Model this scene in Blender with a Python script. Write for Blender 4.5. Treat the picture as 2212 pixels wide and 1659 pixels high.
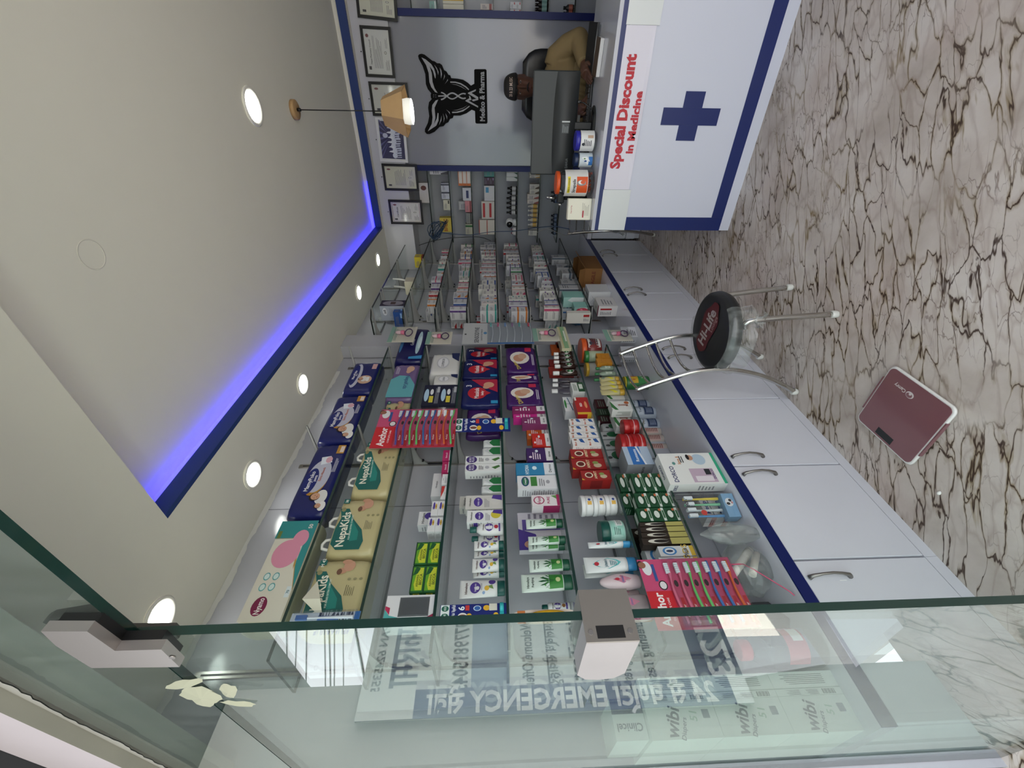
import bpy, math, random
import numpy as np
from mathutils import Vector, Matrix
for o in list(bpy.data.objects): bpy.data.objects.remove(o)
SC = bpy.context.scene; COL = SC.collection
PI = math.pi; rnd = random.Random(7)

# ---------------------------------------------------------------- camera (a phone held on its side)
F_PX, W_PX, H_PX, EYE = 884.1, 2212.0, 1659.0, 1.5
_ya, _pi, _ro = [math.radians(a) for a in (36.38, 2.50, -0.674)]
_d = np.array([-math.sin(_ya)*math.cos(_pi), math.cos(_ya)*math.cos(_pi), -math.sin(_pi)])
_r = np.array([math.cos(_ya), math.sin(_ya), 0.0]); _u = np.cross(_r, _d)
_r2 = math.cos(_ro)*_r+math.sin(_ro)*_u; _u2 = -math.sin(_ro)*_r+math.cos(_ro)*_u
M3 = np.array([_r2, _u2, _d])
cam = bpy.data.cameras.new('camera'); cam.sensor_fit = 'HORIZONTAL'; cam.sensor_width = 36.0
cam.lens = 36.0*F_PX/W_PX; cam.clip_start = 0.02; cam.clip_end = 200
camo = bpy.data.objects.new('camera', cam); COL.objects.link(camo)
_m = Matrix.Identity(4)
for i in range(3):
    _m[i][0] = -_u2[i]; _m[i][1] = _r2[i]; _m[i][2] = -_d[i]
_m[2][3] = EYE
camo.matrix_world = _m
SC.camera = camo

# ---------------------------------------------------------------- daylight, exposure
SC.view_settings.view_transform = 'Standard'; SC.view_settings.look = 'None'
SC.view_settings.gamma = 1.0; SC.view_settings.use_curve_mapping = False
SC.view_settings.exposure = -0.15
SC.cycles.transparent_max_bounces = 40
SC.cycles.max_bounces = 10; SC.cycles.diffuse_bounces = 5
wd = bpy.data.worlds.new('sky'); SC.world = wd; wd.use_nodes = True
wn = wd.node_tree
bg = wn.nodes['Background']; bg.inputs[0].default_value = (0.93, 0.96, 1.0, 1); bg.inputs[1].default_value = 3.2

sun = bpy.data.lights.new('sun', 'SUN'); sun.energy = 22; sun.angle = .01; sun.color = (1, .95, .87)
suno = bpy.data.objects.new('sun', sun); COL.objects.link(suno); suno.rotation_euler = (math.radians(-38), math.radians(12), 0)   # from behind the shop, onto the street

# ---------------------------------------------------------------- pixel -> place helpers (measuring tape)
def ray(x, y):
    q = np.array([-(y-H_PX/2)/F_PX, -(x-W_PX/2)/F_PX, 1.0]); return M3.T@q
def atX(x, y, X): r = ray(x, y); return r*X/r[0]+np.array([0, 0, EYE])
def atY(x, y, Y): r = ray(x, y); return r*Y/r[1]+np.array([0, 0, EYE])
def atZ(x, y, z): r = ray(x, y); return r*(z-EYE)/r[2]+np.array([0, 0, EYE])
def Yat(yp, X, z):
    A = M3@np.array([X, 0, z-EYE]); B = M3@np.array([0, 1, 0.]); k = (H_PX/2-yp)/F_PX
    return (k*A[2]-A[0])/(B[0]-k*B[2])
def zat(xp, X, Y):
    A = M3@np.array([X, Y, -EYE]); B = M3@np.array([0, 0, 1.]); k = (W_PX/2-xp)/F_PX
    return (k*A[2]-A[1])/(B[1]-k*B[2])

# ---------------------------------------------------------------- materials
def lin(h):
    h = h.lstrip('#'); c = [int(h[i:i+2], 16)/255 for i in (0, 2, 4)]
    return tuple(x/12.92 if x <= .04045 else ((x+.055)/1.055)**2.4 for x in c)
MATS = {}
def mat(col, rough=.5, metal=0.0, emit=0.0, coat=0.0, spec=.5, trans=0.0, noise=0.0):
    key = (col, rough, metal, emit, coat, spec, trans, noise)
    if key in MATS: return MATS[key]
    m = bpy.data.materials.new('paint_'+col.strip('#')); m.use_nodes = True
    n = m.node_tree; b = n.nodes['Principled BSDF']; c = (*lin(col), 1)
    b.inputs['Base Color'].default_value = c; b.inputs['Roughness'].default_value = rough
    b.inputs['Metallic'].default_value = metal; b.inputs['Specular IOR Level'].default_value = spec
    if coat: b.inputs['Coat Weight'].default_value = coat; b.inputs['Coat Roughness'].default_value = .06
    if emit: b.inputs['Emission Color'].default_value = c; b.inputs['Emission Strength'].default_value = emit
    if trans: b.inputs['Transmission Weight'].default_value = trans
    if noise:
        t = n.nodes.new('ShaderNodeTexNoise'); t.inputs['Scale'].default_value = 9; t.inputs['Detail'].default_value = 4
        tc = n.nodes.new('ShaderNodeTexCoord'); n.links.new(tc.outputs['Object'], t.inputs['Vector'])
        mx = n.nodes.new('ShaderNodeMix'); mx.data_type = 'RGBA'
        mx.inputs[6].default_value = (*[x*(1-noise) for x in c[:3]], 1); mx.inputs[7].default_value = (*[min(1, x*(1+noise*.6)) for x in c[:3]], 1)
        n.links.new(t.outputs['Fac'], mx.inputs[0]); n.links.new(mx.outputs[2], b.inputs['Base Color'])
    MATS[key] = m; return m
def glass_mat(name, tint, refl=1.0, haze=0.0, ior=1.5, rough=0.0):
    if name in MATS: return MATS[name]
    m = bpy.data.materials.new(name); m.use_nodes = True; n = m.node_tree; n.nodes.clear()
    out = n.nodes.new('ShaderNodeOutputMaterial'); tr = n.nodes.new('ShaderNodeBsdfTransparent'); tr.inputs[0].default_value = (*tint, 1)
    gl = n.nodes.new('ShaderNodeBsdfGlossy'); gl.inputs['Roughness'].default_value = rough; gl.inputs[0].default_value = (refl, refl, refl, 1)
    fr = n.nodes.new('ShaderNodeFresnel'); fr.inputs[0].default_value = ior
    geo = n.nodes.new('ShaderNodeNewGeometry')                     # the same mirror strength from both sides of a pane
    inv = n.nodes.new('ShaderNodeMapRange'); inv.inputs[3].default_value = ior; inv.inputs[4].default_value = 1/ior
    n.links.new(geo.outputs['Backfacing'], inv.inputs[0]); n.links.new(inv.outputs[0], fr.inputs[0])
    mx = n.nodes.new('ShaderNodeMixShader'); n.links.new(fr.outputs[0], mx.inputs[0]); n.links.new(tr.outputs[0], mx.inputs[1]); n.links.new(gl.outputs[0], mx.inputs[2])
    last = mx
    if haze:
        df = n.nodes.new('ShaderNodeBsdfDiffuse'); df.inputs[0].default_value = (.78, .84, .82, 1)
        tc = n.nodes.new('ShaderNodeTexCoord'); mp = n.nodes.new('ShaderNodeMapping'); mp.inputs['Scale'].default_value = (9, 9, 1.4)
        mp.inputs['Rotation'].default_value = (0, .7, 0)
        ns = n.nodes.new('ShaderNodeTexNoise'); ns.inputs['Scale'].default_value = 3; ns.inputs['Detail'].default_value = 7; ns.inputs['Roughness'].default_value = .65
        n.links.new(tc.outputs['Object'], mp.inputs[0]); n.links.new(mp.outputs[0], ns.inputs['Vector'])
        cr = n.nodes.new('ShaderNodeMapRange'); cr.inputs[1].default_value = .42; cr.inputs[2].default_value = .8; cr.inputs[3].default_value = haze*.35; cr.inputs[4].default_value = haze*2.2
        n.links.new(ns.outputs['Fac'], cr.inputs[0])
        m2 = n.nodes.new('ShaderNodeMixShader'); n.links.new(cr.outputs[0], m2.inputs[0]); n.links.new(mx.outputs[0], m2.inputs[1]); n.links.new(df.outputs[0], m2.inputs[2]); last = m2
    n.links.new(last.outputs[0], out.inputs[0]); MATS[name] = m; return m
SHELFGLASS = glass_mat('shelf_glass', (.90, .935, .92))
FRONTGLASS = glass_mat('front_glass', (.80, .87, .85), haze=.018)
CLEAR = glass_mat('clear_plastic', (.93, .94, .94), rough=.08)
BAGPLASTIC = glass_mat('bag_plastic', (.86, .86, .85), haze=.12, rough=.15)
GREEN_EDGE = mat('#0E2F29', .25, 0, 0, .3)
DARK_EDGE = mat('#0C1512', .25)
CHROME = mat('#C9C8C4', .13, 1.0); STEEL = mat('#A9A5A0', .3, 1.0); BRUSHED = mat('#8E8A86', .38, .9)
WHITE = mat('#DEDEE3', .35); BLACK = mat('#0A0A0B', .4)

# ---------------------------------------------------------------- mesh builder
_TXT = {}
def text_geo(s, bold=0.0):
    k = (s, bold)
    if k in _TXT: return _TXT[k]
    cu = bpy.data.curves.new('t', 'FONT'); cu.body = s; cu.resolution_u = 2; cu.offset = bold; cu.size = 1.0
    ob = bpy.data.objects.new('t', cu); COL.objects.link(ob); bpy.context.view_layer.update()
    me = ob.evaluated_get(bpy.context.evaluated_depsgraph_get()).to_mesh()
    v = [(p.co.x, p.co.y) for p in me.vertices]; f = [tuple(p.vertices) for p in me.polygons]
    bpy.data.objects.remove(ob); bpy.data.curves.remove(cu)
    if v:
        x0 = min(p[0] for p in v); x1 = max(p[0] for p in v); v = [((x-x0)/.7, y/.7) for x, y in v]; w = (x1-x0)/.7
    else: w = 0
    _TXT[k] = (v, f, w); return _TXT[k]

class Face:
    """a flat patch of a thing: origin, unit axes along it, and its outward normal"""
    def __init__(s, o, u, v, w, h, bend=None):
        s.o = Vector(o); s.u = Vector(u).normalized(); s.v = Vector(v).normalized(); s.n = s.u.cross(s.v).normalized(); s.w = w; s.h = h; s.bend = bend
    def pt(s, a, b, lift):
        if s.bend: return s.bend(a, b, lift)
        return s.o+s.u*a+s.v*b+s.n*lift
class MB:
    def __init__(s): s.v = []; s.f = []; s.fm = []; s.ms = []; s.sm = []; s.lay = 0
    def mi(s, m):
        if isinstance(m, str): m = mat(m)
        if m not in s.ms: s.ms.append(m)
        return s.ms.index(m)
    def add(s, vs, fs, m, smooth=False):
        b = len(s.v); s.v += [tuple(p) for p in vs]; k = s.mi(m)
        for f in fs: s.f.append(tuple(i+b for i in f)); s.fm.append(k); s.sm.append(smooth)
    def box(s, x0, x1, y0, y1, z0, z1, m, **fm):
        vs = [(x, y, z) for x in (x0, x1) for y in (y0, y1) for z in (z0, z1)]
        F = {'L': (0, 1, 3, 2), 'R': (4, 6, 7, 5), 'N': (0, 4, 5, 1), 'B': (2, 3, 7, 6), 'D': (0, 2, 6, 4), 'T': (1, 5, 7, 3)}
        b = len(s.v); s.v += vs
        for k, f in F.items():
            mm = fm.get(k, m)
            if mm is None: continue
            s.f.append(tuple(i+b for i in f)); s.fm.append(s.mi(mm)); s.sm.append(False)
    def rbox(s, x0, x1, y0, y1, z0, z1, m, r=.003):
        # box with chamfered edges
        import itertools
        c = Vector(((x0+x1)/2, (y0+y1)/2, (z0+z1)/2)); h = Vector(((x1-x0)/2, (y1-y0)/2, (z1-z0)/2)); r = min(r, h.x*.99, h.y*.99, h.z*.99)
        P = {}; vs = []
        for sx, sy, sz in itertools.product((-1, 1), repeat=3):
            for a in range(3):
                q = [h.x-r, h.y-r, h.z-r]; q[a] = h[a]
                P[(sx, sy, sz, a)] = len(vs); vs.append((c.x+sx*q[0], c.y+sy*q[1], c.z+sz*q[2]))
        fs = []
        for a in range(3):
            b, d = [i for i in range(3) if i != a]
            for sg in (-1, 1):
                def key(p, q):
                    k = [0, 0, 0]; k[a] = sg; k[b] = p; k[d] = q; return P[(*k, a)]
                fs.append((key(-1, -1), key(1, -1), key(1, 1), key(-1, 1)))
        for a in range(3):           # edges along axis a
            b, d = [i for i in range(3) if i != a]
            for p in (-1, 1):
                for q in (-1, 1):
                    def key(t, ax):
                        k = [0, 0, 0]; k[a] = t; k[b] = p; k[d] = q; return P[(*k, ax)]
                    fs.append((key(-1, b), key(1, b), key(1, d), key(-1, d)))
        for sx, sy, sz in itertools.product((-1, 1), repeat=3): fs.append(tuple(P[(sx, sy, sz, a)] for a in range(3)))
        # orient outward
        out = []
        for f in fs:
            p = [Vector(vs[i]) for i in f]; n = (p[1]-p[0]).cross(p[2]-p[0]); cc = sum(p, Vector())/len(p)-c
            out.append(f if n.dot(cc) > 0 else tuple(reversed(f)))
        s.add(vs, out, m)
    def ring(s, rings, m, smooth=True, cap0=True, cap1=True, closed=True):
        n = len(rings[0]); vs = [p for r in rings for p in r]; fs = []
        for i in range(len(rings)-1):
            for j in range(n if closed else n-1):
                a = i*n+j; b = i*n+(j+1) % n; fs.append((a, b, b+n, a+n))
        b0 = len(s.v); s.add(vs, fs, m, smooth)
        k = s.mi(m)
        if cap0: s.f.append(tuple(b0+j for j in reversed(range(n)))); s.fm.append(k); s.sm.append(False)
        if cap1: s.f.append(tuple(b0+(len(rings)-1)*n+j for j in range(n))); s.fm.append(k); s.sm.append(False)
    def lathe(s, prof, m, c=(0, 0, 0), n=20, sx=1, sy=1, p=1.0, cap0=True, cap1=True, smooth=True):
        rs = []
        for r, z in prof:
            ring = []
            for j in range(n):
                a = 2*PI*j/n; ca, sa = math.cos(a), math.sin(a)
                if p != 1: ca = math.copysign(abs(ca)**p, ca); sa = math.copysign(abs(sa)**p, sa)
                ring.append((c[0]+r*sx*ca, c[1]+r*sy*sa, c[2]+z))
            rs.append(ring)
        s.ring(rs, m, smooth, cap0, cap1)
    def tube(s, pts, r, m, n=10, caps=True, smooth=True):
        P = [Vector(p) for p in pts]; rs = []; up = None
        for i, p in enumerate(P):
            t = (P[min(i+1, len(P)-1)]-P[max(i-1, 0)]).normalized()
            if up is None: up = Vector((0, 0, 1)) if abs(t.z) < .9 else Vector((1, 0, 0))
            a = t.cross(up).normalized(); b = a.cross(t).normalized(); up = b
            rr = r[i] if isinstance(r, (list, tuple)) else r
            rs.append([p+a*rr*math.cos(2*PI*j/n)+b*rr*math.sin(2*PI*j/n) for j in range(n)])
        s.ring([[q for q in reversed(k)] for k in rs], m, smooth, caps, caps)
    def ball(s, c, r, m, n=14, k=9, sx=1, sy=1, sz=1):
        s.lathe([(max(1e-4, r*math.sin(PI*i/k)), -r*sz*math.cos(PI*i/k)) for i in range(k+1)], m, c, n, sx, sy, cap0=False, cap1=False)
    # --- printing on a face
    def _lift(s, L): return .0003+.00022*L+.000017*s.lay
    def nx(s): s.lay += 1
    def rect(s, F, u0, v0, u1, v1, m, L=0):
        s.nx()
        q = [(u0*F.w, v0*F.h), (u1*F.w, v0*F.h), (u1*F.w, v1*F.h), (u0*F.w, v1*F.h)]; s._pl(F, q, m, L)
    def pol(s, F, pts, m, L=0): s.nx(); s._pl(F, [(a*F.w, b*F.h) for a, b in pts], m, L)
    def _pl(s, F, q, m, L):
        a = sum(q[i][0]*q[(i+1) % len(q)][1]-q[(i+1) % len(q)][0]*q[i][1] for i in range(len(q)))
        if a < 0: q = q[::-1]
        if F.bend:   # subdivide along u
            if len(q) == 4:
                vs = []; n = 8
                for i in range(n+1):
                    t = i/n
                    for A, B in ((q[0], q[1]), (q[3], q[2])): vs.append(F.pt(A[0]+(B[0]-A[0])*t, A[1]+(B[1]-A[1])*t, s._lift(L)))
                s.add(vs, [(2*i, 2*i+2, 2*i+3, 2*i+1) for i in range(n)], m, True); return
        s.add([F.pt(a, b, s._lift(L)) for a, b in q], [tuple(range(len(q)))], m)
    def ell(s, F, cu, cv, ru, rv, m, L=0, n=18, rot=0):
        s.nx()
        q = []
        for j in range(n):
            a = 2*PI*j/n; x, y = ru*F.w*math.cos(a), rv*F.h*math.sin(a)
            q.append((cu*F.w+x*math.cos(rot)-y*math.sin(rot), cv*F.h+x*math.sin(rot)+y*math.cos(rot)))
        s._pl(F, q, m, L)
    def text(s, F, t, cu, cv, h, m, L=1, rot=0, wmax=None, bold=.02, mirror=False):
        """h = cap height as a share of face height (or width when turned); centred at cu, cv"""
        v, f, w = text_geo(t, bold); s.nx()
        if not v: return
        H = h*F.h; W = w*H; sx = 1.0
        if wmax and W > wmax*(F.w if abs(math.cos(rot)) > .5 else F.h): sx = wmax*(F.w if abs(math.cos(rot)) > .5 else F.h)/W
        c, sn = math.cos(rot), math.sin(rot); vs = []
        for x, y in v:
            X = (x-w/2)*H*sx; Y = (y-.5)*H
            if mirror: X = -X
            vs.append(F.pt(cu*F.w+X*c-Y*sn, cv*F.h+X*sn+Y*c, s._lift(L)))
        s.add(vs, f, m)
    def lines(s, F, u0, v0, u1, v1, n, m, L=1, fill=.45, seed=0, vert=False):
        """small print: n rows of dashes"""
        r = random.Random(seed); keep = s.lay
        for i in range(n):
            s.lay = keep
            a = i/n; w = .55+.45*r.random()
            if vert:
                x = u0+(u1-u0)*a; s.rect(F, x, v0, x+(u1-u0)/n*fill, v0+(v1-v0)*w, m, L)
            else:
                y = v1-(v1-v0)*(a+1/n*.8); s.rect(F, u0, y, u0+(u1-u0)*w, y+(v1-v0)/n*fill, m, L)
    def build(s, name, parent=None, loc=(0, 0, 0), rotz=0, me=None):
        me = bpy.data.meshes.new(name); me.from_pydata([tuple(p) for p in s.v], [], s.f)
        for m in s.ms: me.materials.append(m)
        for i, p in enumerate(me.polygons): p.material_index = s.fm[i]; p.use_smooth = s.sm[i]
        me.update(); o = bpy.data.objects.new(name, me); COL.objects.link(o); o.location = loc; o.rotation_euler = (0, 0, rotz)
        if parent: o.parent = parent
        return o
def tag(o, label, cat, group=None):
    o['label'] = label; o['category'] = cat
    if group: o['group'] = group
    return o
def thing(name, label, cat, loc=(0, 0, 0), rotz=0, group=None):
    o = bpy.data.objects.new(name, None); COL.objects.link(o); o.location = loc; o.rotation_euler = (0, 0, rotz); o.empty_display_size = .05
    return tag(o, label, cat, group)
def struct(name, mb):
    o = mb.build(name); o['kind'] = 'structure'; return o
def copy_thing(o, loc, label, rotz=None):
    c = o.copy(); COL.objects.link(c); c.location = loc; c['label'] = label
    if rotz is not None: c.rotation_euler = (0, 0, rotz)
    for ch in list(o.children):
        d = ch.copy(); COL.objects.link(d); d.parent = c
        for g in list(ch.children):
            e = g.copy(); COL.objects.link(e); e.parent = d
    return c
def boxfaces(dx, dy, dz):
    """printable faces of a box standing at z=0, front face on +X at x=0, going back to x=-dx"""
    return {'F': Face((0, -dy/2, 0), (0, 1, 0), (0, 0, 1), dy, dz), 'N': Face((-dx, -dy/2, 0), (1, 0, 0), (0, 0, 1), dx, dz),
            'T': Face((0, -dy/2, dz), (0, 1, 0), (-1, 0, 0), dy, dx), 'D': Face((-dx, -dy/2, 0), (0, 1, 0), (1, 0, 0), dy, dx),
            'B': Face((0, dy/2, 0), (-1, 0, 0), (0, 0, 1), dx, dz)}
# ================================================================ SETTING
WX, SX, CABX = -1.60, -1.34, -1.27          # left wall, shelf front edge, cabinet fronts
YG, YB, YF = 0.26, 4.50, 4.22               # glass front, back wall, back fascia
ZS, ZT = 2.57, 2.67                          # soffit and tray ceiling heights
RX = 1.75

def floor_mat():
    m = bpy.data.materials.new('marble_vinyl'); m.use_nodes = True; n = m.node_tree; b = n.nodes['Principled BSDF']; L = n.links.new
    N = n.nodes.new
    tc = N('ShaderNodeTexCoord')
    def noise(vec, sc, det=4, rough=.55):
        t = N('ShaderNodeTexNoise'); t.inputs['Scale'].default_value = sc; t.inputs['Detail'].default_value = det; t.inputs['Roughness'].default_value = rough
        L(vec, t.inputs['Vector']); return t
    def warp(vec, sc, amt, det=3):
        t = noise(vec, sc, det); sub = N('ShaderNodeVectorMath'); sub.operation = 'SUBTRACT'; L(t.outputs['Color'], sub.inputs[0]); sub.inputs[1].default_value = (.5, .5, .5)
        mul = N('ShaderNodeVectorMath'); mul.operation = 'SCALE'; L(sub.outputs[0], mul.inputs[0]); mul.inputs['Scale'].default_value = amt
        ad = N('ShaderNodeVectorMath'); ad.operation = 'ADD'; L(vec, ad.inputs[0]); L(mul.outputs[0], ad.inputs[1]); return ad.outputs[0]
    def ramp(sock, stops, interp='LINEAR'):
        r = N('ShaderNodeValToRGB'); r.color_ramp.interpolation = interp
        while len(r.color_ramp.elements) < len(stops): r.color_ramp.elements.new(.5)
        for e, (p, c) in zip(r.color_ramp.elements, stops): e.position = p; e.color = (*lin(c), 1) if isinstance(c, str) else (c, c, c, 1)
        L(sock, r.inputs[0]); return r.outputs[0]
    def mix(f, a, c, mode='MIX'):
        x = N('ShaderNodeMix'); x.data_type = 'RGBA'; x.blend_type = mode; x.clamp_result = True
        for s, v in ((0, f), (6, a), (7, c)):
            if isinstance(v, (int, float)): x.inputs[s].default_value = v
            elif isinstance(v, str): x.inputs[s].default_value = (*lin(v), 1)
            else: L(v, x.inputs[s])
        return x.outputs[2]
    def veins(scale, stretch, wsc, wamt, lo, hi):
        mp = N('ShaderNodeMapping'); mp.vector_type = 'TEXTURE'; mp.inputs['Scale'].default_value = tuple(1/q for q in stretch); mp.inputs['Rotation'].default_value = (0, 0, .63); L(tc.outputs['Object'], mp.inputs[0])
        v = N('ShaderNodeTexVoronoi'); v.feature = 'DISTANCE_TO_EDGE'; v.inputs['Scale'].default_value = scale
        L(warp(warp(mp.outputs[0], wsc, wamt), wsc*4, wamt*.25), v.inputs['Vector'])
        return v.outputs['Distance']
    d1 = veins(4.3, (1, 3.9, 1), 2.1, .40, 0, 0); d2 = veins(8.0, (1, 3.4, 1), 3.2, .25, 0, 0); d3 = veins(3.2, (1.1, 3.8, 1), 1.7, .42, 0, 0)
    base = ramp(noise(tc.outputs['Object'], 3.2, 6).outputs['Fac'], [(.28, '#A1958B'), (.5, '#C0B6AE'), (.72, '#D1CAC4')])
    pink = ramp(noise(tc.outputs['Object'], 1.7, 3).outputs['Fac'], [(.52, 0.0), (.68, .4)])
    base = mix(pink, base, '#B29A92')
    wid = ramp(noise(tc.outputs['Object'], 4.5, 3).outputs['Fac'], [(.38, 0.0), (.62, 1.0)])
    gold = N('ShaderNodeMath'); gold.operation = 'MULTIPLY'; L(ramp(d1, [(.0, 1.0), (.075, 0.0)]), gold.inputs[0]); L(wid, gold.inputs[1])
    c = mix(gold.outputs[0], base, '#7E6A40')
    f2 = N('ShaderNodeMath'); f2.operation = 'MULTIPLY'; L(ramp(d2, [(.0, .7), (.026, 0.0)]), f2.inputs[0]); L(ramp(noise(tc.outputs['Object'], 3.0, 2).outputs['Fac'], [(.46, 0.0), (.58, 1.0)]), f2.inputs[1])
    c = mix(f2.outputs[0], c, '#5A4338')
    c = mix(ramp(d3, [(.0, .35), (.07, 0.0)]), c, '#8E7A70')
    f1 = N('ShaderNodeMath'); f1.operation = 'MULTIPLY'; L(ramp(d1, [(.0, 1.0), (.012, .8), (.024, 0.0)]), f1.inputs[0]); L(ramp(noise(tc.outputs['Object'], 2.3, 3).outputs['Fac'], [(.40, .12), (.52, 1.0)]), f1.inputs[1])
    c = mix(f1.outputs[0], c, '#36231A')
    L(c, b.inputs['Base Color']); b.inputs['Roughness'].default_value = .42; b.inputs['Specular IOR Level'].default_value = .35
    return m
b = MB(); b.box(WX-.1, RX+.1, -.15, YB+.1, -.06, 0, floor_mat()); struct('floor', b)
LAM = mat('#B4B5BD', .15, noise=.04); LAMD = mat('#A9AAB2', .3); SEAM = mat('#4A4A50', .6)
CEIL = mat('#E4E1D6', .75, noise=.02); SOFF = mat('#E2DFD4', .7, noise=.02)
# left wall with its laminate panels, dark joints and slotted uprights
b = MB(); b.box(WX-.1, WX, -.02+YG, YB+.1, 0, 2.72, LAM)
for y in (1.219, 3.66): b.box(WX, WX+.0006, y-.0012, y+.0012, .55, ZS, SEAM)
for y in (.56, 1.478, 2.37, 2.70, 3.05, 3.72, 4.40):
    b.box(WX, WX+.006, y-.011, y+.011, .60, 2.50, STEEL); b.box(WX+.006, WX+.0066, y-.003, y+.003, .62, 2.48, BLACK)
struct('wall_left', b)
b = MB(); b.box(WX+.0065, WX+.10, 2.50, 2.66, .5525, ZS-.001, LAM); struct('trim_1', b)          # shallow column in the wall
b = MB()                                                                               # ragged paint line at the top of the wall
r = random.Random(3); pts = [(y, 2.556-.008*r.random()-.010*math.sin(y*9)**2) for y in np.arange(.3, 2.36, .02)]
vs = [(WX+.0012, y, z) for y, z in pts]+[(WX+.0012, y, ZS-.001) for y, z in reversed(pts)]
b.add(vs, [tuple(range(len(vs)))], mat('#D3D3D0', .8)); struct('trim_2', b)
# right wall, back wall, back fascia
b = MB(); b.box(RX, RX+.1, YG, YB+.1, 0, 2.72, LAM); struct('wall_right', b)
b = MB(); b.box(WX, RX, YB, YB+.1, 0, 2.72, mat('#9B9CA3', .3)); struct('wall_back', b)
b = MB(); b.box(WX+.001, RX-.001, YF, YB-.001, 2.285, ZS-.001, mat('#C0C0C6', .3)); struct('trim_3', b)
# soffit ring and tray ceiling
TX0, TX1, TY0, TY1 = -1.165, 1.30, .862, 4.165
b = MB()
for x0, x1, y0, y1 in ((WX, TX0, YG+.07, YB), (TX1, RX, YG+.07, YB), (TX0, TX1, YG+.07, TY0), (TX0, TX1, TY1, YB)): b.box(x0, x1, y0, y1, ZS, ZS+.15, SOFF)
b.box(TX0-.02, TX1+.02, TY0-.02, TY1+.02, ZT, ZT+.05, CEIL)
struct('ceiling', b)
b = MB(); BLU = mat('#1B3672', .5)                                                      # blue fascia board round the tray
t = .02
for x0, x1, y0, y1 in ((TX0+.0005, TX0+t, TY0+.0005, TY1-.0005), (TX1-t, TX1-.0005, TY0+.0005, TY1-.0005), (TX0+t, TX1-t, TY1-t, TY1-.0005)): b.box(x0, x1, y0, y1, ZS+.0005, 2.634, BLU)
struct('trim_4', b)
b = MB(); b.box(TX0+.001, TX0+.009, TY0+.03, TY1-.02, 2.6345, 2.638, mat('#1406FF', .5, emit=26)); b.box(TX0+.009, TX0+.42, TY1-.009, TY1-.001, 2.6345, 2.638, mat('#1406FF', .5, emit=10))
tag(b.build('light_strip'), 'glowing blue light strip tucked along the tray ceiling edge above the shelves', 'light strip')
# recessed downlights
def downlight(name, label, x, y, z, r=.055, on=True, e=24):
    t = thing(name, label, 'ceiling light', (x, y, z), 0, 'round recessed ceiling lights')
    a = MB(); a.lathe([(r*1.28, -.001), (r*1.3, -.004), (r*1.2, -.009), (r*1.02, -.006), (r*1.0, -.001)], mat('#E3E1D8', .3), n=32, cap0=False, cap1=False); a.build('ring', t)
    d = MB(); d.lathe([(r, -.0015), (r*.98, -.003), (.0005, -.003)], mat('#F6F8F2', .4, emit=e if on else 0), n=32, cap0=False, cap1=True); d.build('diffuser', t)
    return t
WH = ['nearest the glass front, half behind the clamp', 'second from the glass front over the diaper packs', 'third from the glass front', 'fourth from the glass front', 'closest to the back wall']
for (x, y), w in zip(((-1.385, .652), (-1.41, 1.263), (-1.374, 1.887), (-1.365, 3.10), (-1.348, 3.80)), WH): downlight('downlight', 'round ceiling light in the left soffit, '+w, x, y, ZS, .05)
downlight('downlight', 'round ceiling light in the tray ceiling beside the pendant lamp', -.114, 2.477, ZT, .066, e=24)
for x, y, w in ((.72, 1.3, 'on the right near the door'), (.72, 2.9, 'on the right over the counter'), (1.05, .62, 'on the right over the door')): downlight('downlight', 'added out-of-view tray ceiling light '+w, x, y, ZT, .066, e=24)  # extra lamps added out of view to brighten the interior
p = atZ(198, 550, ZT); b = MB(); b.lathe([(.040, -.0003), (.0405, -.0012), (.043, -.0012), (.0435, -.0003)], mat('#D8D4C8', .8), (p[0], p[1], ZT), 36, cap0=False, cap1=False)
tag(b.build('ceiling_mark'), 'faint round outline of a covered hole in the tray ceiling', 'ceiling mark')
# pavement outside, lintel, left pillar, canopy with its bar (seen mirrored in the glass)
b = MB(); b.box(-14, 10, -16, -.15, -.2, -.03, mat('#BDB9B2', .9, noise=.15)); struct('floor_outside', b)
PLA = mat('#BDBBB6', .9, noise=.1)
b = MB(); b.box(WX, RX+.1, YG+.001, YG+.075, 2.262, 2.9, PLA)
r = random.Random(5)
n = 240; xs = [WX+(RX-WX)*i/n for i in range(n+1)]
vs = [(x, YG-.0008, 2.243-.006*r.random()-.003*math.sin(x*23)) for x in xs]+[(x, YG-.0008, 2.253) for x in reversed(xs)]
b.add(vs, [tuple(range(len(vs)))], mat('#7E7F79', .9)); b.box(WX, RX, YG-.024, YG-.0002, 2.252, 2.378, mat('#9D989D', .9, noise=.06), D=mat('#77786F', .9, noise=.2)); struct('wall_front', b)
b = MB(); b.box(WX-5, RX+.1, -.02, YG-.0235, 2.379, 2.46, mat('#1D2024', .8)); b.box(WX-5, RX+.1, -.30, -.02, 2.47, 2.60, mat('#1D2024', .7)); struct('trim_5', b)
b = MB(); b.box(WX-.62, WX-.012, .0, YG-.03, 0, 2.369, mat('#B2B3AD', .9, noise=.1)); struct('wall_outside', b)
# ================================================================ FRONT GLASS
XE = -.602
b = MB(); b.box(WX+.002, XE, YG, YG+.012, .0005, 1.985, FRONTGLASS, R=GREEN_EDGE, T=GREEN_EDGE, D=GREEN_EDGE, L=GREEN_EDGE)
o = b.build('window_1'); o['kind'] = 'structure'
b = MB(); b.box(WX+.002, RX-.002, YG, YG+.012, 1.987, 2.262, FRONTGLASS, R=GREEN_EDGE, T=GREEN_EDGE, D=GREEN_EDGE, L=GREEN_EDGE)
o = b.build('window_2'); o['kind'] = 'structure'
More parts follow.
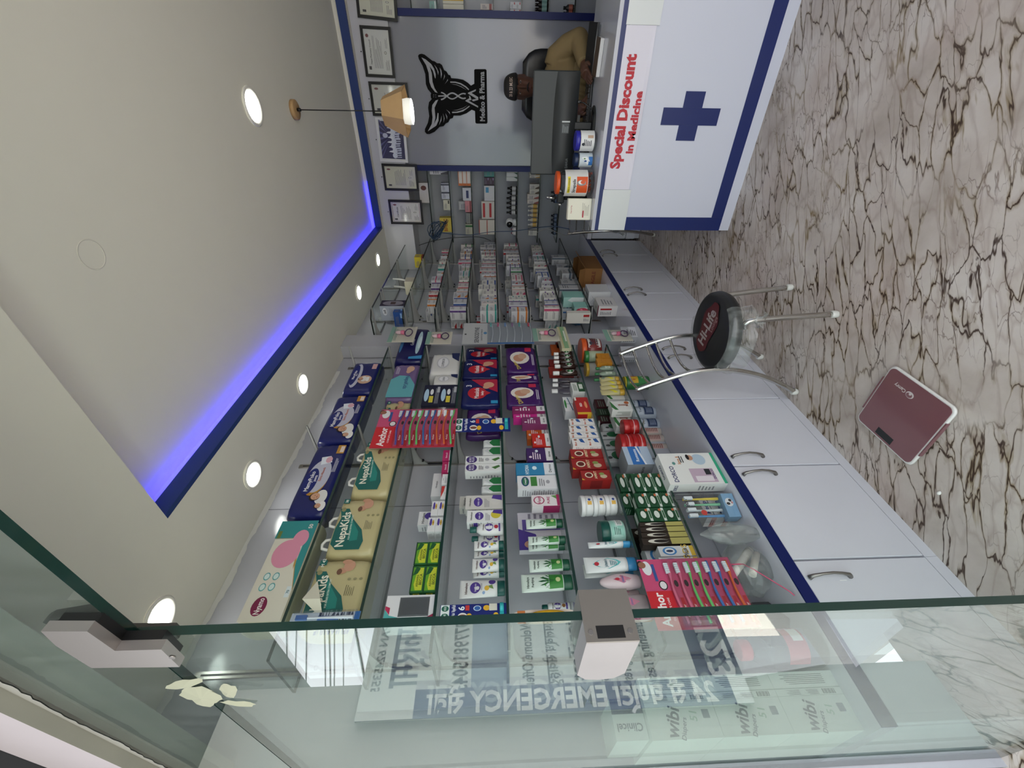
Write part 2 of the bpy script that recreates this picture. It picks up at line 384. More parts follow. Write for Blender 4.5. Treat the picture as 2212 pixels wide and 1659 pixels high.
# L-shaped clamp joining the two panes
t = thing('glass_clamp', 'brushed steel L-shaped clamp joining the fixed pane to the overhead pane', 'glass fitting', (XE, YG, 1.986))
OUT = [(88, 1364), (188, 1364), (248, 1406), (348, 1403), (388, 1441), (197, 1443), (120, 1395)]; INN = [(108, 1325), (122, 1317), (205, 1303), (236, 1303), (288, 1346), (382, 1345), (397, 1360), (300, 1386), (180, 1360)]
def plate(pts, yf, y0, y1, m, nm, k=1.0):
    P = [atY(x, y, YG+yf)-np.array([XE, 0, 1.986]) for x, y in pts]; c = sum(P)/len(P); P = [c+(q-c)*k for q in P]
    a = sum(P[i][0]*P[(i+1) % len(P)][2]-P[(i+1) % len(P)][0]*P[i][2] for i in range(len(P)))
    if a < 0: P = P[::-1]
    p = MB(); p.ring([[(q[0], y1, q[2]) for q in P], [(q[0], y0, q[2]) for q in P]], m, False); p.build(nm, t)
plate(OUT, -.024, -.024, -.012, mat('#A5A09D', .36, .8), 'outer_plate'); plate(INN, .036, .024, .036, mat('#5E5B58', .4, .7), 'inner_plate')
plate(OUT, -.024, -.0119, -.0005, BLACK, 'gasket', .9); plate(INN, .036, .0125, .0239, BLACK, 'gasket', .9)
q = atY(374, 1417, YG-.024)-np.array([XE, 0, 1.986]); p = MB(); p.tube([(q[0], -.0265, q[2]), (q[0], -.0242, q[2])], .004, BRUSHED); p.build('screw', t)
# strike box of the lock on the pane edge
t = thing('lock_strike', 'worn steel lock keeper box clamped on the edge of the fixed glass pane', 'lock', (XE, YG, 1.345))
p = MB()
prof = [(-.045, -.034)]+[(-.045, .034)]+[(-.045-.07*math.sin(a)-.0, .034*math.cos(a)) for a in np.linspace(.25, PI-.25, 9)]
q = [(0.0, -.036), (0.0, .036), (-.11, .036), (-.128, .022), (-.132, 0), (-.128, -.022), (-.11, -.036)]
def oplate(y0, y1, m, nm, worn=False):
    p = MB(); p.ring([[(x, y0, z) for x, z in q], [(x, y1, z) for x, z in q]], m, False); return p.build(nm, t)
oplate(-.030, -.0005, mat('#858283', .5, .2, noise=.2), 'outer_shell'); oplate(.0125, .040, mat('#8B8783', .45, .3), 'inner_shell')
p = MB(); p.box(.0002, .004, -.030, .040, -.036, .036, mat('#77736E', .4, .4)); p.box(.004, .0044, -.026, -.010, -.018, .020, BLACK)
for z in (-.026, .028): p.tube([(.004, -.018, z), (.0052, -.018, z)], .0035, STEEL, 10)
p.build('face_plate', t)
# scraps of masking tape left on the pane
b = MB(); r = random.Random(9)
for cx, cz, rx, rz, a in ((-.815, 1.985, .038, .03, .2), (-.82, 1.985, .022, .05, 1.3), (-.80, 1.935, .03, .013, -.3), (-.765, 1.99, .014, .036, .5), (-.86, 1.94, .028, .012, 1.2)):
    vs = []
    for j in range(14):
        an = 2*PI*j/14; k = .85+.3*r.random(); x, z = rx*k*math.cos(an), rz*k*math.sin(an)
        vs.append((cx+x*math.cos(a)-z*math.sin(a), YG-.0012-.002*r.random(), cz+x*math.sin(a)+z*math.cos(a)))
    vs.append((cx, YG-.006, cz)); b.add(vs, [(j, (j+1) % 14, 14) for j in range(14)], mat('#878A76', .8))
tag(b.build('tape_scrap'), 'torn greenish white paper tape stuck on the fixed pane below the clamp', 'tape')
# sign readable in the street, sheets added as daylight, both mirrored in the pane
SIGNX = -1.585
t = thing('shop_sign', 'tall pharmacy sign on the outside pillar, seen mirrored in the glass pane', 'sign', (SIGNX, .02, 1.3))
F = Face((0, -.20, -.62), (0, 1, 0), (0, 0, 1), .225, 1.26)
s = MB(); s.box(-.012, 0, -.2, .085, -.62, .64, mat('#D5DBD5', .5)); NAVY = mat('#2A3A5C', .5)
s.rect(F, 0, 0, 1, .12, NAVY, 1); s.rect(F, 0, .62, 1, .72, '#8595A8', 1); s.text(F, 'फार्मा', .5, .90, .075, NAVY, 2, wmax=.8); s.text(F, '9779815045', .5, .75, .04, '#333A40', 2, wmax=.95)
for i, w in enumerate(('Welcome Offer', 'उपलब्ध सेवाहरू', 'ion Test', 'Hypertension Test', 'Blood Counting Test', 'Screening Test')): s.text(F, w, .5, .57-.065*i, .03, '#414A50', 2, wmax=.92)
s.text(F, 'PAN 6245355', .5, .965, .022, '#414A50', 2, wmax=.9); s.text(F, '123', .6, .05, .07, '#D8DCDA', 2)
s.build('panel', t)
G = Face((0, .010, -.62), (0, 0, 1), (0, -1, 0), 1.26, .075)
G = Face((0, .085, -.62), (0, 0, 1), (0, -1, 0), 1.26, .075)
s = MB(); s.box(.0005, .004, .010, .085, -.62, .64, mat('#46557A', .5))
G.o = Vector((.004, .085, -.62))
s.text(G, '24 सै घण्टा EMERGENCY सेवा', .46, .5, .72, '#DDE0DE', 1, wmax=.82, bold=.03)
s.rect(G, .86, -.0, 1, 1, '#D5DBD5', 1); s.rect(G, 0, 0, .045, 1, '#D9DCDA', 1)
s.build('side_strip', t)
for nm, pl, lab in (('sheet_a', [(1545, 1376), (1590, 1468), (1783, 1434), (1738, 1372)], 'upper added white sheet standing in for bright daylight mirrored in the glass below the sign'), ('sheet_b', [(1786, 1338), (1850, 1441), (1975, 1336)], 'lower added pointed white sheet standing in for daylight mirrored in the glass over the cabinet')):
    P = []
    for x, y in pl:
        q = atX(x, y, WX+.004); P.append((q[0], 2*YG-q[1], q[2]))
    c = sum((Vector(p) for p in P), Vector())/len(P)
    nn = (Vector(P[1])-Vector(P[0])).cross(Vector(P[2])-Vector(P[1]))
    if nn.x < 0: P = P[::-1]
    b = MB(); b.ring([[(p[0]-.003, p[1], p[2]) for p in P], P], mat('#F4F4F8', .6), False)
    tag(b.build('daylight_sheet'), lab, 'sheet')  # white shape added for the bright daylight mirrored in the pane
# overhead wires in the street
for i, (xa, xb, rad) in enumerate(((557, 559, .008), (563, 564, .006), (619, 621, .007), (640, 637, .006), (662, 661, .007), (701, 703, .007), (711, 714, .009), (722, 722, .007), (741, 742, .006), (770, 790, .016))):
    A, B_ = atX(xa, 1372, -4.6-.12*i), atX(xb, 1480, -4.6-.12*i); A = Vector((A[0], 2*YG-A[1], A[2])); B_ = Vector((B_[0], 2*YG-B_[1], B_[2])); d = B_-A
    b = MB(); b.tube([A-d*2.2, A, B_, B_+d*2.2], rad, BLACK, 6)
    tag(b.build('power_line'), 'black street wire crossing the sky, mirrored in the glass pane, %s from the top' % ('first', 'second', 'third', 'fourth', 'fifth', 'sixth', 'seventh', 'eighth', 'ninth', 'thickest, tenth')[i], 'wire', 'street wires mirrored in the pane')
# ================================================================ LEFT CABINETS
CW = mat('#D3D4DC', .3, noise=.03); CB = mat('#0B1A58', .4, spec=.3); INNER = mat('#9C9CA3', .5)
DB = [.275, .712, 1.128, 1.575, 2.00, 2.435, 2.87, 3.30, 3.73, 4.16]
UN = [(0, 1, [1]), (1, 3, [2, 2]), (3, 5, [4, 4]), (5, 7, [6, 6]), (7, 9, [8, 8])]
ULAB = ['single-door low white cabinet nearest the glass front', 'white two-door low cabinet beside the bathroom scale', 'white two-door low cabinet behind the chrome chair', 'white two-door low cabinet just past the chrome chair toward the counter', 'white two-door low cabinet in the corner by the back wall']
def handle(x, y, z, par):
    h = MB(); pts = [(0, 0, -.068), (.012, 0, -.06), (.022, 0, -.03), (.026, 0, 0), (.022, 0, .03), (.012, 0, .06), (0, 0, .068)]
    h.tube([(x+.003+a, y, z+c) for a, _, c in pts], [.006, .0055, .0045, .0045, .0045, .0055, .006], BRUSHED, 8)
    for s in (-1, 1): h.lathe([(.009, 0), (.008, .003), (.004, .004)], BRUSHED, (0, 0, 0), 10)
    h2 = MB(); h2.tube([(x+.003+a, y, z+c) for a, _, c in pts], [.0085, .006, .0045, .0045, .0045, .006, .0085], BRUSHED, 8)
    return h2.build('handle', par)
for (a, c, hs), lab in zip(UN, ULAB):
    y0, y1 = DB[a]+.0005, DB[c]-.0005
    t = thing('base_cabinet', lab, 'cabinet', (0, 0, 0), 0, 'low white cabinets along the left wall')
    k = MB(); k.box(WX+.001, CABX-.018, y0, y1, .0005, .511, CW); k.box(CABX-.018, CABX-.004, y0, y1, .0005, .045, CW); k.build('body', t)
    n = c-a
    for i in range(n):
        d0, d1 = DB[a+i]+.0035, DB[a+i+1]-.0035
        d = MB(); d.rbox(CABX-.0175, CABX, d0, d1, .05, .508, CW, .0015); dd = d.build('door', t)
        hy = (DB[1]-.062) if n == 1 else ((d1-.045) if i == 0 else (d0+.045))
        handle(CABX, hy, .425, dd)
t = thing('worktop', 'long white glossy worktop over the low cabinets with a navy front edge', 'worktop')
b = MB(); GT = mat('#CFCFD8', .12, coat=.6); b.box(WX+.0065, CABX-.0015, .272, YB-.001, .5115, .552, GT); b.build('slab', t)
b = MB(); b.box(CABX-.0014, CABX+.004, .272, YB-.3, .5115, .552, CB); b.build('edge_strip', t)
# white scuff on the near door
b = MB(); b.box(CABX+.0001, CABX+.0006, .638, .6405, .375, .398, '#F2F2F2')
tag(b.build('sticker'), 'tiny white strip stuck under the handle of the nearest cabinet door', 'sticker')
# end cabinet under the back shelves
t = thing('back_cabinet', 'low white cabinet along the back wall behind the counter', 'cabinet')
b = MB(); b.box(CABX+.006, RX-.01, 4.215, YB-.001, .0005, .50, mat('#C9C9D0', .4)); b.build('body', t)
b = MB(); b.box(CABX+.006, RX-.01, 4.195, 4.2145, .055, .14, CW); b.box(CABX+.006, RX-.01, 4.20, 4.2145, .15, .49, CW); b.build('door', t)
b = MB(); b.box(CABX+.006, RX-.01, 4.18, YB-.001, .5005, .54, GT); b.build('worktop', t)
# ================================================================ GLASS SHELVES
ZA = {'Z': 2.390, 'A': 2.160, 'B': 1.930, 'C': 1.700, 'D': 1.471, 'E': 1.242, 'F': 1.004, 'G': .783}
TH = .010
ORD = {'Z': 'topmost', 'A': 'second highest', 'B': 'third highest', 'C': 'fourth highest', 'D': 'fifth highest', 'E': 'sixth highest', 'F': 'seventh highest', 'G': 'lowest'}
BRK = mat('#A5A5A4', .45, .3)
def bracket(y, z, par, x1=SX+.02):
    k = MB(); zz = z-TH
    for s in (-1, 1):
        yy = y+s*.004
        k.add([(WX+.0068, yy, zz-.075), (WX+.05, yy, zz-.036), (WX+.12, yy, zz-.016), (x1, yy, zz-.007), (x1, yy, zz-.001), (WX+.0068, yy, zz-.001)], [(0, 1, 2, 3, 4, 5) if s < 0 else (5, 4, 3, 2, 1, 0)], BRK)
    k.box(WX+.0068, x1, y-.004, y+.004, zz-.0025, zz-.0005, BRK); k.tube([(WX+.03, y-.0055, zz-.05), (WX+.03, y+.0055, zz-.05)], .006, BLACK, 8)
    k.build('bracket', par)
SEGS = [('near', .50, 2.235, 'ABCDEFG', (.56, 1.478, 2.2), 'above the near cabinets'), ('mid', 2.70, 3.055, 'ZABCDEFG', (2.74, 3.03), 'just past the wall column'),
        ('far', 3.058, 3.73, 'ZABCDEFG', (3.09, 3.70), 'in the middle of the medicine shelves'), ('end', 3.733, 4.46, 'ZABCDEFG', (3.76, 4.40), 'in the corner at the back wall')]
for nm, y0, y1, lv, br, where in SEGS:
    for L in lv:
        z = ZA[L]
        t = thing('glass_shelf', '%s green-edged glass shelf %s' % (ORD[L] if nm != 'near' else {'A': 'topmost', 'B': 'second', 'C': 'third', 'D': 'fourth', 'E': 'fifth', 'F': 'sixth', 'G': 'lowest'}[L], where), 'shelf', (0, 0, 0), 0, 'glass shelves on the left wall')
        ch = .05 if nm == 'mid' else .003
        pl = [(WX+.0068, y0), (SX-ch, y0), (SX, y0+ch), (SX, y1), (WX+.0068, y1)]
        g = MB(); n = len(pl); vs = [(x, y, z-TH) for x, y in pl]+[(x, y, z-.0004) for x, y in pl]
        g.add(vs, [tuple(range(n, 2*n))], SHELFGLASS); g.add(vs, [tuple(reversed(range(n)))], SHELFGLASS)
        g.add(vs, [(i, (i+1) % n, (i+1) % n+n, i+n) for i in range(n)], GREEN_EDGE if nm == 'near' else DARK_EDGE)
        g.build('glass_pane', t)
        for y in br: bracket(y, z, t)
# two empty arms on the wall above the diaper packs
for y, w in ((1.478, 'nearer'), (2.2, 'farther')):
    t = thing('shelf_arm', '%s of two empty steel shelf arms on the wall above the diaper packs' % w, 'bracket', (0, 0, 0), 0, 'empty shelf arms'); bracket(y, 2.40, t)
# ================================================================ BACK SHELVES AND PANEL
PX0, PX1 = -.62, .40
b = MB(); PAN = mat('#8B8C95', .16, coat=.35)
t = thing('wall_panel', 'glossy grey laminate panel with navy side strips on the back wall behind the counter', 'panel')
b.box(PX0, PX1, YF+.03, YB-.001, .541, 2.284, PAN); b.build('laminate_sheet', t)
for x0, x1 in ((PX0-.045, PX0-.0005), (PX1+.0005, PX1+.045)):
    b = MB(); b.box(x0, x1, YF+.005, YB-.001, .541, 2.284, CB); b.build('navy_strip', t)
BZ = [2.105, 1.908, 1.70, 1.477, 1.258, 1.045, .845]
bay = (('left bay', WX+.002, PX0-.046), ('right bay', PX1+.046, 1.3))
for nm, x0, x1 in bay:
    for i, z in enumerate(BZ):
        t = thing('glass_shelf', '%s glass shelf of the back wall, %s of the grey panel' % (['topmost', 'second', 'third', 'fourth', 'fifth', 'sixth', 'lowest'][i], 'left' if nm[0] == 'l' else 'right'), 'shelf', (0, 0, 0), 0, 'glass shelves on the back wall')
        g = MB(); g.box(x0 if nm[0] == 'r' else SX+.012, x1, 4.262, YB-.0012, z-TH, z, SHELFGLASS, N=DARK_EDGE, L=DARK_EDGE, R=DARK_EDGE); g.build('glass_pane', t)
# ================================================================ CERTIFICATES
def frame(label, corners, border, paper, art, cat='certificate', fw=.02):
    P = [atY(x, y, YF-.012) for x, y in corners]           # tl, tr, br, bl seen upright
    c = sum(P)/4; u = ((P[1]-P[0])+(P[2]-P[3]))/2; v = ((P[0]-P[3])+(P[1]-P[2]))/2
    w, h = abs(u[0]), abs(v[2]); tilt = math.atan2(u[2], u[0])
    t = thing('picture_frame' if cat == 'picture' else 'certificate_frame', label, cat, (c[0], YF-.001, c[2]), 0, 'frames on the back fascia'); t.rotation_euler = (0, -tilt, 0)
    f = MB(); d = -.016; m = mat(border, .35)
    for x0, x1, z0, z1 in ((-w/2, w/2, h/2-fw, h/2), (-w/2, w/2, -h/2, -h/2+fw), (-w/2, -w/2+fw, -h/2+fw, h/2-fw), (w/2-fw, w/2, -h/2+fw, h/2-fw)): f.box(x0, x1, d, 0, z0, z1, m)
    f.build('frame', t)
    s = MB(); s.box(-w/2+fw, w/2-fw, -.008, -.002, -h/2+fw, h/2-fw, mat(paper, .6)); F = Face((-w/2+fw, -.008, -h/2+fw), (1, 0, 0), (0, 0, 1), w-2*fw, h-2*fw); art(s, F); s.build('sheet', t)
    g = MB(); g.add([(-w/2+fw, -.011, -h/2+fw), (w/2-fw, -.011, -h/2+fw), (w/2-fw, -.011, h/2-fw), (-w/2+fw, -.011, h/2-fw)], [(0, 1, 2, 3)], CLEAR); g.build('glass', t)
    k = MB(); k.lathe([(.004, 0), (.004, .006)], BLACK, (0, -.004, h/2+.012), 8); k.build('hook', t)
def cert(seed, hd=None, seal=True, rule=None):
    def art(s, F):
        ink = '#3B3A3C'
        if rule: 
            for a in (.03,): 
                s.rect(F, a, a, 1-a, a+.012, rule, 1); s.rect(F, a, 1-a-.012, 1-a, 1-a, rule, 1); s.rect(F, a, a, a+.01, 1-a, rule, 1); s.rect(F, 1-a-.01, a, 1-a, 1-a, rule, 1)
        if hd: s.text(F, hd, .5, .80, .055, ink, 1, wmax=.7)
        s.rect(F, .1, .82, .18, .92, ink, 1); s.ell(F, .86, .87, .04, .06, '#7A4444', 1)
        s.lines(F, .14, .34, .88, .7, 9, '#77767A', 1, .3, seed); s.lines(F, .1, .08, .4, .24, 4, '#66656A', 1, .3, seed+1); s.lines(F, .6, .1, .92, .2, 3, '#77767A', 1, .3, seed+2)
        if seal: s.ell(F, .5, .2, .035, .05, '#605A5C', 1); s.ell(F, .5, .2, .025, .037, '#D0CEC4', 2)
    return art
CFX = [
 ('black framed cream certificate, rightmost of the row on the back wall, cut by frame', [(772.6, 40.7), (766, -40), (853, -40), (860, 44.8)], '#0B0A0A', '#D3D1C2', cert(1)),
 ('black framed white certificate with printed heading, second from the right in the row', [(791, 165.5), (776, 54), (843.4, 58.3), (854, 169.5)], '#0B0A0A', '#D8D8D4', cert(2, 'Nepal Pharmacy Council')),
 ('black framed certificate half hidden by the pendant lamp shade', [(806, 249), (795, 175), (880, 179), (887, 254)], '#0B0A0A', '#CFCEC6', cert(3)),
 ('black framed cream certificate above the left back shelves, fifth in the row from right', [(832, 412), (824, 353.6), (900, 355), (905.4, 412)], '#100D0B', '#CFCCB8', cert(5)),
 ('black framed certificate with red ruled border, leftmost of the row', [(845.8, 483.7), (837.6, 432), (911, 432), (915, 485)], '#100807', '#DAD6D2', cert(6, 'Certificate', True, '#7A3630'))]
for lab, cr, bo, pa, ar in CFX: frame(lab, cr, bo, pa, ar)
def horses(s, F):
    s.rect(F, .03, .03, .97, .97, '#221E55', 1)
    for i in range(7): s.pol(F, [(.5+.03*i, .62), (.02+.16*i, .97), (.08+.16*i, .97)], '#5C5B93', 2)
    s.ell(F, .62, .76, .06, .1, '#C6C8DE', 3)
    r = random.Random(4)
    for i in range(7):
        x = .12+.12*i; z = .42+.06*r.random()
        s.ell(F, x, z, .075, .1, '#D9DCEA', 4+i % 2, 12); s.pol(F, [(x+.03, z), (x+.07, z+.06), (x+.09, z+.24), (x+.12, z+.17), (x+.13, z+.05)], '#E6E8F2', 6)
        for k in range(3): a = x-.06+.05*k; s.pol(F, [(a, z-.04), (a+.02, z-.04), (a+.03+.03*r.random(), z-.26), (a+.01, z-.27)], '#C4C7DC', 5)
frame('white framed picture of pale horses running under a moon, in the row of certificates', [(822.6, 348), (809, 253), (875, 257), (881, 352)], '#DAD9DC', '#E2E2E2', horses, 'picture', .016)
# ================================================================ LOGO ON THE PANEL
t = thing('wall_logo', 'black winged staff emblem with business name fixed to the grey back panel', 'wall sign')
YL = YF+.030; q = .12056
def wp(x, y, d=0): p = atY(880+x*q, 100+y*q, YL-d); return (p[0], YL-d, p[2])
def extrude(b, pts, d0, d1, m):
    P0 = [wp(x, y) for x, y in pts]
    A = [(p[0], YL-d0, p[2]) for p in P0]; B = [(p[0], YL-d1, p[2]) for p in P0]
    a = sum(A[i][0]*A[(i+1) % len(A)][2]-A[(i+1) % len(A)][0]*A[i][2] for i in range(len(A)))
    if a < 0: A.reverse(); B.reverse()
    n = len(A); b.add(A+B, [tuple(range(n, 2*n))]+[(i, (i+1) % n, (i+1) % n+n, i+n) for i in range(n)], m)
BK = mat('#050505', .7, spec=.15)
outl = [(195, 170), (215, 145), (260, 135), (310, 150), (450, 260), (490, 270), (535, 305), (580, 305), (620, 335), (660, 430), (700, 450), (735, 510), (770, 520), (785, 570), (900, 580), (1000, 600), (1080, 650), (1140, 705), (1200, 670), (1198, 425), (1215, 410), (1400, 410), (1418, 430), (1435, 1365), (1420, 1385), (1235, 1382), (1220, 1365), (1212, 1160), (1155, 1135), (1060, 1200), (950, 1240), (830, 1240), (815, 1285), (765, 1300), (735, 1360), (690, 1380), (650, 1430), (580, 1440), (490, 1530), (400, 1570), (350, 1568), (318, 1530), (318, 1480), (370, 1370), (395, 1250), (375, 1100), (390, 1000), (440, 945), (425, 920), (420, 870), (430, 840), (370, 770), (335, 680), (325, 500), (275, 350), (210, 230)]
b = MB(); extrude(b, outl, .0005, .012, BK); b.build('backing', t)
GR = mat('#A2A2A6', .6)
inl = [[(255, 200), (330, 235), (430, 320), (480, 400), (510, 500), (508, 580), (495, 560), (460, 440), (400, 350), (440, 480), (455, 640), (490, 750), (545, 835), (500, 820), (430, 730), (398, 640), (385, 480), (340, 340)],
 [(485, 330), (530, 390), (560, 460), (555, 515), (535, 430)], [(582, 380), (610, 430), (622, 500), (605, 575), (600, 470)], [(665, 500), (675, 540), (645, 612), (660, 550)], [(725, 585), (728, 610), (670, 680), (705, 630)],
 [(370, 1520), (430, 1480), (520, 1420), (560, 1330), (560, 1200), (545, 1190), (530, 1290), (480, 1395), (505, 1280), (490, 1100), (555, 955), (510, 970), (450, 1050), (440, 1150), (455, 1270), (440, 1390)],
 [(570, 1410), (610, 1330), (618, 1240), (605, 1290)], [(650, 1370), (668, 1290), (640, 1200), (655, 1280)], [(712, 1310), (715, 1255), (685, 1200), (700, 1255)], [(768, 1220), (760, 1180), (697, 1130), (735, 1170)],
 [(770, 630), (860, 632), (960, 660), (1050, 715), (1108, 770), (1095, 785), (1040, 735), (950, 682), (860, 655), (772, 652)], [(780, 675), (880, 685), (970, 720), (1065, 785), (965, 728), (880, 692)],
 [(805, 1195), (900, 1190), (1000, 1165), (1070, 1115), (1120, 1075), (1108, 1065), (1040, 1115), (960, 1150), (880, 1170), (803, 1172)], [(808, 1150), (900, 1142), (1000, 1110), (1080, 1055), (1000, 1102), (900, 1135)],
 [(555, 880), (735, 875), (735, 898), (555, 902)],
 [(1228, 770), (1225, 800), (1150, 835), (1270, 910), (1270, 960), (1185, 985), (1165, 975), (1160, 955), (1240, 940), (1085, 845), (1090, 830)], [(1105, 880), (1130, 900), (1150, 960), (1095, 970), (1268, 1070), (1268, 1098), (1040, 980), (1045, 968), (1110, 930)]]
b = MB()
for p in inl: extrude(b, p, .012, .0135, GR)
def lstroke(pts, w):
    for i_, (a, c) in enumerate(zip(pts, pts[1:])):
        dx, dy = c[0]-a[0], c[1]-a[1]; L = math.hypot(dx, dy); nx, ny = -dy/L*w, dx/L*w; ex, ey = dx/L*w*.4, dy/L*w*.4
        extrude(b, [(a[0]+nx-ex, a[1]+ny-ey), (c[0]+nx+ex, c[1]+ny+ey), (c[0]-nx+ex, c[1]-ny+ey), (a[0]-nx-ex, a[1]-ny-ey)], .0119, .0130+.00002*i_+w*.00003, GR)
sn = [(610+x*4.4, 890+(62*math.exp(-x/260))*math.sin(x/14.5+1.6)) for x in range(0, 100, 2)]
lstroke(sn, 13); lstroke([(610+x*4.4, 890-(62*math.exp(-x/260))*math.sin(x/14.5+1.6)) for x in range(0, 100, 2)], 11)
for x, y in ((475, 872), (510, 872), (475, 905), (512, 908)): extrude(b, [(x-5, y-5), (x+5, y-5), (x+5, y+5), (x-5, y+5)], .012, .0135, GR)
A, B2 = Vector(wp(1345, 1340)), Vector(wp(1330, 455)); L = (B2-A).length; Fx = Face(A+Vector((0, -.012, -.03)), B2-A, (0, 0, 1), L, .06)
Fx.n = Vector((0, -1, 0))
b.text(Fx, 'Medico & Pharma', .5, .5, .68, GR, 5, wmax=1.0, bold=.03)
b.build('lettering', t)
# ================================================================ COUNTER
t = thing('counter', 'white sales counter with navy border and navy cross on its front', 'counter')
CX0, CX1, CY, CZ = -.735, 1.45, 2.62, .88
CT = mat('#CBCDD9', .35)
b = MB(); b.box(CX0, CX1, CY, CY+.34, .0005, CZ-.02, CT); b.build('body', t)
b = MB(); top = [(CX0-.002, CY-.004), (CX1, CY-.004), (CX1, 3.22), (-.46, 3.22), (-.685, 2.975)]
b.add([(x, y, CZ-.0195) for x, y in top]+[(x, y, CZ) for x, y in top], [(5, 6, 7, 8, 9), (4, 3, 2, 1, 0)]+[(i, (i+1) % 5, (i+1) % 5+5, i+5) for i in range(5)], mat('#B9BAC2', .2, coat=.4)); b.build('counter_top', t)
b = MB(); NV = mat('#13245F', .3, coat=.2)
def fr(x0, x1, z0, z1, m, d=.0025): b.box(x0, x1, CY-d, CY-.0003, z0, z1, m)
fr(CX0, CX1, CZ-.062, CZ-.0197, NV, .0035); fr(CX0, CX0+.078, .062, CZ-.0625, NV, .003); fr(CX0+.0785, CX1, .062, .132, NV, .003); b.build('border', t)
b = MB(); cx, cz = -.133, .4135
fr(cx-.04, cx+.04, cz-.157, cz+.157, NV, .003); fr(cx-.113, cx-.0402, cz-.053, cz+.053, NV, .003); fr(cx+.0402, cx+.113, cz-.053, cz+.053, NV, .003); b.build('cross', t)
# paper sign and clear tape across the front
t = thing('paper_sign', 'white paper sign reading Special Discount in Medicine taped across the counter front', 'sign')
b = MB(); PX = (-.5, .237); zl, zr0 = .69, .835
n = 24; vs = []
for i in range(n+1):
    x = PX[0]+(PX[1]-PX[0])*i/n; bow = .012*math.sin(PI*i/n)
    vs += [(x, CY-.0045, zr0), (x, CY-.006, zl+.012), (x, CY-.006-bow, zl-.004), (x, CY-.004-bow*1.6, zl+.010)]
fs = [(4*i+k+1, 4*i+5+k, 4*i+4+k, 4*i+k) for i in range(n) for k in range(2)]
b.add(vs, fs, mat('#D8D4DE', .5))
F = Face((PX[0], CY-.006, zl), (1, 0, 0), (0, 0, 1), PX[1]-PX[0], zr0-zl); RED = mat('#B5202F', .5)
b.text(F, 'Special Discount', .5, .70, .37, RED, 3, wmax=.95, bold=.045); b.text(F, 'in Medicine', .45, .21, .30, RED, 3, wmax=.66, bold=.045)
b.build('paper', t)
for nm, x0, x1 in (('tape', CX0+.001, PX[0]-.001), ('tape', PX[1]+.001, CX1-.01)):
    b = MB(); b.box(x0, x1, CY-.0065, CY-.0042, .672, .838, mat('#D6D9D8', .22, coat=.5)); b.build(nm, t)
# monitor, seen from behind
t = thing('monitor', 'black computer monitor on the counter seen from behind', 'monitor', (-.205, 2.93, CZ+.0005), math.radians(4))
MN = mat('#2E3334', .5); MD = mat('#1B1E1F', .5)
b = MB(); b.rbox(-.268, .268, -.012, .014, .1, .372, MN, .006); b.build('screen_housing', t)
b = MB()
xs = np.linspace(-.262, .262, 15)
vs = []
for x in xs:
    k = 1-(abs(x)/.262)**3; vs += [(x, -.0125, .245-.012*(1-k)), (x, -.0125-.022*k-.002, .225-.012*(1-k)), (x, -.0125-.024*k-.002, .118), (x, -.0125, .104)]
b.add(vs, [(4*i+j, 4*i+4+j, 4*i+5+j, 4*i+1+j) for i in range(14) for j in range(3)], MD, True)
F = Face((-.05, -.0386, .13), (1, 0, 0), (0, 0, 1), .1, .08); b.rect(F, .1, .25, .62, .8, '#3B3F40', 1); b.rect(F, .66, .2, .74, .8, '#B9BCBB', 1); b.lines(F, .14, .3, .58, .76, 6, '#7C8182', 2)
F = Face((-.23, -.034, .13), (1, 0, 0), (0, 0, 1), .06, .05); b.text(F, 'DAHUA', .5, .4, .3, '#5B6061', 2, rot=0, wmax=.9)
b.build('rear_cover', t)
b = MB(); b.rbox(-.02, .02, -.03, -.008, .012, .16, MD, .004); b.box(-.055, -.02, -.02, -.012, .085, .1, MD); b.box(.02, .055, -.02, -.012, .085, .1, MD); b.build('stand_neck', t)
b = MB(); b.lathe([(.105, 0), (.105, .006), (.03, .012)], MD, (0, .0, 0), 28, 1, .75); b.build('stand_foot', t)
b = MB(); b.tube([(.12, -.02, .104), (.115, -.03, .07), (.085, -.04, .02), (.05, -.02, .004)], .004, BLACK, 8); b.rbox(.112, .128, -.026, -.014, .085, .108, BLACK, .003); b.build('cable', t)
b = MB(); b.tube([(-.12, -.018, .104), (-.125, -.03, .05), (-.14, -.02, .01)], .005, BLACK, 8); b.build('cable', t)
# keyboard
t = thing('keyboard', 'black keyboard lying on the counter beneath the monitor', 'keyboard', (-.185, 3.09, CZ+.0005), math.radians(4))
b = MB(); b.rbox(-.21, .21, -.065, .065, 0, .018, BLACK, .005); b.build('base', t)
b = MB()
for i in range(5):
    for k in range(14): b.box(-.2+k*.0285, -.2+k*.0285+.024, -.055+i*.022, -.055+i*.022+.018, .0183, .024, mat('#17181A', .45))
b.build('keys', t)
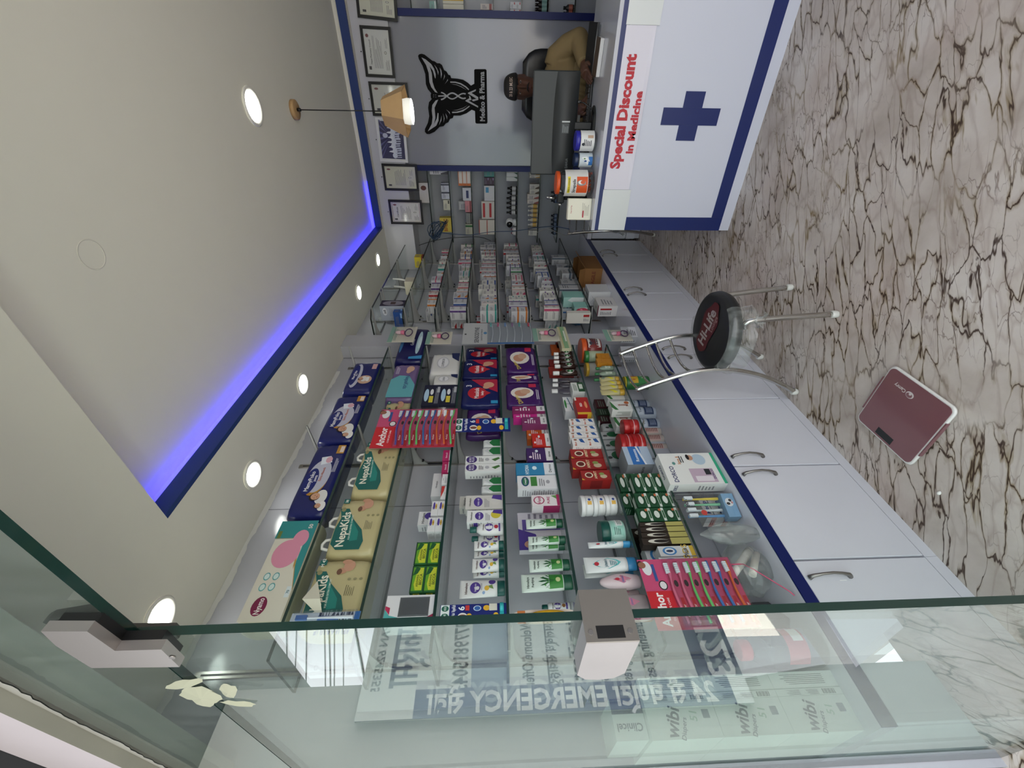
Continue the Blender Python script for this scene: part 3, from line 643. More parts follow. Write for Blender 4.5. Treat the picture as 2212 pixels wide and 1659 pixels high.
# counter jars and boxes
def jar(name, label, x, y, r, h, lid, glassm, z=CZ+.0005, band=None, fill=None, lid_h=.02, neck=.86, art=None, group=None, rotz=0):
    t = thing(name, label, 'jar', (x, y, z), rotz, group)
    b = MB(); b.lathe([(r*.86, 0), (r, .008), (r, h*.72), (r*.97, h*.8), (r*neck, h-lid_h)], glassm, n=28); b.build('body', t)
    b = MB(); b.lathe([(r*neck*1.07, h-lid_h+.0004), (r*neck*1.09, h-lid_h+.003), (r*neck*1.09, h-.002), (r*neck*1.02, h)], mat(lid, .35), n=28); b.build('lid', t)
    if fill:
        b = MB(); rr = random.Random(2)
        for i in range(90):
            a = rr.random()*6.28; q = (r-.014)*rr.random()**.5; b.ball((q*math.cos(a), q*math.sin(a), .012+rr.random()*h*fill[1]), .009, fill[0], 7, 4)
        b.build('contents', t)
    if band:
        b = MB(); z0, z1, col = band[:3]; n = 32; a0 = -PI/2-1.45; a1 = -PI/2+1.45; rs = r+.0008
        vs = []
        for i in range(n+1):
            a = a0+(a1-a0)*i/n; vs += [(rs*math.cos(a), rs*math.sin(a), h*z0), (rs*math.cos(a), rs*math.sin(a), h*z1)]
        b.add(vs, [(2*i, 2*i+2, 2*i+3, 2*i+1) for i in range(n)], mat(col, .45), True)
        W = rs*(a1-a0); H = h*(z1-z0)
        def bend(u, v, l, rs=rs, a0=a0, z0=z0, h=h): a = a0+u/rs; return Vector(((rs+l*2)*math.cos(a), (rs+l*2)*math.sin(a), h*z0+v))
        F = Face((0, 0, 0), (1, 0, 0), (0, 0, 1), W, H, bend)
        if art: art(b, F)
        b.build('label', t)
    return t
def a_strep(b, F):
    b.rect(F, .28, .78, .72, .90, '#E3CF2E', 1); b.text(F, 'FREE 20 LOZENGES', .5, .84, .06, '#3A3A10', 2, wmax=.36)
    b.rect(F, .28, .02, .72, .5, '#D9541E', 1); b.pol(F, [(.28, .02), (.28, .78), (.50, .78), (.58, .30), (.5, .02)], '#E8E6E2', 2)
    b.text(F, 'Strepsils', .47, .62, .13, '#23232B', 3, wmax=.36); b.ell(F, .56, .3, .07, .2, '#8C8A86', 3); b.ell(F, .575, .3, .05, .14, '#E6E2DC', 4); b.ell(F, .58, .24, .045, .1, '#D9541E', 5)
jar('sweet_jar', 'large clear jar with orange lid and orange white throat lozenge label on the counter', -.49, 2.745, .074, .228, '#D8551F', CLEAR, band=(.18, .78, '#DAD8D4'), fill=('#7A2E14', .4), art=a_strep, lid_h=.022, neck=.80)
def a_lab(b, F): b.lines(F, .36, .2, .6, .8, 5, '#4A4A50', 1); b.rect(F, .62, .1, .72, .5, '#C3A48C', 1); b.ell(F, .42, .8, .05, .12, '#33353B', 2)
jar('sweet_jar', 'small clear jar with violet-blue lid and white label on the counter', -.27, 2.79, .053, .125, '#2A2A9A', CLEAR, band=(.14, .78, '#E2E2E0'), art=a_lab, lid_h=.026, neck=.9)
def a_pou(b, F):
    b.rect(F, .3, .0, .7, .3, '#2B6FB8', 1); b.pol(F, [(.32, .35), (.66, .85), (.7, .45), (.5, .2)], '#E9ECEC', 2); b.ell(F, .5, .55, .04, .1, '#274F86', 3); b.ell(F, .6, .62, .03, .08, '#5D8A4B', 3)
jar('sweet_jar', 'small clear jar of blue white sachets with dark navy lid on the counter', -.372, 2.80, .040, .12, '#14264A', CLEAR, band=(.1, .75, '#C9D2D8'), art=a_pou, lid_h=.024, neck=.9)
t = thing('payment_box', 'cream white payment stand box at the left end of the counter', 'box', (-.632, 2.70, CZ+.0005), math.radians(10))
b = MB(); b.rbox(-.062, .062, -.02, .03, 0, .148, mat('#E3E0CE', .45), .004); F = Face((-.062, -.0202, 0), (1, 0, 0), (0, 0, 1), .124, .148)
b.lines(F, .2, .12, .85, .42, 5, '#8A857C', 1, .25); b.rect(F, .12, .32, .44, .38, '#B2404A', 2); b.text(F, 'Scan & Pay', .5, .86, .05, '#B2605A', 2, wmax=.4); b.build('body', t)
# microphone-style stand and cables behind the box
t = thing('clamp_stand', 'chrome and black clamp stand with coiled cables behind the payment box', 'stand', (-.60, 2.86, CZ+.0005))
b = MB(); b.tube([(0, 0, .0), (0, 0, .17)], .012, BLACK, 10); b.rbox(-.03, .03, -.018, .018, .15, .195, BLACK, .005); b.build('post', t)
b = MB(); b.tube([(-.0, 0, .2), (0, 0, .262)], .009, CHROME, 12); b.build('rod', t)
for s in (-1, 1):
    b = MB(); b.tube([(.032*s, 0, .172), (.048*s, 0, .172)], .013, CHROME, 12); b.build('knob', t)
b = MB(); r = random.Random(1)
for k in range(5):
    b.tube([(.02+.055*math.cos(a)+.01*k, -.01+.02*math.sin(a*.5+k), .06+.055*math.sin(a)+.008*k) for a in np.linspace(-.4*k, 5.4, 26)], .004, BLACK, 6)
b.build('cable', t)
# book and tablet by the seated person
t = thing('open_book', 'open book with white page edges lying on the counter beside the arm', 'book', (.125, 2.925, CZ+.0005), math.radians(-8))
b = MB(); b.rbox(-.085, .085, -.05, .05, 0, .022, mat('#E2DFDC', .7), .002); b.build('pages', t); b = MB(); b.box(-.087, .087, -.052, .052, .0222, .0245, mat('#4A3B30', .6)); b.build('cover', t)
t = thing('tablet', 'black tablet with grey rim propped on the counter under the hand', 'tablet', (.165, 3.058, CZ+.0005), math.radians(-6))
b = MB(); vs = [(-.12, -.05, .02), (.12, -.05, .02), (.12, .05, .05), (-.12, .05, .05)]; 
b.add([(x, y, z-.012) for x, y, z in vs]+vs, [(4, 5, 6, 7), (3, 2, 1, 0), (0, 1, 5, 4), (1, 2, 6, 5), (2, 3, 7, 6), (3, 0, 4, 7)], BLACK); b.build('screen', t)
b = MB(); b.box(-.11, .11, -.04, .045, 0, .008, mat('#55585A', .4)); b.tube([(-.118, -.051, .018), (.118, -.051, .018)], .004, mat('#8A8C8C', .3, .8), 8); b.tube([(0, .02, .004), (0, .03, .03)], .01, BLACK, 8); b.build('foot', t)
t = thing('red_bag', 'dark red bag standing on the counter at the right edge of the frame', 'bag', (.475, 2.92, CZ+.0005))
b = MB(); b.lathe([(.05, 0), (.075, .02), (.08, .08), (.07, .13), (.05, .15)], mat('#6E1D20', .5, noise=.2), n=18, sx=1.2, sy=.8); b.build('body', t)
b = MB(); b.tube([(-.05, 0, .14), (-.04, 0, .19), (.0, 0, .205), (.04, 0, .19), (.05, 0, .14)], .007, mat('#5A1518', .5), 8); b.build('handle', t)
# ================================================================ OFFICE CHAIR + SEATED PERSON
t = thing('office_chair', 'black padded office chair behind the counter with a person sitting in it', 'chair', (-.02, 3.475, 0))
BLK = mat('#0C0C0E', .35)
b = MB(); rs = []
for i in range(17):
    k = i/16; z = .62+.655*k; w = .215*(1-max(0, (k-.72)/.28)**4*.35)
    dy = .14+.03*math.sin(k*PI)
    rs.append([(w*math.copysign(abs(math.cos(a))**.5, math.cos(a)), dy+.035*math.copysign(abs(math.sin(a))**.7, math.sin(a)), z) for a in np.linspace(0, 2*PI, 25)[:-1]])
b.ring(rs, BLK); b.build('backrest', t)
b = MB(); b.rbox(-.23, .23, -.22, .16, .46, .53, BLK, .03); b.build('seat', t)
b = MB(); b.tube([(0, .0, .08), (0, 0, .46)], .025, CHROME); b.tube([(0, .1, .47), (0, .21, .5), (0, .21, .75)], .018, BLK); b.build('column', t)
for i in range(5):
    a = 2*PI*i/5; b = MB(); b.tube([(0, 0, .09), (.26*math.cos(a), .26*math.sin(a), .06)], [.022, .014], BLK); b.ball((.27*math.cos(a), .27*math.sin(a), .03), .03, BLK); b.build('leg', t)
SKIN = mat('#523426', .55); SHIRT = mat('#7A6744', .8, noise=.12)
def fuse(o, vox, it=3):
    m = o.modifiers.new('fuse', 'REMESH'); m.mode = 'VOXEL'; m.voxel_size = vox; m.use_smooth_shade = True
    s = o.modifiers.new('soft', 'SMOOTH'); s.iterations = it; s.factor = .5
P = thing('person', 'seated person in a dark cap and tan shirt leaning behind the counter monitor', 'person', (-.022, 3.36, 0))
hz = 1.297                                                            # eye-line height of the head
def head_pt(u, v):
    # u around (0 = face, -Y), v from chin (-1) to crown (1)
    a = u; ph = v*PI/2; cz = math.sin(ph); cr = math.cos(ph)
    w = .062; d = .092
    if v < 0: w *= 1-.30*(-v)**1.6; d *= 1-.16*(-v)**2
    x = w*cr**.82*math.sin(a); y = -d*cr**.82*math.cos(a); z = .118*cz
    f = max(0, math.cos(a))
    nose = math.exp(-((a)/.17)**2)*(math.exp(-((z+.012)/.026)**2)*.022+math.exp(-((z-.012)/.02)**2)*.008)
    brow = math.exp(-((z-.032)/.011)**2)*f**2*.006; sock = -math.exp(-((z-.014)/.012)**2)*(math.exp(-((abs(a)-.42)/.2)**2))*.009
    lips = math.exp(-((z+.047)/.010)**2)*math.exp(-(a/.3)**2)*.007; chin = math.exp(-((z+.088)/.02)**2)*math.exp(-(a/.4)**2)*.010
    cheek = math.exp(-((z+.022)/.026)**2)*math.exp(-((abs(a)-.6)/.25)**2)*.006
    y -= nose+brow+sock+lips+chin+cheek*.7
    return (x, y, z+hz-.005)
b = MB(); rings = []
for i in range(40):
    v = -.985+1.97*i/39; rings.append([head_pt(2*PI*j/48, v) for j in range(48)])
b.ring(rings, SKIN)
for s in (-1, 1):
    b.lathe([(.004, -.03), (.011, -.02), (.013, .0), (.012, .018), (.005, .028)], SKIN, (.064*s, .012, hz-.002), 10, .5, 1.3)
b.tube([(0, .035, 1.05), (0, .03, 1.14), (0, .02, 1.24)], [.062, .052, .052], SKIN, 16)
def limb(pts, rad): b.tube(pts, rad, SKIN, 14)
b.lathe([(.15, .56), (.155, .62), (.16, .85), (.165, 1.0), (.14, 1.09), (.06, 1.13)], SKIN, (0, .05, 0), 24, 1, .62)
SH = {1: ((.165, .05, 1.065), (.25, -.04, .945), (.205, -.155, .93), (.12, -.215, .925)), -1: ((-.165, .05, 1.065), (-.25, -.06, .95), (-.2, -.15, .93), (-.13, -.2, .922))}
for s, (a, e, w0, w) in SH.items():
    limb([a, [(a[i]+e[i])/2+.01 for i in range(3)], e], [.056, .05, .043]); limb([e, [(e[i]+w[i])/2 for i in range(3)], w], [.043, .037, .026])
    wv = Vector(w); dv = (wv-Vector(e)).normalized(); sd = dv.cross(Vector((0, 0, 1))).normalized()
    b.tube([wv, wv+dv*.045, wv+dv*.085], [.026, .036, .034], SKIN, 12)
    for k, (off, L) in enumerate(((-.027, .062), (-.009, .075), (.009, .07), (.026, .055))):
        q = wv+dv*.08+sd*off; b.tube([q, q+dv*L*.5+Vector((0, 0, -.004)), q+dv*L+Vector((0, 0, -.018))], [.0095, .009, .0075], SKIN, 8)
    q = wv+dv*.03-sd*.03*s; b.tube([q, q+dv*.03-sd*.022*s, q+dv*.055-sd*.026*s+Vector((0, 0, -.01))], [.011, .0105, .008], SKIN, 8)
for s in (-1, 1):
    limb([(.09*s, .08, .625), (.12*s, -.12, .63), (.13*s, -.28, .60)], [.085, .075, .06]); limb([(.13*s, -.28, .59), (.13*s, -.25, .3), (.13*s, -.22, .08)], [.058, .055, .04]); limb([(.13*s, -.20, .045), (.13*s, -.34, .03)], [.04, .03])
o = b.build('body', P); fuse(o, .0045, 4)
b = MB(); b.lathe([(.155, .55), (.18, .62), (.182, .85), (.188, 1.0), (.172, 1.08), (.11, 1.135), (.07, 1.15)], SHIRT, (0, .05, 0), 28, 1, .66)
for s, (a, e, w0, w) in SH.items():
    m = [(a[i]+e[i])/2+(.012 if i == 0 and s > 0 else 0) for i in range(3)]
    b.tube([(a[0]*.7, a[1], a[2]+.012), a, m, e], [.07, .074, .066, .06], SHIRT, 16); b.tube([e, [(e[i]+w[i])/2 for i in range(3)], [w[i]*.97+e[i]*.03 for i in range(3)]], [.059, .05, .042], SHIRT, 16); b.ball(e, .06, SHIRT)
for i in range(7):
    a = -.9+.3*i; b.tube([(.14*math.sin(a), .05-.125*math.cos(a), .80+.02*i), (.15*math.sin(a+.2), .05-.128*math.cos(a+.2), .95+.01*i)], .009, SHIRT, 6)
o = b.build('shirt', P); fuse(o, .007, 3)
b = MB(); b.box(.075, .135, -.0775, -.070, .93, .965, mat('#7C6947', .8)); b.lathe([(.007, 0), (.007, .004)], BLACK, (.08, -.08, .945), 8); b.build('pocket_flap', P)
TR = mat('#1F2126', .8); b = MB()
for s in (-1, 1):
    b.tube([(.09*s, .09, .638), (.12*s, -.12, .635), (.13*s, -.285, .605)], [.1, .088, .072], TR, 14); b.tube([(.13*s, -.285, .60), (.13*s, -.26, .3), (.13*s, -.22, .09)], [.07, .066, .056], TR, 14)
b.build('trousers', P)
b = MB()
for s in (-1, 1): b.rbox(.13*s-.045, .13*s+.045, -.36, -.16, .001, .075, BLACK, .02)
b.build('shoes', P)
CAPM = mat('#15110F', .7, noise=.2); b = MB(); rings = []
for i in range(12):
    v = i/11; rr = math.cos(v*PI/2)**.62; rings.append([(.077*rr*math.sin(2*PI*j/36), .012-.103*rr*math.cos(2*PI*j/36), hz+.034+.082*math.sin(v*PI/2)) for j in range(36)])
b.ring(rings, CAPM)
vs = []; n = 18
for i in range(n+1):
    a = -1.25+2.5*i/n; vs += [(.076*math.sin(a), .012-.102*math.cos(a), hz+.036), (.072*math.sin(a), -.03-.115*math.cos(a)-.012, hz+.028+.006*math.cos(a))]
b.add(vs, [(2*i, 2*i+2, 2*i+3, 2*i+1) for i in range(n)]+[(2*i+1, 2*i+3, 2*i+2, 2*i) for i in range(n)], CAPM, True)
rs0 = .107
def bend(u, v, l): a = -.8+u/.1; return Vector((.0775*math.sin(a)*1.012, .012-.1045*math.cos(a)-l*4, hz+.052+v))
b.text(Face((0, 0, 0), (1, 0, 0), (0, 0, 1), .16, .04, bend), '20 & 23 MUSIC', .5, .5, .5, '#A9968A', 3, wmax=.9); b.build('cap', P)
b = MB()
for s in (-1, 1):
    b.ball((.027*s, -.0745, hz+.010), .0115, mat('#8E8078', .3), 12, 8, sz=.55); b.ball((.027*s, -.0802, hz+.0098), .0062, mat('#0E0806', .2), 10, 6, sz=.8)
b.build('eyes', P)
b = MB(); HR = mat('#0B0807', .8)
for s in (-1, 1): b.tube([(.012*s, -.097, hz+.026), (.027*s, -.0925, hz+.031), (.044*s, -.077, hz+.027)], [.003, .004, .002], HR, 6)
b.tube([(-.026, -.094, hz-.045), (-.012, -.104, hz-.036), (0, -.107, hz-.035), (.012, -.104, hz-.036), (.026, -.094, hz-.045)], [.002, .005, .005, .005, .002], HR, 8)
b.lathe([(.058, .0), (.067, .012), (.066, .04)], HR, (0, .03, hz-.03), 20, 1, 1.05)
b.build('hair', P)
b = MB(); b.tube([(-.02, -.0965, hz-.053), (0, -.1, hz-.052), (.02, -.0965, hz-.053)], [.002, .005, .002], mat('#4A2420', .5), 8); b.build('mouth', P)
# ================================================================ PENDANT LAMP
lx, ly = -.149, 2.965
t = thing('pendant_lamp', 'wooden pendant lamp with glowing white bulb hanging over the counter', 'pendant lamp', (lx, ly, ZT))
WOOD = mat('#B08E62', .55, noise=.18)
b = MB(); b.lathe([(.052, -.001), (.052, -.02), (.046, -.024), (.0005, -.024)], WOOD, n=28); b.build('ceiling_rose', t)
zt, zb = zat(829, lx, ly)-ZT, zat(878, lx, ly)-ZT
b = MB(); b.tube([(0, 0, -.024), (0, 0, zt+.005)], .003, BLACK, 8); b.lathe([(.009, -.045), (.009, -.025)], BLACK, n=10); b.build('cord', t)
b = MB(); n = 6
R1 = [(.075*math.cos(2*PI*j/n+.3), .075*math.sin(2*PI*j/n+.3), zt) for j in range(n)]; R2 = [(.138*math.cos(2*PI*j/n+.3), .138*math.sin(2*PI*j/n+.3), zb) for j in range(n)]
R3 = [(.132*math.cos(2*PI*j/n+.3), .132*math.sin(2*PI*j/n+.3), zb) for j in range(n)]; R4 = [(.07*math.cos(2*PI*j/n+.3), .07*math.sin(2*PI*j/n+.3), zt-.006) for j in range(n)]
b.ring([R4, R3, R2, R1], WOOD, False); b.build('lamp_shade', t)
b = MB(); b.lathe([(.045, zt-.02), (.062, zb+.02), (.068, zb-.01), (.066, zb-.034)], mat('#E9E9E0', .4, emit=.7), n=28, cap1=False, cap0=False); b.lathe([(.066, zb-.034), (.05, zb-.036), (.0005, zb-.036)], mat('#FDFEFA', .4, emit=10), n=28, cap0=False); b.build('bulb', t)
# ================================================================ CHROME CHAIR WITH ROUND SEAT
def make_chair(label):
    t = thing('metal_chair', label, 'chair', (-.985, 1.712, 0), 0, 'chrome chairs with round seats')
    def L(x, y, z): return (x+.985, y-1.712, z)
    b = MB(); b.lathe([(.165, .395), (.182, .405), (.19, .425), (.186, .447), (.165, .459), (.10, .463), (.0005, .464)], mat('#17181A', .45), (.035, -.012, 0), 40)
    s = b.build('seat', t)
    # red maker's patch under the clear cover
    def bend(u, v, l): return Vector((-.078+u, -.058+v*1.2-.1*(u-.125), .4662+l-.0012*((u-.125)**2+(v-.05)**2)*40))
    F = Face((0, 0, 0), (1, 0, 0), (0, 1, 0), .25, .1, bend)
    b = MB(); pr = mat('#4E1218', .6); q = []
    for j in range(28):
        a = 2*PI*j/28; q.append((.125+.128*math.copysign(abs(math.cos(a))**.75, math.cos(a))*(1+.05*math.cos(4*a)), .05+.05*math.copysign(abs(math.sin(a))**.7, math.sin(a))*(1+.16*math.cos(5*a))))
    b.add([F.pt(x, y, .0004) for x, y in q]+[F.pt(.125, .05, .0004)], [(j, (j+1) % 28, 28) for j in range(28)], pr)
    b.text(F, 'Hi-Life', .5, .56, .5, '#968C8A', 3, wmax=.86, bold=.03); b.text(F, 'Lounge', .66, .2, .2, '#8A6A6A', 3, wmax=.35)
    b.build('patch', s)
    r = random.Random(8); b = MB(); rings = []
    for z, rr in ((.4645, .176), (.452, .192), (.43, .1955), (.405, .192), (.385, .2), (.372, .205)):
        ring = []
        for j in range(40):
            a = .9+4.15*j/39; k = rr*(1+(.012+(.1 if z < .39 else 0)*r.random())*(r.random()-.3)); ring.append((.035+k*math.cos(a+.75), -.012+k*math.sin(a+.75), z-(.02*r.random() if z < .39 else 0)))
        rings.append(ring)
    b.ring(rings, BAGPLASTIC, True, False, False, closed=False)
    for k in range(3):
        a = .2+.5*k; q = Vector((.035+.195*math.cos(a-.3), -.012-.19+.01*k, .41)); vs = [q+Vector(((r.random()-.5)*.07, -.01-.03*r.random(), -.07*r.random())) for _ in range(7)]
        b.add(vs, [(0, 1, 2), (0, 2, 3), (0, 3, 4), (0, 4, 5), (0, 5, 6)], BAGPLASTIC, True)
    b.build('plastic_cover', s)
    def leg(pts, rad=.0125, foot=True):
        b = MB(); P = [Vector(L(*p)) for p in pts]; out = []
        for i in range(len(P)-1):                                       # smooth path
            p0, p1, p2, p3 = P[max(i-1, 0)], P[i], P[i+1], P[min(i+2, len(P)-1)]
            for k in range(6):
                u = k/6; out.append(.5*((2*p1)+(p2-p0)*u+(2*p0-5*p1+4*p2-p3)*u*u+(3*p1-p0-3*p2+p3)*u**3))
        out.append(P[-1]); b.tube(out, rad, CHROME, 12); o = b.build('leg', t)
        if foot:
            f = MB(); e = out[-1]; f.lathe([(.014, -.012), (.016, -.004), (.016, .012), (.0125, .018)], mat('#CFCFC8', .4), (e.x, e.y, .0125), 14); f.build('rubber_foot', o)
        return out
    leg([(-.862, 1.86, .385), (-.84, 1.872, .33), (-.803, 1.88, .013)]); leg([(-.86, 1.565, .385), (-.82, 1.56, .36), (-.789, 1.556, .013)])
    back = {}
    for s, y, xo in ((0, 1.55, 0), (1, 1.872, .0)):
        back[s] = leg([(-1.187, y, .815), (-1.135, y, .70), (-1.085, y, .56), (-1.072, y, .43), (-1.095, y, .28), (-1.14, y, .15), (-1.21, y, .012)])
    b = MB(); b.tube([L(-.95, 1.70, .396), L(-1.02, 1.56, .396), L(-1.076, 1.555, .40)], .008, CHROME); b.tube([L(-.95, 1.70, .394), L(-1.02, 1.86, .396), L(-1.076, 1.868, .40)], .008, CHROME); b.tube([L(-.86, 1.57, .39), L(-.94, 1.71, .388), L(-.862, 1.86, .39)], .009, CHROME); b.build('seat_frame', t)
    for k in range(5):
        z = .795-.058*k; i = min(range(len(back[0])), key=lambda i: abs(back[0][i].z-z)); a, c = back[0][i], back[1][i]
        b = MB(); b.tube([a.lerp(c, u)+Vector((-.052*math.sin(PI*u), 0, -.012*math.sin(PI*u))) for u in np.linspace(0, 1, 13)], .0062, CHROME, 8); b.build('back_rail', t)
    return t
ch = make_chair('chrome chair with round black seat half wrapped in torn clear plastic, by the cabinets')
copy_thing(ch, (-.857, 3.69, 0), 'chrome chair tucked behind the counter, mostly hidden', math.radians(-60))
# ================================================================ BATHROOM SCALE
c = [atZ(x, y, .02) for x, y in ((1932, 792), (2072, 888), (1962, 1005), (1850, 900))]
cx, cy = sum(p[0] for p in c)/4, sum(p[1] for p in c)/4
t = thing('bathroom_scale', 'square maroon glass bathroom scale with white rim lying on the floor', 'scale', (cx, cy, 0), math.radians(0))
def rsq(h, r, z, n=7):
    out = []
    for sx, sy, a0 in ((1, 1, 0), (-1, 1, PI/2), (-1, -1, PI), (1, -1, 1.5*PI)):
        for i in range(n): a = a0+PI/2*i/(n-1); out.append((sx*(h-r)+r*math.cos(a), sy*(h-r)+r*math.sin(a), z))
    return out
b = MB(); WR = mat('#D8D6D2', .4); b.ring([rsq(.124, .02, .008), rsq(.1315, .022, .012), rsq(.133, .022, .018), rsq(.1315, .021, .0215), rsq(.128, .02, .0222)], WR, True); b.build('rim', t)
b = MB(); MAR = mat('#775055', .18, coat=.3); b.ring([rsq(.1255, .018, .0223), rsq(.1255, .018, .0245)], MAR, False)
for s in (-1, 1): b.box(-.075, .075, s*.1335-.002, s*.1335+.002, .012, .0246, MAR)



G = Face((.12, -.12, .0245), (0, 1, 0), (-1, 0, 0), .24, .24)
b.ell(G, .56, .17, .065, .05, '#C9BFBD', 1); b.ell(G, .565, .178, .05, .036, '#775055', 2); b.ell(G, .56, .155, .02, .02, '#C9BFBD', 3); b.text(G, 'Camry', .74, .17, .055, '#C9BFBD', 1, wmax=.2)
b.build('glass_top', t)
b = MB(); b.box(-.118, -.092, -.036, .036, .0246, .0252, mat('#12181A', .1)); b.build('display', t)
for sx in (-1, 1):
    for sy in (-1, 1): b = MB(); b.lathe([(.014, .0003), (.014, .0078)], BLACK, (sx*.1, sy*.1, 0), 12); b.build('foot', t)
# scrap of white on the floor
p = atZ(2028, 1065, .003); b = MB(); b.lathe([(.001, 0), (.009, .001), (.007, .005), (.001, .007)], mat('#E8E6E0', .8), (p[0], p[1], .0003), 7, 1, .7); tag(b.build('paper_scrap'), 'tiny white scrap lying on the marbled floor right of the scale', 'scrap')
# ================================================================ GOODS ON THE NEAR SHELVES
E3 = .0004
def spot(L, y0, y1, xt, rec=.012, xb=None, x=None):
    """photo rows y0..y1 of a front face on shelf L and its top edge xt -> (x, ymid, z, width, height)"""
    z = ZA[L] if L in ZA else .552
    X = SX-rec if x is None else x
    if xb is not None: X = min(float(atZ(xb, y1, z)[0]), SX-.006 if L in ZA else CABX-.01)
    ya, yb = Yat(y1, X, z), Yat(y0, X, z); ym = (ya+yb)/2
    return X, ym, z+E3, abs(yb-ya), max(.012, zat(xt, X, ym)-z)
def carton_geo(dx, dy, dz, col, art=None, side=None, top=None):
    b = MB(); c = mat(col, .45) if isinstance(col, str) else col
    b.box(-dx, 0, -dy/2, dy/2, 0, dz, c); F = boxfaces(dx, dy, dz)
    if side: b.rect(F['N'], 0, 0, 1, 1, side, 0)
    if top: b.rect(F['T'], 0, 0, 1, 1, top, 0)
    if art: art(b, F)
    return b
def carton(L, y0, y1, xt, label, col, art=None, depth=.05, rec=.012, xb=None, name='carton', cat='box', group=None, side=None, top=None, n=1, labels=None, gap=.0006, x=None, dz=None, tw=0):
    X, ym, z, w, h = spot(L, y0, y1, xt, rec, xb, x); h1 = (dz or h)/n-(gap if n > 1 else 0)
    X = max(X, WX+.012+depth); out = []
    for k in range(n):
        b = carton_geo(depth, w-.001, h1, col, art, side, top)
        o = b.build(name, None, (X, ym, z+k*(h1+gap)), tw); tag(o, labels[k] if labels else label, cat, group); out.append(o)
    return out
def superpack(dx, dy, dz, col, p=.32, pinch=.55, n=40, wr=.004, seed=0, hb=.06):
    """soft plastic pack: boxy pillow, front flat near x = 0"""
    b = MB(); r = random.Random(seed); rs = []
    for i in range(15):
        k = i/14; e = min(k, 1-k); s = 1-(1-pinch)*max(0, 1-e/hb)**2 if e < hb else 1
        s2 = 1-.06*max(0, 1-e/.25); ring = []
        for j in range(n):
            a = 2*PI*j/n; c, q = math.cos(a), math.sin(a); c = math.copysign(abs(c)**p, c); q = math.copysign(abs(q)**p, q)
            f = wr*(r.random()-.5) if 0 < i < 14 and abs(c) < .98 else 0
            ring.append((-dx/2+dx/2*c*s+(f if c < .9 else 0), dy/2*q*s2, k*dz))
        rs.append(ring)
    b.ring(rs, mat(col, .3), True); return b
def softpack(L, y0, y1, xt, label, col, art, depth=.10, rec=.012, name='diaper_pack', cat='diaper pack', group=None, seed=1, x=None, tags=None, flap=None):
    X, ym, z, w, h = spot(L, y0, y1, xt, rec, None, x)
    t = thing(name, label, cat, (X, ym, z), 0, group)
    b = superpack(depth, w-.002, h, col, seed=seed); F = Face((.0012, -w/2*.93, h*.05), (0, 1, 0), (0, 0, 1), w*.93, h*.9); art(b, F); b.build('pouch', t)
    if tags:
        for u in tags:
            b = MB(); y = -w/2+w*u; b.tube([(-.03, y-.022, h-.006), (-.025, y-.018, h+.018), (-.028, y, h+.024), (-.03, y+.018, h+.016), (-.03, y+.022, h-.006)], .0055, mat('#E6E6E2', .6), 8); b.build('carry_strap', t)
    if flap: b = MB(); flap(b, F); b.build('paper_flap', t)
    return t
def baby(b, F, u, v, s, skin='#C99A7E', hair='#2A1C16', L=4, body='#D9D8D6'):
    b.ell(F, u, v-.55*s, .75*s*F.h/F.w, .5*s, body, L); b.ell(F, u, v, .42*s*F.h/F.w, .45*s, hair, L+1); b.ell(F, u+.02*s, v-.07*s, .36*s*F.h/F.w, .38*s, skin, L+2)
    for k in (-1, 1): b.ell(F, u+k*.13*s*F.h/F.w, v-.03*s, .035*s*F.h/F.w, .035*s, hair, L+3, 8)
    b.ell(F, u, v-.22*s, .1*s*F.h/F.w, .035*s, '#8E4A42', L+3, 8)
# --- shelf A: big diaper packs
def a_nyamo(b, F):
    TE = '#2E8A8C'
    b.rect(F, .80, .0, 1, 1, TE, 0); b.pol(F, [(0, .0), (.28, .0), (.5, .16), (.74, .26), (1, .28), (1, 0)], TE, 1); b.pol(F, [(.28, .0), (.5, .16), (.74, .26), (.8, .27), (.8, .30), (.5, .21), (.24, .0)], '#B08C4A', 2)
    b.rect(F, 0, .18, .79, .97, '#D9D4C6', 1); b.pol(F, [(.0, .0), (.26, .0), (.5, .18), (.0, .18)], '#D9D4C6', 2)
    b.ell(F, .63, .52, .15, .34, '#D98FA8', 3, 26); b.ell(F, .79, .30, .10, .20, '#D98FA8', 3)
    b.ell(F, .13, .62, .085, .17, '#7A1B45', 3); b.text(F, 'Nyamo', .13, .62, .13, '#EDE6E4', 4, rot=.0, wmax=.14)
    for i in range(2):
        for k in range(2): b.ell(F, .30+.10*i, .74-.22*k, .038, .08, '#5FA3A6', 3); b.ell(F, .30+.10*i, .74-.22*k, .028, .06, '#CFE0DC', 4)
    b.text(F, '50', .93, .16, .1, '#EDE6E4', 4); b.rect(F, .80, .86, .88, .95, '#6B7A3A', 3); b.rect(F, .2, .03, .3, .14, '#D8E2E4', 4); b.text(F, '70', .25, .085, .06, '#2A5B66', 5)
softpack('A', 1118, 1352, 560, 'large cream and teal diaper pack lying at the near end of the top shelf', '#CFC8B6', a_nyamo, .12, .008, group='diaper packs on the top shelf', seed=3)
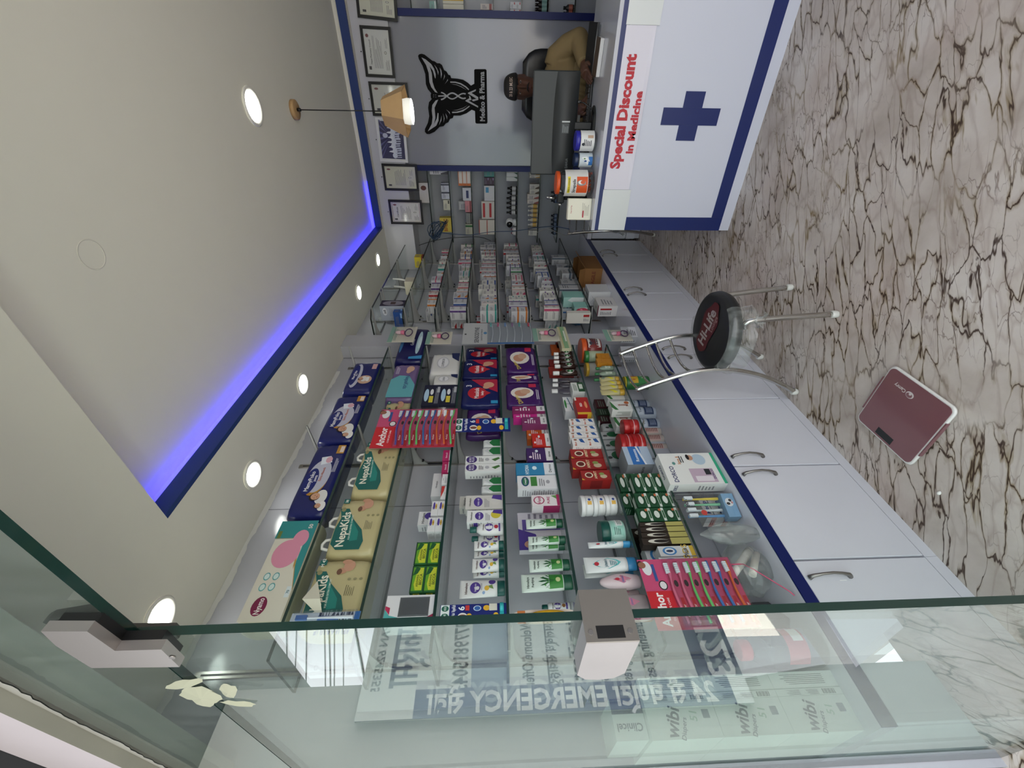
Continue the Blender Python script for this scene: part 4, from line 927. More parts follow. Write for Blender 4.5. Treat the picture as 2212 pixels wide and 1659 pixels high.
def a_poko(b, F):
    b.ell(F, .46, .56, .24, .34, '#B6842F', 1, 30); b.ell(F, .50, .54, .24, .33, '#B9BACB', 2, 30); b.ell(F, .42, .72, .19, .2, '#13206B', 3, 26)
    b.text(F, 'MamyPoko', .42, .74, .12, '#E9E8F0', 4, wmax=.32); b.text(F, 'pants', .46, .61, .08, '#E9E8F0', 4); b.text(F, 'Extra Absorb', .52, .46, .07, '#B0522A', 5, wmax=.3)
    baby(b, F, .20, .40, .34, L=5); baby(b, F, .08, .22, .22, L=5, body='#E4E2E2'); b.pol(F, [(.66, .62), (.78, .68), (.8, .4), (.7, .3)], '#DDE3EE', 4); b.ell(F, .74, .42, .05, .1, '#D5A5B5', 5)
    b.rect(F, .84, .06, .98, .3, '#B6842F', 3); b.rect(F, .86, .08, .96, .2, '#D9C9C0', 4); b.lines(F, .55, .1, .78, .22, 3, '#C9CADB', 4)
softpack('A', 955, 1114, 652, 'navy sleeping-baby diaper pack beside the cream and teal pack on the top shelf', '#141C5E', a_poko, .11, .008, group='diaper packs on the top shelf', seed=4)
softpack('A', 851, 952, 706, 'navy sleeping-baby diaper pack next to the small toddler pack on the top shelf', '#141C5E', a_poko, .11, .008, group='diaper packs on the top shelf', seed=5)
def a_poko2(b, F):
    b.ell(F, .5, .74, .40, .18, '#B9BACB', 1); b.ell(F, .52, .80, .34, .13, '#13206B', 2); b.text(F, 'MamyPoko', .52, .82, .09, '#E9E8F0', 3, wmax=.6); b.text(F, 'pants', .52, .74, .05, '#E9E8F0', 3)
    b.ell(F, .36, .36, .14, .26, '#C9A58C', 4); baby(b, F, .38, .52, .22, L=5); b.rect(F, .3, .2, .44, .3, '#E2E2E2', 8); b.rect(F, .72, .08, .9, .26, '#C9A0A0', 3)
softpack('A', 779, 847, 752, 'small navy diaper pack with standing toddler print at the far end of the top shelf', '#141C5E', a_poko2, .11, .008, group='diaper packs on the top shelf', seed=6)
# --- shelf B: tan diaper packs
TAN = '#B9AE83'
def a_nepa(nm='NepaKids', num='38'):
    def art(b, F):
        T = '#175E58'
        b.pol(F, [(.06, .30), (.06, .80), (.16, .95), (.42, .96), (.62, .90), (.80, .98), (.80, .78), (.6, .62), (.40, .36), (.2, .26)], T, 1); b.pol(F, [(.2, .56), (.72, .74), (.55, .6), (.36, .42), (.22, .4)], '#1F7D74', 2)
        b.text(F, nm, .42, .78, .18, '#E6E3D2', 3, rot=.06, wmax=.62); b.text(F, 'FOR BABIES EXTRA COMFORT', .45, .62, .035, '#CFE0D2', 4, rot=.1, wmax=.45)
        b.ell(F, .80, .48, .05, .09, '#B98A70', 3); b.ell(F, .88, .36, .09, .11, '#BF9078', 3); b.ell(F, .95, .42, .04, .1, '#B98A70', 4); b.ell(F, .785, .53, .05, .05, '#6A4A38', 4)
        b.lines(F, .40, .16, .58, .34, 5, '#5A5843', 2, .25); b.ell(F, .78, .90, .04, .05, '#8C8560', 2); b.rect(F, .9, .82, .99, .96, '#175E58', 3); b.text(F, num, .945, .89, .06, '#E2E4DA', 4)
        for k in range(3): b.ell(F, .66+.0*k, .30-.11*k, .022, .035, '#8F8965', 2)
    return art
def flap(b, F): b.add([F.pt(.05*F.w, .55*F.h, .004), F.pt(.30*F.w, .98*F.h, .03), F.pt(.62*F.w, .86*F.h, .012), F.pt(.30*F.w, .66*F.h, .03)], [(0, 1, 2, 3)], mat('#D8D4C2', .7))
softpack('B', 1202, 1352, 660, 'tan diaper pack with green swoosh and torn white flap, nearest on the second shelf', TAN, a_nepa('NepaKids', 'M 42'), .15, .010, group='tan diaper packs on the second shelf', seed=11, flap=flap)
softpack('B', 1072, 1199, 718, 'tan diaper pack with green swoosh and white straps, second from the glass front', TAN, a_nepa(), .15, .010, group='tan diaper packs on the second shelf', seed=12, tags=(.25, .62))
softpack('B', 951, 1069, 772, 'tan diaper pack with green swoosh just nearer than the red hanging toothbrush card', TAN, a_nepa(), .15, .010, group='tan diaper packs on the second shelf', seed=13, tags=(.3, .75))
softpack('B', 864, 946, 822, 'tan diaper pack half hidden behind the red hanging toothbrush card', TAN, a_nepa(), .15, .010, group='tan diaper packs on the second shelf', seed=14)
def a_purp(b, F):
    b.pol(F, [(0, 0), (.34, 0), (.6, .3), (.62, .7), (.5, 1), (.0, 1)], '#5FA5AE', 1)
    b.text(F, 'NepaKids', .42, .35, .16, '#2B4A78', 3, rot=PI, wmax=.5); b.ell(F, .82, .32, .09, .16, '#C8A08A', 3); b.ell(F, .74, .38, .06, .1, '#C8A08A', 4); b.lines(F, .66, .75, .9, .9, 3, '#C9C2D6', 3)
softpack('B', 783, 861, 842, 'purple and teal diaper pack standing upside down on the second shelf', '#6F5A86', a_purp, .14, .012, seed=15)
def a_gen(b, F):
    b.text(F, 'Genius', .5, .50, .12, '#DCDDEA', 2, wmax=.7); b.ell(F, .5, .24, .36, .1, '#A9C4CE', 1); b.ell(F, .5, .21, .2, .07, '#C9DDE2', 2); b.ell(F, .48, .9, .3, .06, '#3E6FA0', 1); b.pol(F, [(0, 0), (.1, 0), (.06, .5), (0, .5)], '#3C8FC4', 1)
softpack('B', 706, 778, 862, 'tall navy diaper pack with white lettering at the far end of the second shelf', '#17164F', a_gen, .14, .014, seed=16)
# --- shelf C
PW = '#D4D4D6'
def a_him(b, F):
    f = F['F']; b.text(f, 'Himalaya', .5, .82, .09, '#4A4A50', 1, wmax=.8); b.ell(f, .66, .62, .26, .16, '#4B378A', 2); b.ell(f, .62, .30, .2, .13, '#C9A23A', 2); b.ell(f, .62, .30, .08, .06, '#8A6A20', 3)
    b.lines(F['N'], .1, .1, .9, .9, 8, '#8C8C92', 1, .35, 3)
def a_ash(b, F):
    f = F['F']; b.rect(f, .06, .08, .94, .92, '#5F9A22', 1); b.pol(f, [(.08, .1), (.92, .1), (.92, .55), (.3, .75), (.08, .6)], '#BDC433', 2); b.pol(f, [(.62, .92), (.96, .7), (.9, .35), (.7, .55)], '#14522A', 3)
    b.text(f, 'ASHWINI', .42, .50, .16, '#4A5A1E', 4, wmax=.6); b.text(f, 'BECCA', .48, .26, .2, '#3F4A18', 4, wmax=.6); b.rect(f, 0, .9, 1, 1, '#123F22', 3)
    b.rect(F['N'], .1, .25, .9, .75, '#C7C63A', 1); b.text(F['N'], 'ASHWINI', .5, .5, .25, '#23401A', 2, wmax=.7)
GRN = '#1E5A2C'
carton('C', 1221, 1279, 888, '', GRN, a_ash, .06, .014, n=2, group='green soap boxes on the third shelf', name='soap_box', cat='soap', labels=['green soap box, lower of the nearer stack on the third shelf', 'green soap box, upper of the nearer stack on the third shelf'], xb=None)
carton('C', 1170, 1219, 897, '', GRN, a_ash, .06, .014, n=2, group='green soap boxes on the third shelf', name='soap_box', cat='soap', labels=['green soap box, lower of the farther stack on the third shelf', 'green soap box, upper of the farther stack on the third shelf'])
for y0, y1, n, xt, w in ((1117, 1148, 2, 924, 'nearest'), (1082, 1113, 2, 932, 'middle')):
    carton('C', y0, y1, xt, '', PW, a_him, .05, .012, n=n, group='small white and purple boxes on the third shelf', labels=['small white box with purple badge and yellow flower, %s of %s pair' % (k, w) for k in ('lower', 'upper')])
carton('C', 1104, 1133, 904, 'small white purple-badged box standing behind the two front pairs', PW, a_him, .045, .075, group='small white and purple boxes on the third shelf')
def a_redw(b, F): b.pol(F['F'], [(.1, 1), (1, 1), (1, .35), (.6, .5)], '#B8322E', 1); b.text(F['F'], 'Himalaya', .45, .3, .1, '#4A4A50', 2, wmax=.7)
carton('C', 1050, 1078, 953, 'small white box with a red corner on the third shelf', PW, a_redw, .045, .012)
def a_wtx(b, F): b.text(F['F'], 'Himalaya', .5, .75, .1, '#55555A', 1, wmax=.8); b.lines(F['F'], .15, .15, .85, .5, 4, '#9A9AA0', 1)
carton('C', 1024, 1047, 955, 'small plain white box between the red cornered box and the pink boxes', PW, a_wtx, .04, .012)
carton('C', 1022, 1072, 934, 'long white box behind the red cornered box on the third shelf', PW, a_wtx, .05, .075)
def a_ecup(b, F): b.text(F['F'], 'Extra-D', .5, .5, .22, '#E6D2DC', 1, wmax=.8); b.rect(F['F'], 0, .0, 1, .12, '#E2DDE0', 1)
carton('C', 997, 1021, 955, 'pink box, nearer of the two pink boxes on the third shelf', '#A32458', a_ecup, .05, .010, group='pink boxes on the third shelf')
carton('C', 972, 995, 957, 'pink box, farther of the two pink boxes on the third shelf', '#B02B62', a_ecup, .05, .010, group='pink boxes on the third shelf')
# breast pump style box with window
X, ym, z, w, h = spot('C', 1284, 1344, 832, .010)
t = thing('window_box', 'white box with teal corner and clear window at the near end of the third shelf', 'box', (X, ym, z))
b = carton_geo(.08, w, h, '#D9D8DC', lambda b, F: (b.pol(F['F'], [(0, .6), (0, 1), (.5, 1), (.28, .9), (.2, .72)], '#4FA5A5', 1), b.pol(F['F'], [(.3, .9), (.5, 1), (.62, 1), (.55, .9)], '#B52A52', 2), b.rect(F['F'], 0, 0, .16, .62, '#57B0AE', 1), b.pol(F['F'], [(0, 0), (.3, 0), (.12, .2), (0, .25)], '#8E1F46', 3), b.text(F['F'], 'tender', .09, .35, .05, '#E4EEEE', 4, rot=PI/2, wmax=.3), b.rect(F['F'], .22, .1, .92, .72, '#55575C', 2)))
b.build('carton', t); b = MB(); b.rbox(.0012, .004, -w/2+w*.24, -w/2+w*.9, h*.12, h*.7, CLEAR, .001); b.build('window', t)
# white packs, dark packs farther along shelf C
def a_sup(b, F): b.ell(F, .5, .58, .3, .24, '#B9B9BE', 1); b.ell(F, .5, .58, .24, .19, '#D9D9DC', 2); b.text(F, 'SUPERIOR', .5, .58, .09, '#4C5058', 3, wmax=.42); b.pol(F, [(.55, 0), (1, 0), (1, .3), (.75, .26)], '#16214F', 2)
softpack('C', 808, 829, 935, 'white pull-up pack squeezed behind the dark boxes on the third shelf', '#C6C5C3', a_sup, .12, .012, 'diaper_pack', seed=21)
softpack('C', 762, 806, 930, 'white pull-up pack with shield badge at the far end of the third shelf', '#C9C8C6', a_sup, .12, .012, 'diaper_pack', seed=22)
def a_cat(b, F):
    f = F['F']; b.ell(f, .5, .8, .3, .14, '#A9C6DC', 1); b.rect(f, .15, .38, .45, .62, '#CDBE3C', 1); b.ell(f, .65, .5, .14, .1, '#D6D8DC', 1); b.lines(f, .1, .06, .9, .3, 4, '#8A8C98', 1); b.rect(f, .62, .04, .9, .2, '#A9ABB2', 2)
carton('C', 831, 876, 914, '', '#12152F', a_cat, .10, .010, n=2, name='pad_pack', cat='pad pack', labels=['dark navy pad pack with yellow badge, lower of the pair', 'dark navy pad pack with yellow badge, upper of the pair'])
# toothbrush cards
def toothbrush(b, x, y0, z0, z1, col, r=.0042, sgn=1, yb=.012):
    n = 12; L = z1-z0
    b.tube([(x, y0+sgn*(.004*math.sin(k/n*5)), z0+L*k/n) for k in range(n+1)], [r*(.9 if k < 7 else .7 if k < 10 else 1.15) for k in range(n+1)], mat(col, .3), 8)
    for k in range(4): b.box(x+.003, x+.003+yb, y0-.006, y0+.006, z0+L*(.82+.045*k), z0+L*(.82+.045*k)+.0062, mat('#DCE4EA', .6))
def brush_card(label, yA, yB, xtop, xbot, X, cols, nb, card, red, head_at_far=True, name='toothbrush_card', logo='Anchor', tail=0.0):
    """a card hung flat along the shelf fronts; brushes lie level, one above another"""
    y0, y1 = Yat(yB, X, 1.9), Yat(yA, X, 1.9); ym = (y0+y1)/2
    z1, z0 = zat(xtop, X, ym), zat(xbot, X, ym); W = y1-y0; H = z1-z0
    t = thing(name, label, 'toothbrush card', (X, ym, z0))
    b = MB(); b.box(-.0012, 0, -W/2, W/2, 0, H, mat(card, .4)); F = Face((0, -W/2, 0), (0, 1, 0), (0, 0, 1), W, H)
    b.rect(F, 0, 0, .52, 1-.0, red, 0)
    hd = .26
    b.pol(F, [(0, 1-hd), (.02, 1), (.52, 1), (.52, 1-hd)], '#C2202C', 1); b.text(F, logo, .27, 1-hd*.42, .085, '#F0E4E4', 2, wmax=.46, bold=.03); b.text(F, 'COMPLETE CARE', .27, 1-hd*.75, .02, '#F0D0D4', 2, wmax=.4)
    b.ell(F, .60, 1-hd*.75, .07, .045, '#2A1F22', 2); b.ell(F, .60, 1-hd*.75, .055, .034, '#D9D4D6', 3); b.ell(F, .86, 1-hd*.30, .11, .05, '#D8D8DC', 3); b.ell(F, .91, 1-hd*.14, .05, .04, '#8E5F4A', 4); b.ell(F, .92, 1-hd*.08, .06, .03, '#1A1416', 3); b.rect(F, .66, 1-hd*.62, .92, 1-hd*.5, '#2F4F8E', 4)
    st = (1-hd)/nb
    for i in range(nb):
        v = 1-hd-st*(i+.5)
        b.rect(F, .03, v-st*.40, .97, v+st*.40, '#B8476A' if card != '#8E939A' else '#A5AAB0', 1); b.rect(F, .03, v-st*.40, .42, v-st*.08, '#B01F2A' if card != '#8E939A' else '#7F868E', 2)
        b.text(F, logo, .24, v-st*.24, st*.26, '#EBD8DA', 3, wmax=.3); b.ell(F, .62, v-st*.2, .05, st*.2, '#2A1F22', 3)
    b.build('card', t)
    for i in range(nb):
        v = (1-hd-st*(i+.5)+st*.18)*H; b = MB(); col = cols[i]; n = 14; L0, L1 = -W/2+W*.06, -W/2+W*.93
        b.tube([(.0065+.002*math.sin(k/n*PI), L0+(L1-L0)*k/n, v+H*.018*math.sin(k/n*5.2-1)) for k in range(n+1)], [.0045 if k < 8 else .0032 if k < 11 else .005 for k in range(n+1)], mat(col, .3), 8)
        for k in range(5): b.box(.006, .013, L0+(L1-L0)*(.80+.036*k), L0+(L1-L0)*(.80+.036*k)+.006, v-.001, v+.012, mat('#D9E2E8', .6))
        b.build('toothbrush', t)
    b = MB(); b.box(.0004, .0145, -W/2+W*.03, W/2-W*.02, H*.01, H*(1-hd), CLEAR, L=None); b.build('blister', t)
    return t
VI, GR2, BL2, OR2 = '#5A4AA0', '#6CC56E', '#3C6FB4', '#D9642E'
brush_card('large red and pink card of coloured toothbrushes hanging across the second and third shelves', 884, 967, 812, 985, SX+.022, [VI, VI, GR2, GR2, BL2, BL2, OR2, OR2, GR2], 9, '#C24A72', '#B02536')
# grey card with six brushes at the far end
def grey_card():
    X = SX+.02; y0, y1 = Yat(743, X, 1.5), Yat(698, X, 1.5); ym = (y0+y1)/2; z1, z0 = zat(1000, X, ym), zat(1150, X, ym); W, H = y1-y0, z1-z0
    t = thing('toothbrush_card', 'grey card of six slim toothbrushes hanging at the far end of the near shelves', 'toothbrush card', (X, ym, z0))
    b = MB(); b.box(-.0012, 0, -W/2, W/2, 0, H, mat('#8E939A', .4)); F = Face((0, -W/2, 0), (0, 1, 0), (0, 0, 1), W, H)
    b.rect(F, 0, .65, 1, 1, '#AEB0B2', 1); b.text(F, 'SENSODYNE', .42, .80, .06, '#3A3D45', 2, wmax=.72); b.text(F, 'SENSITIVE TOOTHBRUSH', .42, .73, .02, '#55585F', 2, wmax=.6); b.ell(F, .5, .68, .06, .025, '#4F7FA8', 2); b.ell(F, .45, .96, .03, .015, '#1E1E20', 2); b.rect(F, .0, .0, .06, .65, '#2F5F9A', 2)
    b.build('card', t)
    for i, c in enumerate(('#5FA3A0', '#B0506A', '#5F7FB0', '#8A6A90', '#5FA3A0', '#C04A5A')):
        b = MB(); v = H*(.62-.105*i-.03 - (.03 if i == 5 else 0)); n = 12
        b.tube([(.007, -W/2+W*(.05+.87*k/n), v-H*.02*math.sin(k/n*3.1)) for k in range(n+1)], [.0034 if k < 8 else .0026 if k < 10 else .0045 for k in range(n+1)], mat('#B9BEC6', .3), 8)
        b.box(.006, .014, -W/2+W*.78, -W/2+W*.93, v-.002, v+.010, mat(c, .5)); b.build('toothbrush', t)
    b = MB(); b.box(.0004, .0155, -W/2+W*.03, W/2-W*.02, H*.01, H*.64, CLEAR, L=None); b.build('blister', t)
grey_card()
# pacifier blisters hanging along the far edge
for (ya, yb, xa, xb2), w in zip(((706, 739, 842, 898), (717, 744, 921, 976), (711, 739, 1151, 1206), (715, 740, 1306, 1362)), ('highest, in front of the navy pack', 'second from the top', 'just below the grey toothbrush card', 'lowest, over the worktop')):
    X = SX+.016; zz = 2.0; ym = (Yat(ya, X, zz)+Yat(yb, X, zz))/2; W = Yat(ya, X, zz)-Yat(yb, X, zz); z1, z0 = zat(xa, X, ym), zat(xb2, X, ym); H = z1-z0
    t = thing('pacifier_card', 'pink baby feeder on a clear hanging card, '+w, 'baby feeder', (X, ym, z0), 0, 'pink baby feeders on hanging cards')
    b = MB(); b.box(-.001, 0, -W/2, W/2, 0, H, mat('#C9C4B6' if w[0] != 't' else '#A9A9A4', .4)); F = Face((0, -W/2, 0), (0, 1, 0), (0, 0, 1), W, H); b.rect(F, 0, .82, 1, 1, '#7FA394', 1); b.lines(F, .1, .7, .9, .8, 2, '#6A8A7C', 2); b.build('card', t)
    b = MB(); b.lathe([(.010, H*.56), (.013, H*.66), (.006, H*.76)], mat('#D9B9C0', .3), (.014, 0, 0), 12); b.lathe([(.013, H*.42), (.0145, H*.46), (.0145, H*.5), (.012, H*.56)], mat('#D4698A', .35), (.014, 0, 0), 14)
    b.tube([(.014+.004*math.cos(a), W*.2*math.cos(a), H*.26+H*.14*math.sin(a)) for a in np.linspace(0, 2*PI, 15)], .0035, mat('#4B2F5A', .4), 6); b.build('feeder', t)
    b = MB(); b.box(.0003, .029, -W*.42, W*.42, H*.06, H*.8, CLEAR, L=None); b.build('blister', t)
# hanging strips of vapour rub sachets
def strip(label, ya, yb, xa, xb2, extra=True):
    X = SX+.018; ym = (Yat(ya, X, 1.5)+Yat(yb, X, 1.5))/2; W = Yat(ya, X, 1.5)-Yat(yb, X, 1.5); z1, z0 = zat(xa, X, ym), zat(xb2, X, ym); H = z1-z0
    t = thing('rub_strip', label, 'medicine strip', (X, ym, z0), 0, 'blue vapour rub strips'); b = MB(); b.box(-.004, 0, -W/2, W/2, 0, H, mat('#16246E', .35)); F = Face((0, -W/2, 0), (0, 1, 0), (0, 0, 1), W, H)
    b.rect(F, .02, .86, .98, .99, '#DDE4E6', 1)
    for u in (.28, .75): b.ell(F, u, .925, .18, .055, '#175E4E', 2); b.text(F, 'VICKS', u, .925, .03, '#E4EEEA', 3, wmax=.26)
    b.text(F, 'VapoRub', .74, .80, .055, '#E8ECF4', 2, wmax=.45); b.text(F, 'VapoRub', .26, .80, .045, '#E8ECF4', 2, wmax=.4); b.text(F, '6', .74, .68, .09, '#EEF2F6', 2); b.rect(F, .6, .56, .92, .62, '#C0342E', 2)
    b.ell(F, .72, .44, .17, .06, '#BFD0E2', 2); b.ell(F, .72, .44, .13, .045, '#2F5FA6', 3); b.ell(F, .73, .30, .17, .05, '#DDAA2A', 2); b.ell(F, .26, .66, .2, .07, '#E6E2E0', 2); b.ell(F, .26, .66, .1, .06, '#7A4A3A', 3); b.ell(F, .25, .56, .17, .04, '#E0B02C', 3); b.ell(F, .25, .16, .18, .04, '#E0B02C', 2)
    b.rect(F, .55, .14, .98, .26, '#D6D2C6', 3); b.rect(F, .1, .04, .95, .1, '#2AA0A8', 2); b.build('strip', t)
    b = MB(); b.lathe([(.012, H*.04), (.013, H*.08), (.012, H*.1)], mat('#2AA0A8', .4), (.008, W*.2, 0), 14); b.build('jar', t)
strip('blue and white vapour rub strip hanging by the glass pane edge', 1303, 1338, 950, 1094); strip('blue and white vapour rub strip hanging beside the red toothbrush card', 903, 931, 982, 1102)
# single toothbrush blister at the glass, near the tan packs
X = SX+.03; ym = (Yat(1330, X, 2.1)+Yat(1351, X, 2.1))/2; z1, z0 = zat(626, X, ym), zat(776, X, ym); H = z1-z0
t = thing('toothbrush_pack', 'single blue and white toothbrush pack hanging by the glass edge, beside the tan packs', 'toothbrush', (X, ym, z0))
b = MB(); b.box(-.001, 0, -.021, .021, 0, H, mat('#B9C4D4', .4)); F = Face((0, -.021, 0), (0, 1, 0), (0, 0, 1), .042, H); b.rect(F, 0, .0, 1, .08, '#2A5FA0', 1); b.text(F, 'SENSODYNE', .2, .35, .3, '#2A3A5A', 1, rot=PI/2, wmax=.5) ; b.build('card', t)
b = MB(); b.tube([(.008, .002, H*(.08+.8*k/10)) for k in range(11)], [.005, .005, .005, .0045, .004, .0035, .003, .003, .003, .005, .005], mat('#D5DAE4', .3), 8); b.box(.008, .016, -.005, .008, H*.74, H*.9, mat('#3F66A8', .4)); b.box(.0035, .0055, -.004, .008, H*.3, H*.6, mat('#3F66A8', .4)); b.build('toothbrush', t)
b = MB(); b.box(.0003, .02, -.018, .018, H*.03, H*.95, CLEAR, L=None); b.build('blister', t)
# ================================================================ NEAR SHELVES, LOWER HALF
def loft(b, secs, m, n=28, p=1.0, cap0=True, cap1=True):
    """secs: (z, half width along y, half depth along x)"""
    rs = []
    for z, w, d in secs:
        ring = []
        for j in range(n):
            a = 2*PI*j/n; c, s = math.cos(a), math.sin(a)
            if p != 1: c = math.copysign(abs(c)**p, c); s = math.copysign(abs(s)**p, s)
            ring.append((d*c, w*s, z))
        rs.append(ring)
    b.ring(rs, m, True, cap0, cap1)
def front(secs, z0, z1, k=.86, p=1.0):
    """printable front of a lofted body"""
    zs = [s[0] for s in secs]; W = max(s[1] for s in secs if z0-.001 <= s[0] <= z1+.001 or True)
    def bend(u, v, l):
        z = z0+v; w = float(np.interp(z, zs, [s[1] for s in secs])); d = float(np.interp(z, zs, [s[2] for s in secs])); y = (u/W0-.5)*2*k*w
        q = max(0., 1-abs(y/max(w, 1e-5))**(2/p)); return Vector((d*q**(p/2)+l+.0004, y, z))
    W0 = 2*W*k
    return Face((0, 0, 0), (0, 1, 0), (0, 0, 1), W0, z1-z0, bend)
def tube_item(L, y0, y1, xt, label, cap, body, art, rec=.03, xb=None, cap_up=False, name='cosmetic_tube', cat='tube', group=None, capf=.17, d=.016, tw=0, lean=0):
    X, ym, z, w, h = spot(L, y0, y1, xt, rec, xb); t = thing(name, label, cat, (X-d, ym, z), tw, group); hw = w/2
    ch = h*capf; b = MB(); loft(b, [(0, hw*.78, d*1.0), (.003, hw*.82, d*1.05), (ch*.95, hw*.84, d*1.05), (ch, hw*.80, d)], mat(cap, .35)); b.build('cap', t)
    secs = [(ch+.0005, hw*.84, d*1.1), (ch+h*.08, hw*.88, d*1.05), (h*.6, hw*.95, d*.72), (h*.9, hw*.995, d*.22), (h*.94, hw, .0022), (h, hw, .0016)]
    b = MB(); loft(b, secs, mat(body, .35)); F = front(secs, ch+h*.02, h*.97, .9); art(b, F); b.build('tube_body', t)
    if lean: t.rotation_euler = (lean, 0, tw)
    return t
def bottle(L, y0, y1, xt, label, secs, body, cap, art=None, rec=.03, xb=None, name='bottle', cat='bottle', group=None, d=None, p=1.0, capz=.8, capw=.45, lab=(.1, .7), dy=None):
    """secs: (share of height, share of half width); cap from capz to the top"""
    X, ym, z, w, h = spot(L, y0, y1, xt, rec, xb); w = dy or w; d = d or w/2; X = max(X, WX+.012+2*d)
    t = thing(name, label, cat, (X-d, ym, z), 0, group); S = [(a*h, c*w/2, c*d) for a, c in secs]; m = mat(body, .3) if isinstance(body, str) else body
    b = MB(); loft(b, S, m, p=p)
    if art: art(b, front(S, lab[0]*h, lab[1]*h, .86, p))
    b.build('body', t)
    if cap: b = MB(); b.lathe([(capw*w/2, capz*h+.0006), (capw*w/2*1.04, capz*h+.003), (capw*w/2*1.02, h-.002), (capw*w/2*.9, h)], mat(cap, .35), n=18, sy=1, sx=min(1, d/(w/2)*1.3)); b.build('cap', t)
    return t
# --- shelf D: baby creams
def a_cream(b, F): b.text(F, 'Himalaya', .5, .86, .07, '#5A3A3A', 2, wmax=.7); b.ell(F, .5, .60, .36, .15, '#4A3486', 1); b.text(F, 'baby cream', .5, .60, .055, '#D6D0E4', 2, wmax=.5); b.ell(F, .40, .27, .16, .07, '#D0A93A', 2); b.pol(F, [(.3, .08), (.5, .3), (.6, .12)], '#6A8A4A', 1); b.ell(F, .82, .12, .2, .1, '#4A3486', 2); b.ell(F, .14, .36, .09, .04, '#7F9CC0', 1); b.lines(F, .3, .40, .8, .46, 2, '#8A8A92', 1)
TEAL = '#0E4F49'; TW = '#D9DADA'
G1 = 'white baby cream tubes with dark green caps'
tube_item('D', 1246, 1285, 993, 'largest white baby cream tube, standing alone nearest the glass pane', TEAL, TW, a_cream, .02, group=G1)
tube_item('D', 1227, 1242, 1022, 'white baby cream tube half behind its neighbour, second nearest the glass pane', TEAL, TW, a_cream, .055, group=G1)
tube_item('D', 1200, 1230, 1020, 'white baby cream tube third from the glass pane, in front of a hidden one', TEAL, TW, a_cream, .02, group=G1)
tube_item('D', 1184, 1199, 1024, 'narrow view of a white baby cream tube between two fuller ones', TEAL, TW, a_cream, .055, group=G1)
tube_item('D', 1162, 1183, 1024, 'white baby cream tube standing next to the squat lotion bottle', TEAL, TW, a_cream, .02, group=G1)
def a_lot(b, F): b.text(F, 'Himalaya', .5, .84, .08, '#55484A', 2, wmax=.6); b.ell(F, .5, .56, .38, .2, '#4A3486', 1); b.text(F, 'baby lotion', .5, .56, .07, '#D6D0E4', 2, wmax=.5); b.ell(F, .5, .22, .18, .1, '#A8283A', 1); b.rect(F, .1, .02, .9, .1, '#4A3486', 1)
LOT = [(0, .8), (.03, .96), (.35, 1), (.65, .93), (.74, .6), (.80, .38)]
bottle('D', 1124, 1150, 1015, 'white baby lotion bottle with green cap beside the yellow flowered carton', LOT, TW, TEAL, a_lot, .02, d=.018, lab=(.08, .7)); bottle('D', 1151, 1164, 1019, 'white baby bottle with green cap mostly hidden behind the cream tubes', LOT, TW, TEAL, a_lot, .075, d=.016, dy=.05)
def a_hc(col):
    def art(b, F):
        f = F['F']; b.text(f, 'Himalaya', .5, .88, .05, '#4A4648', 1, wmax=.7); b.ell(f, .5, .66, .34, .12, '#4A3486', 1); b.text(f, 'baby oil', .5, .66, .05, '#D6D0E4', 2, wmax=.5); b.ell(f, .6, .2, .34, .14, col, 1); b.pol(f, [(.6, .02), (1, .02), (1, .26), (.75, .3)], '#4A3486', 2); b.lines(f, .1, .36, .8, .5, 4, '#8A8A90', 1); b.lines(F['N'], .1, .1, .9, .95, 14, '#77777C', 1, .4, 5); b.rect(F['N'], .15, .7, .85, .82, '#4A3486', 2)
    return art
carton('D', 1101, 1126, 1009, 'white baby oil carton with yellow flower, tall, beside the lotion bottle', TW, a_hc('#C2B43A'), .045, .016)
carton('D', 1069, 1098, 1006, 'grey-white baby carton with purple panel, front one of its pair', '#C5C2BE', a_hc('#C9C6C2'), .045, .016); carton('D', 1070, 1094, 993, 'grey-white baby carton standing behind the purple panelled one', '#B9B6B0', a_hc('#C9C6C2'), .045, .075)
def a_boro(b, F): f = F['F']; b.ell(f, .5, .83, .48, .15, '#3E2A6B', 1); b.text(f, 'BORO', .5, .87, .06, '#D9D6E2', 2, wmax=.7); b.text(f, 'PLUS', .5, .79, .06, '#D9D6E2', 2, wmax=.7); b.lines(f, .2, .5, .8, .64, 3, '#55555A', 1); b.pol(f, [(.25, .18), (.5, .28), (.8, .08), (.6, .04)], '#3F6A34', 1); b.ell(f, .5, .40, .2, .06, '#A9A9AE', 1); b.lines(F['N'], .1, .08, .5, .9, 10, '#8A8A90', 1, .4, 4)
carton('D', 1001, 1017, 1005, 'long white and purple cream carton, nearer of two side by side', TW, a_boro, .05, .012, group='white and purple cream cartons'); carton('D', 984, 1000, 1006, 'long white and purple cream carton, farther of two side by side', TW, a_boro, .05, .012, group='white and purple cream cartons')
def a_tis(b, F): b.pol(F, [(0, 0), (1, 0), (1, .45), (.5, .7), (0, .42)], '#1F6A3A', 1); b.pol(F, [(.1, .6), (.5, .95), (.9, .7), (.5, .66)], '#B9BDC0', 1)
G2 = 'small green and white tissue packs'
for (y0, y1, xt), w in zip(((1048, 1063, 1040), (1031, 1046, 1042), (966, 982, 1042), (949, 964, 1044)), ('nearest of four, by the grey-white cartons', 'second of four, just past the nearest', 'third of four, beyond the purple cream cartons', 'farthest of four')): softpack('D', y0, y1, xt, 'small green and white tissue pack, '+w, '#CDD0D0', a_tis, .03, .02, 'tissue_pack', 'tissue pack', G2, seed=int(y0))
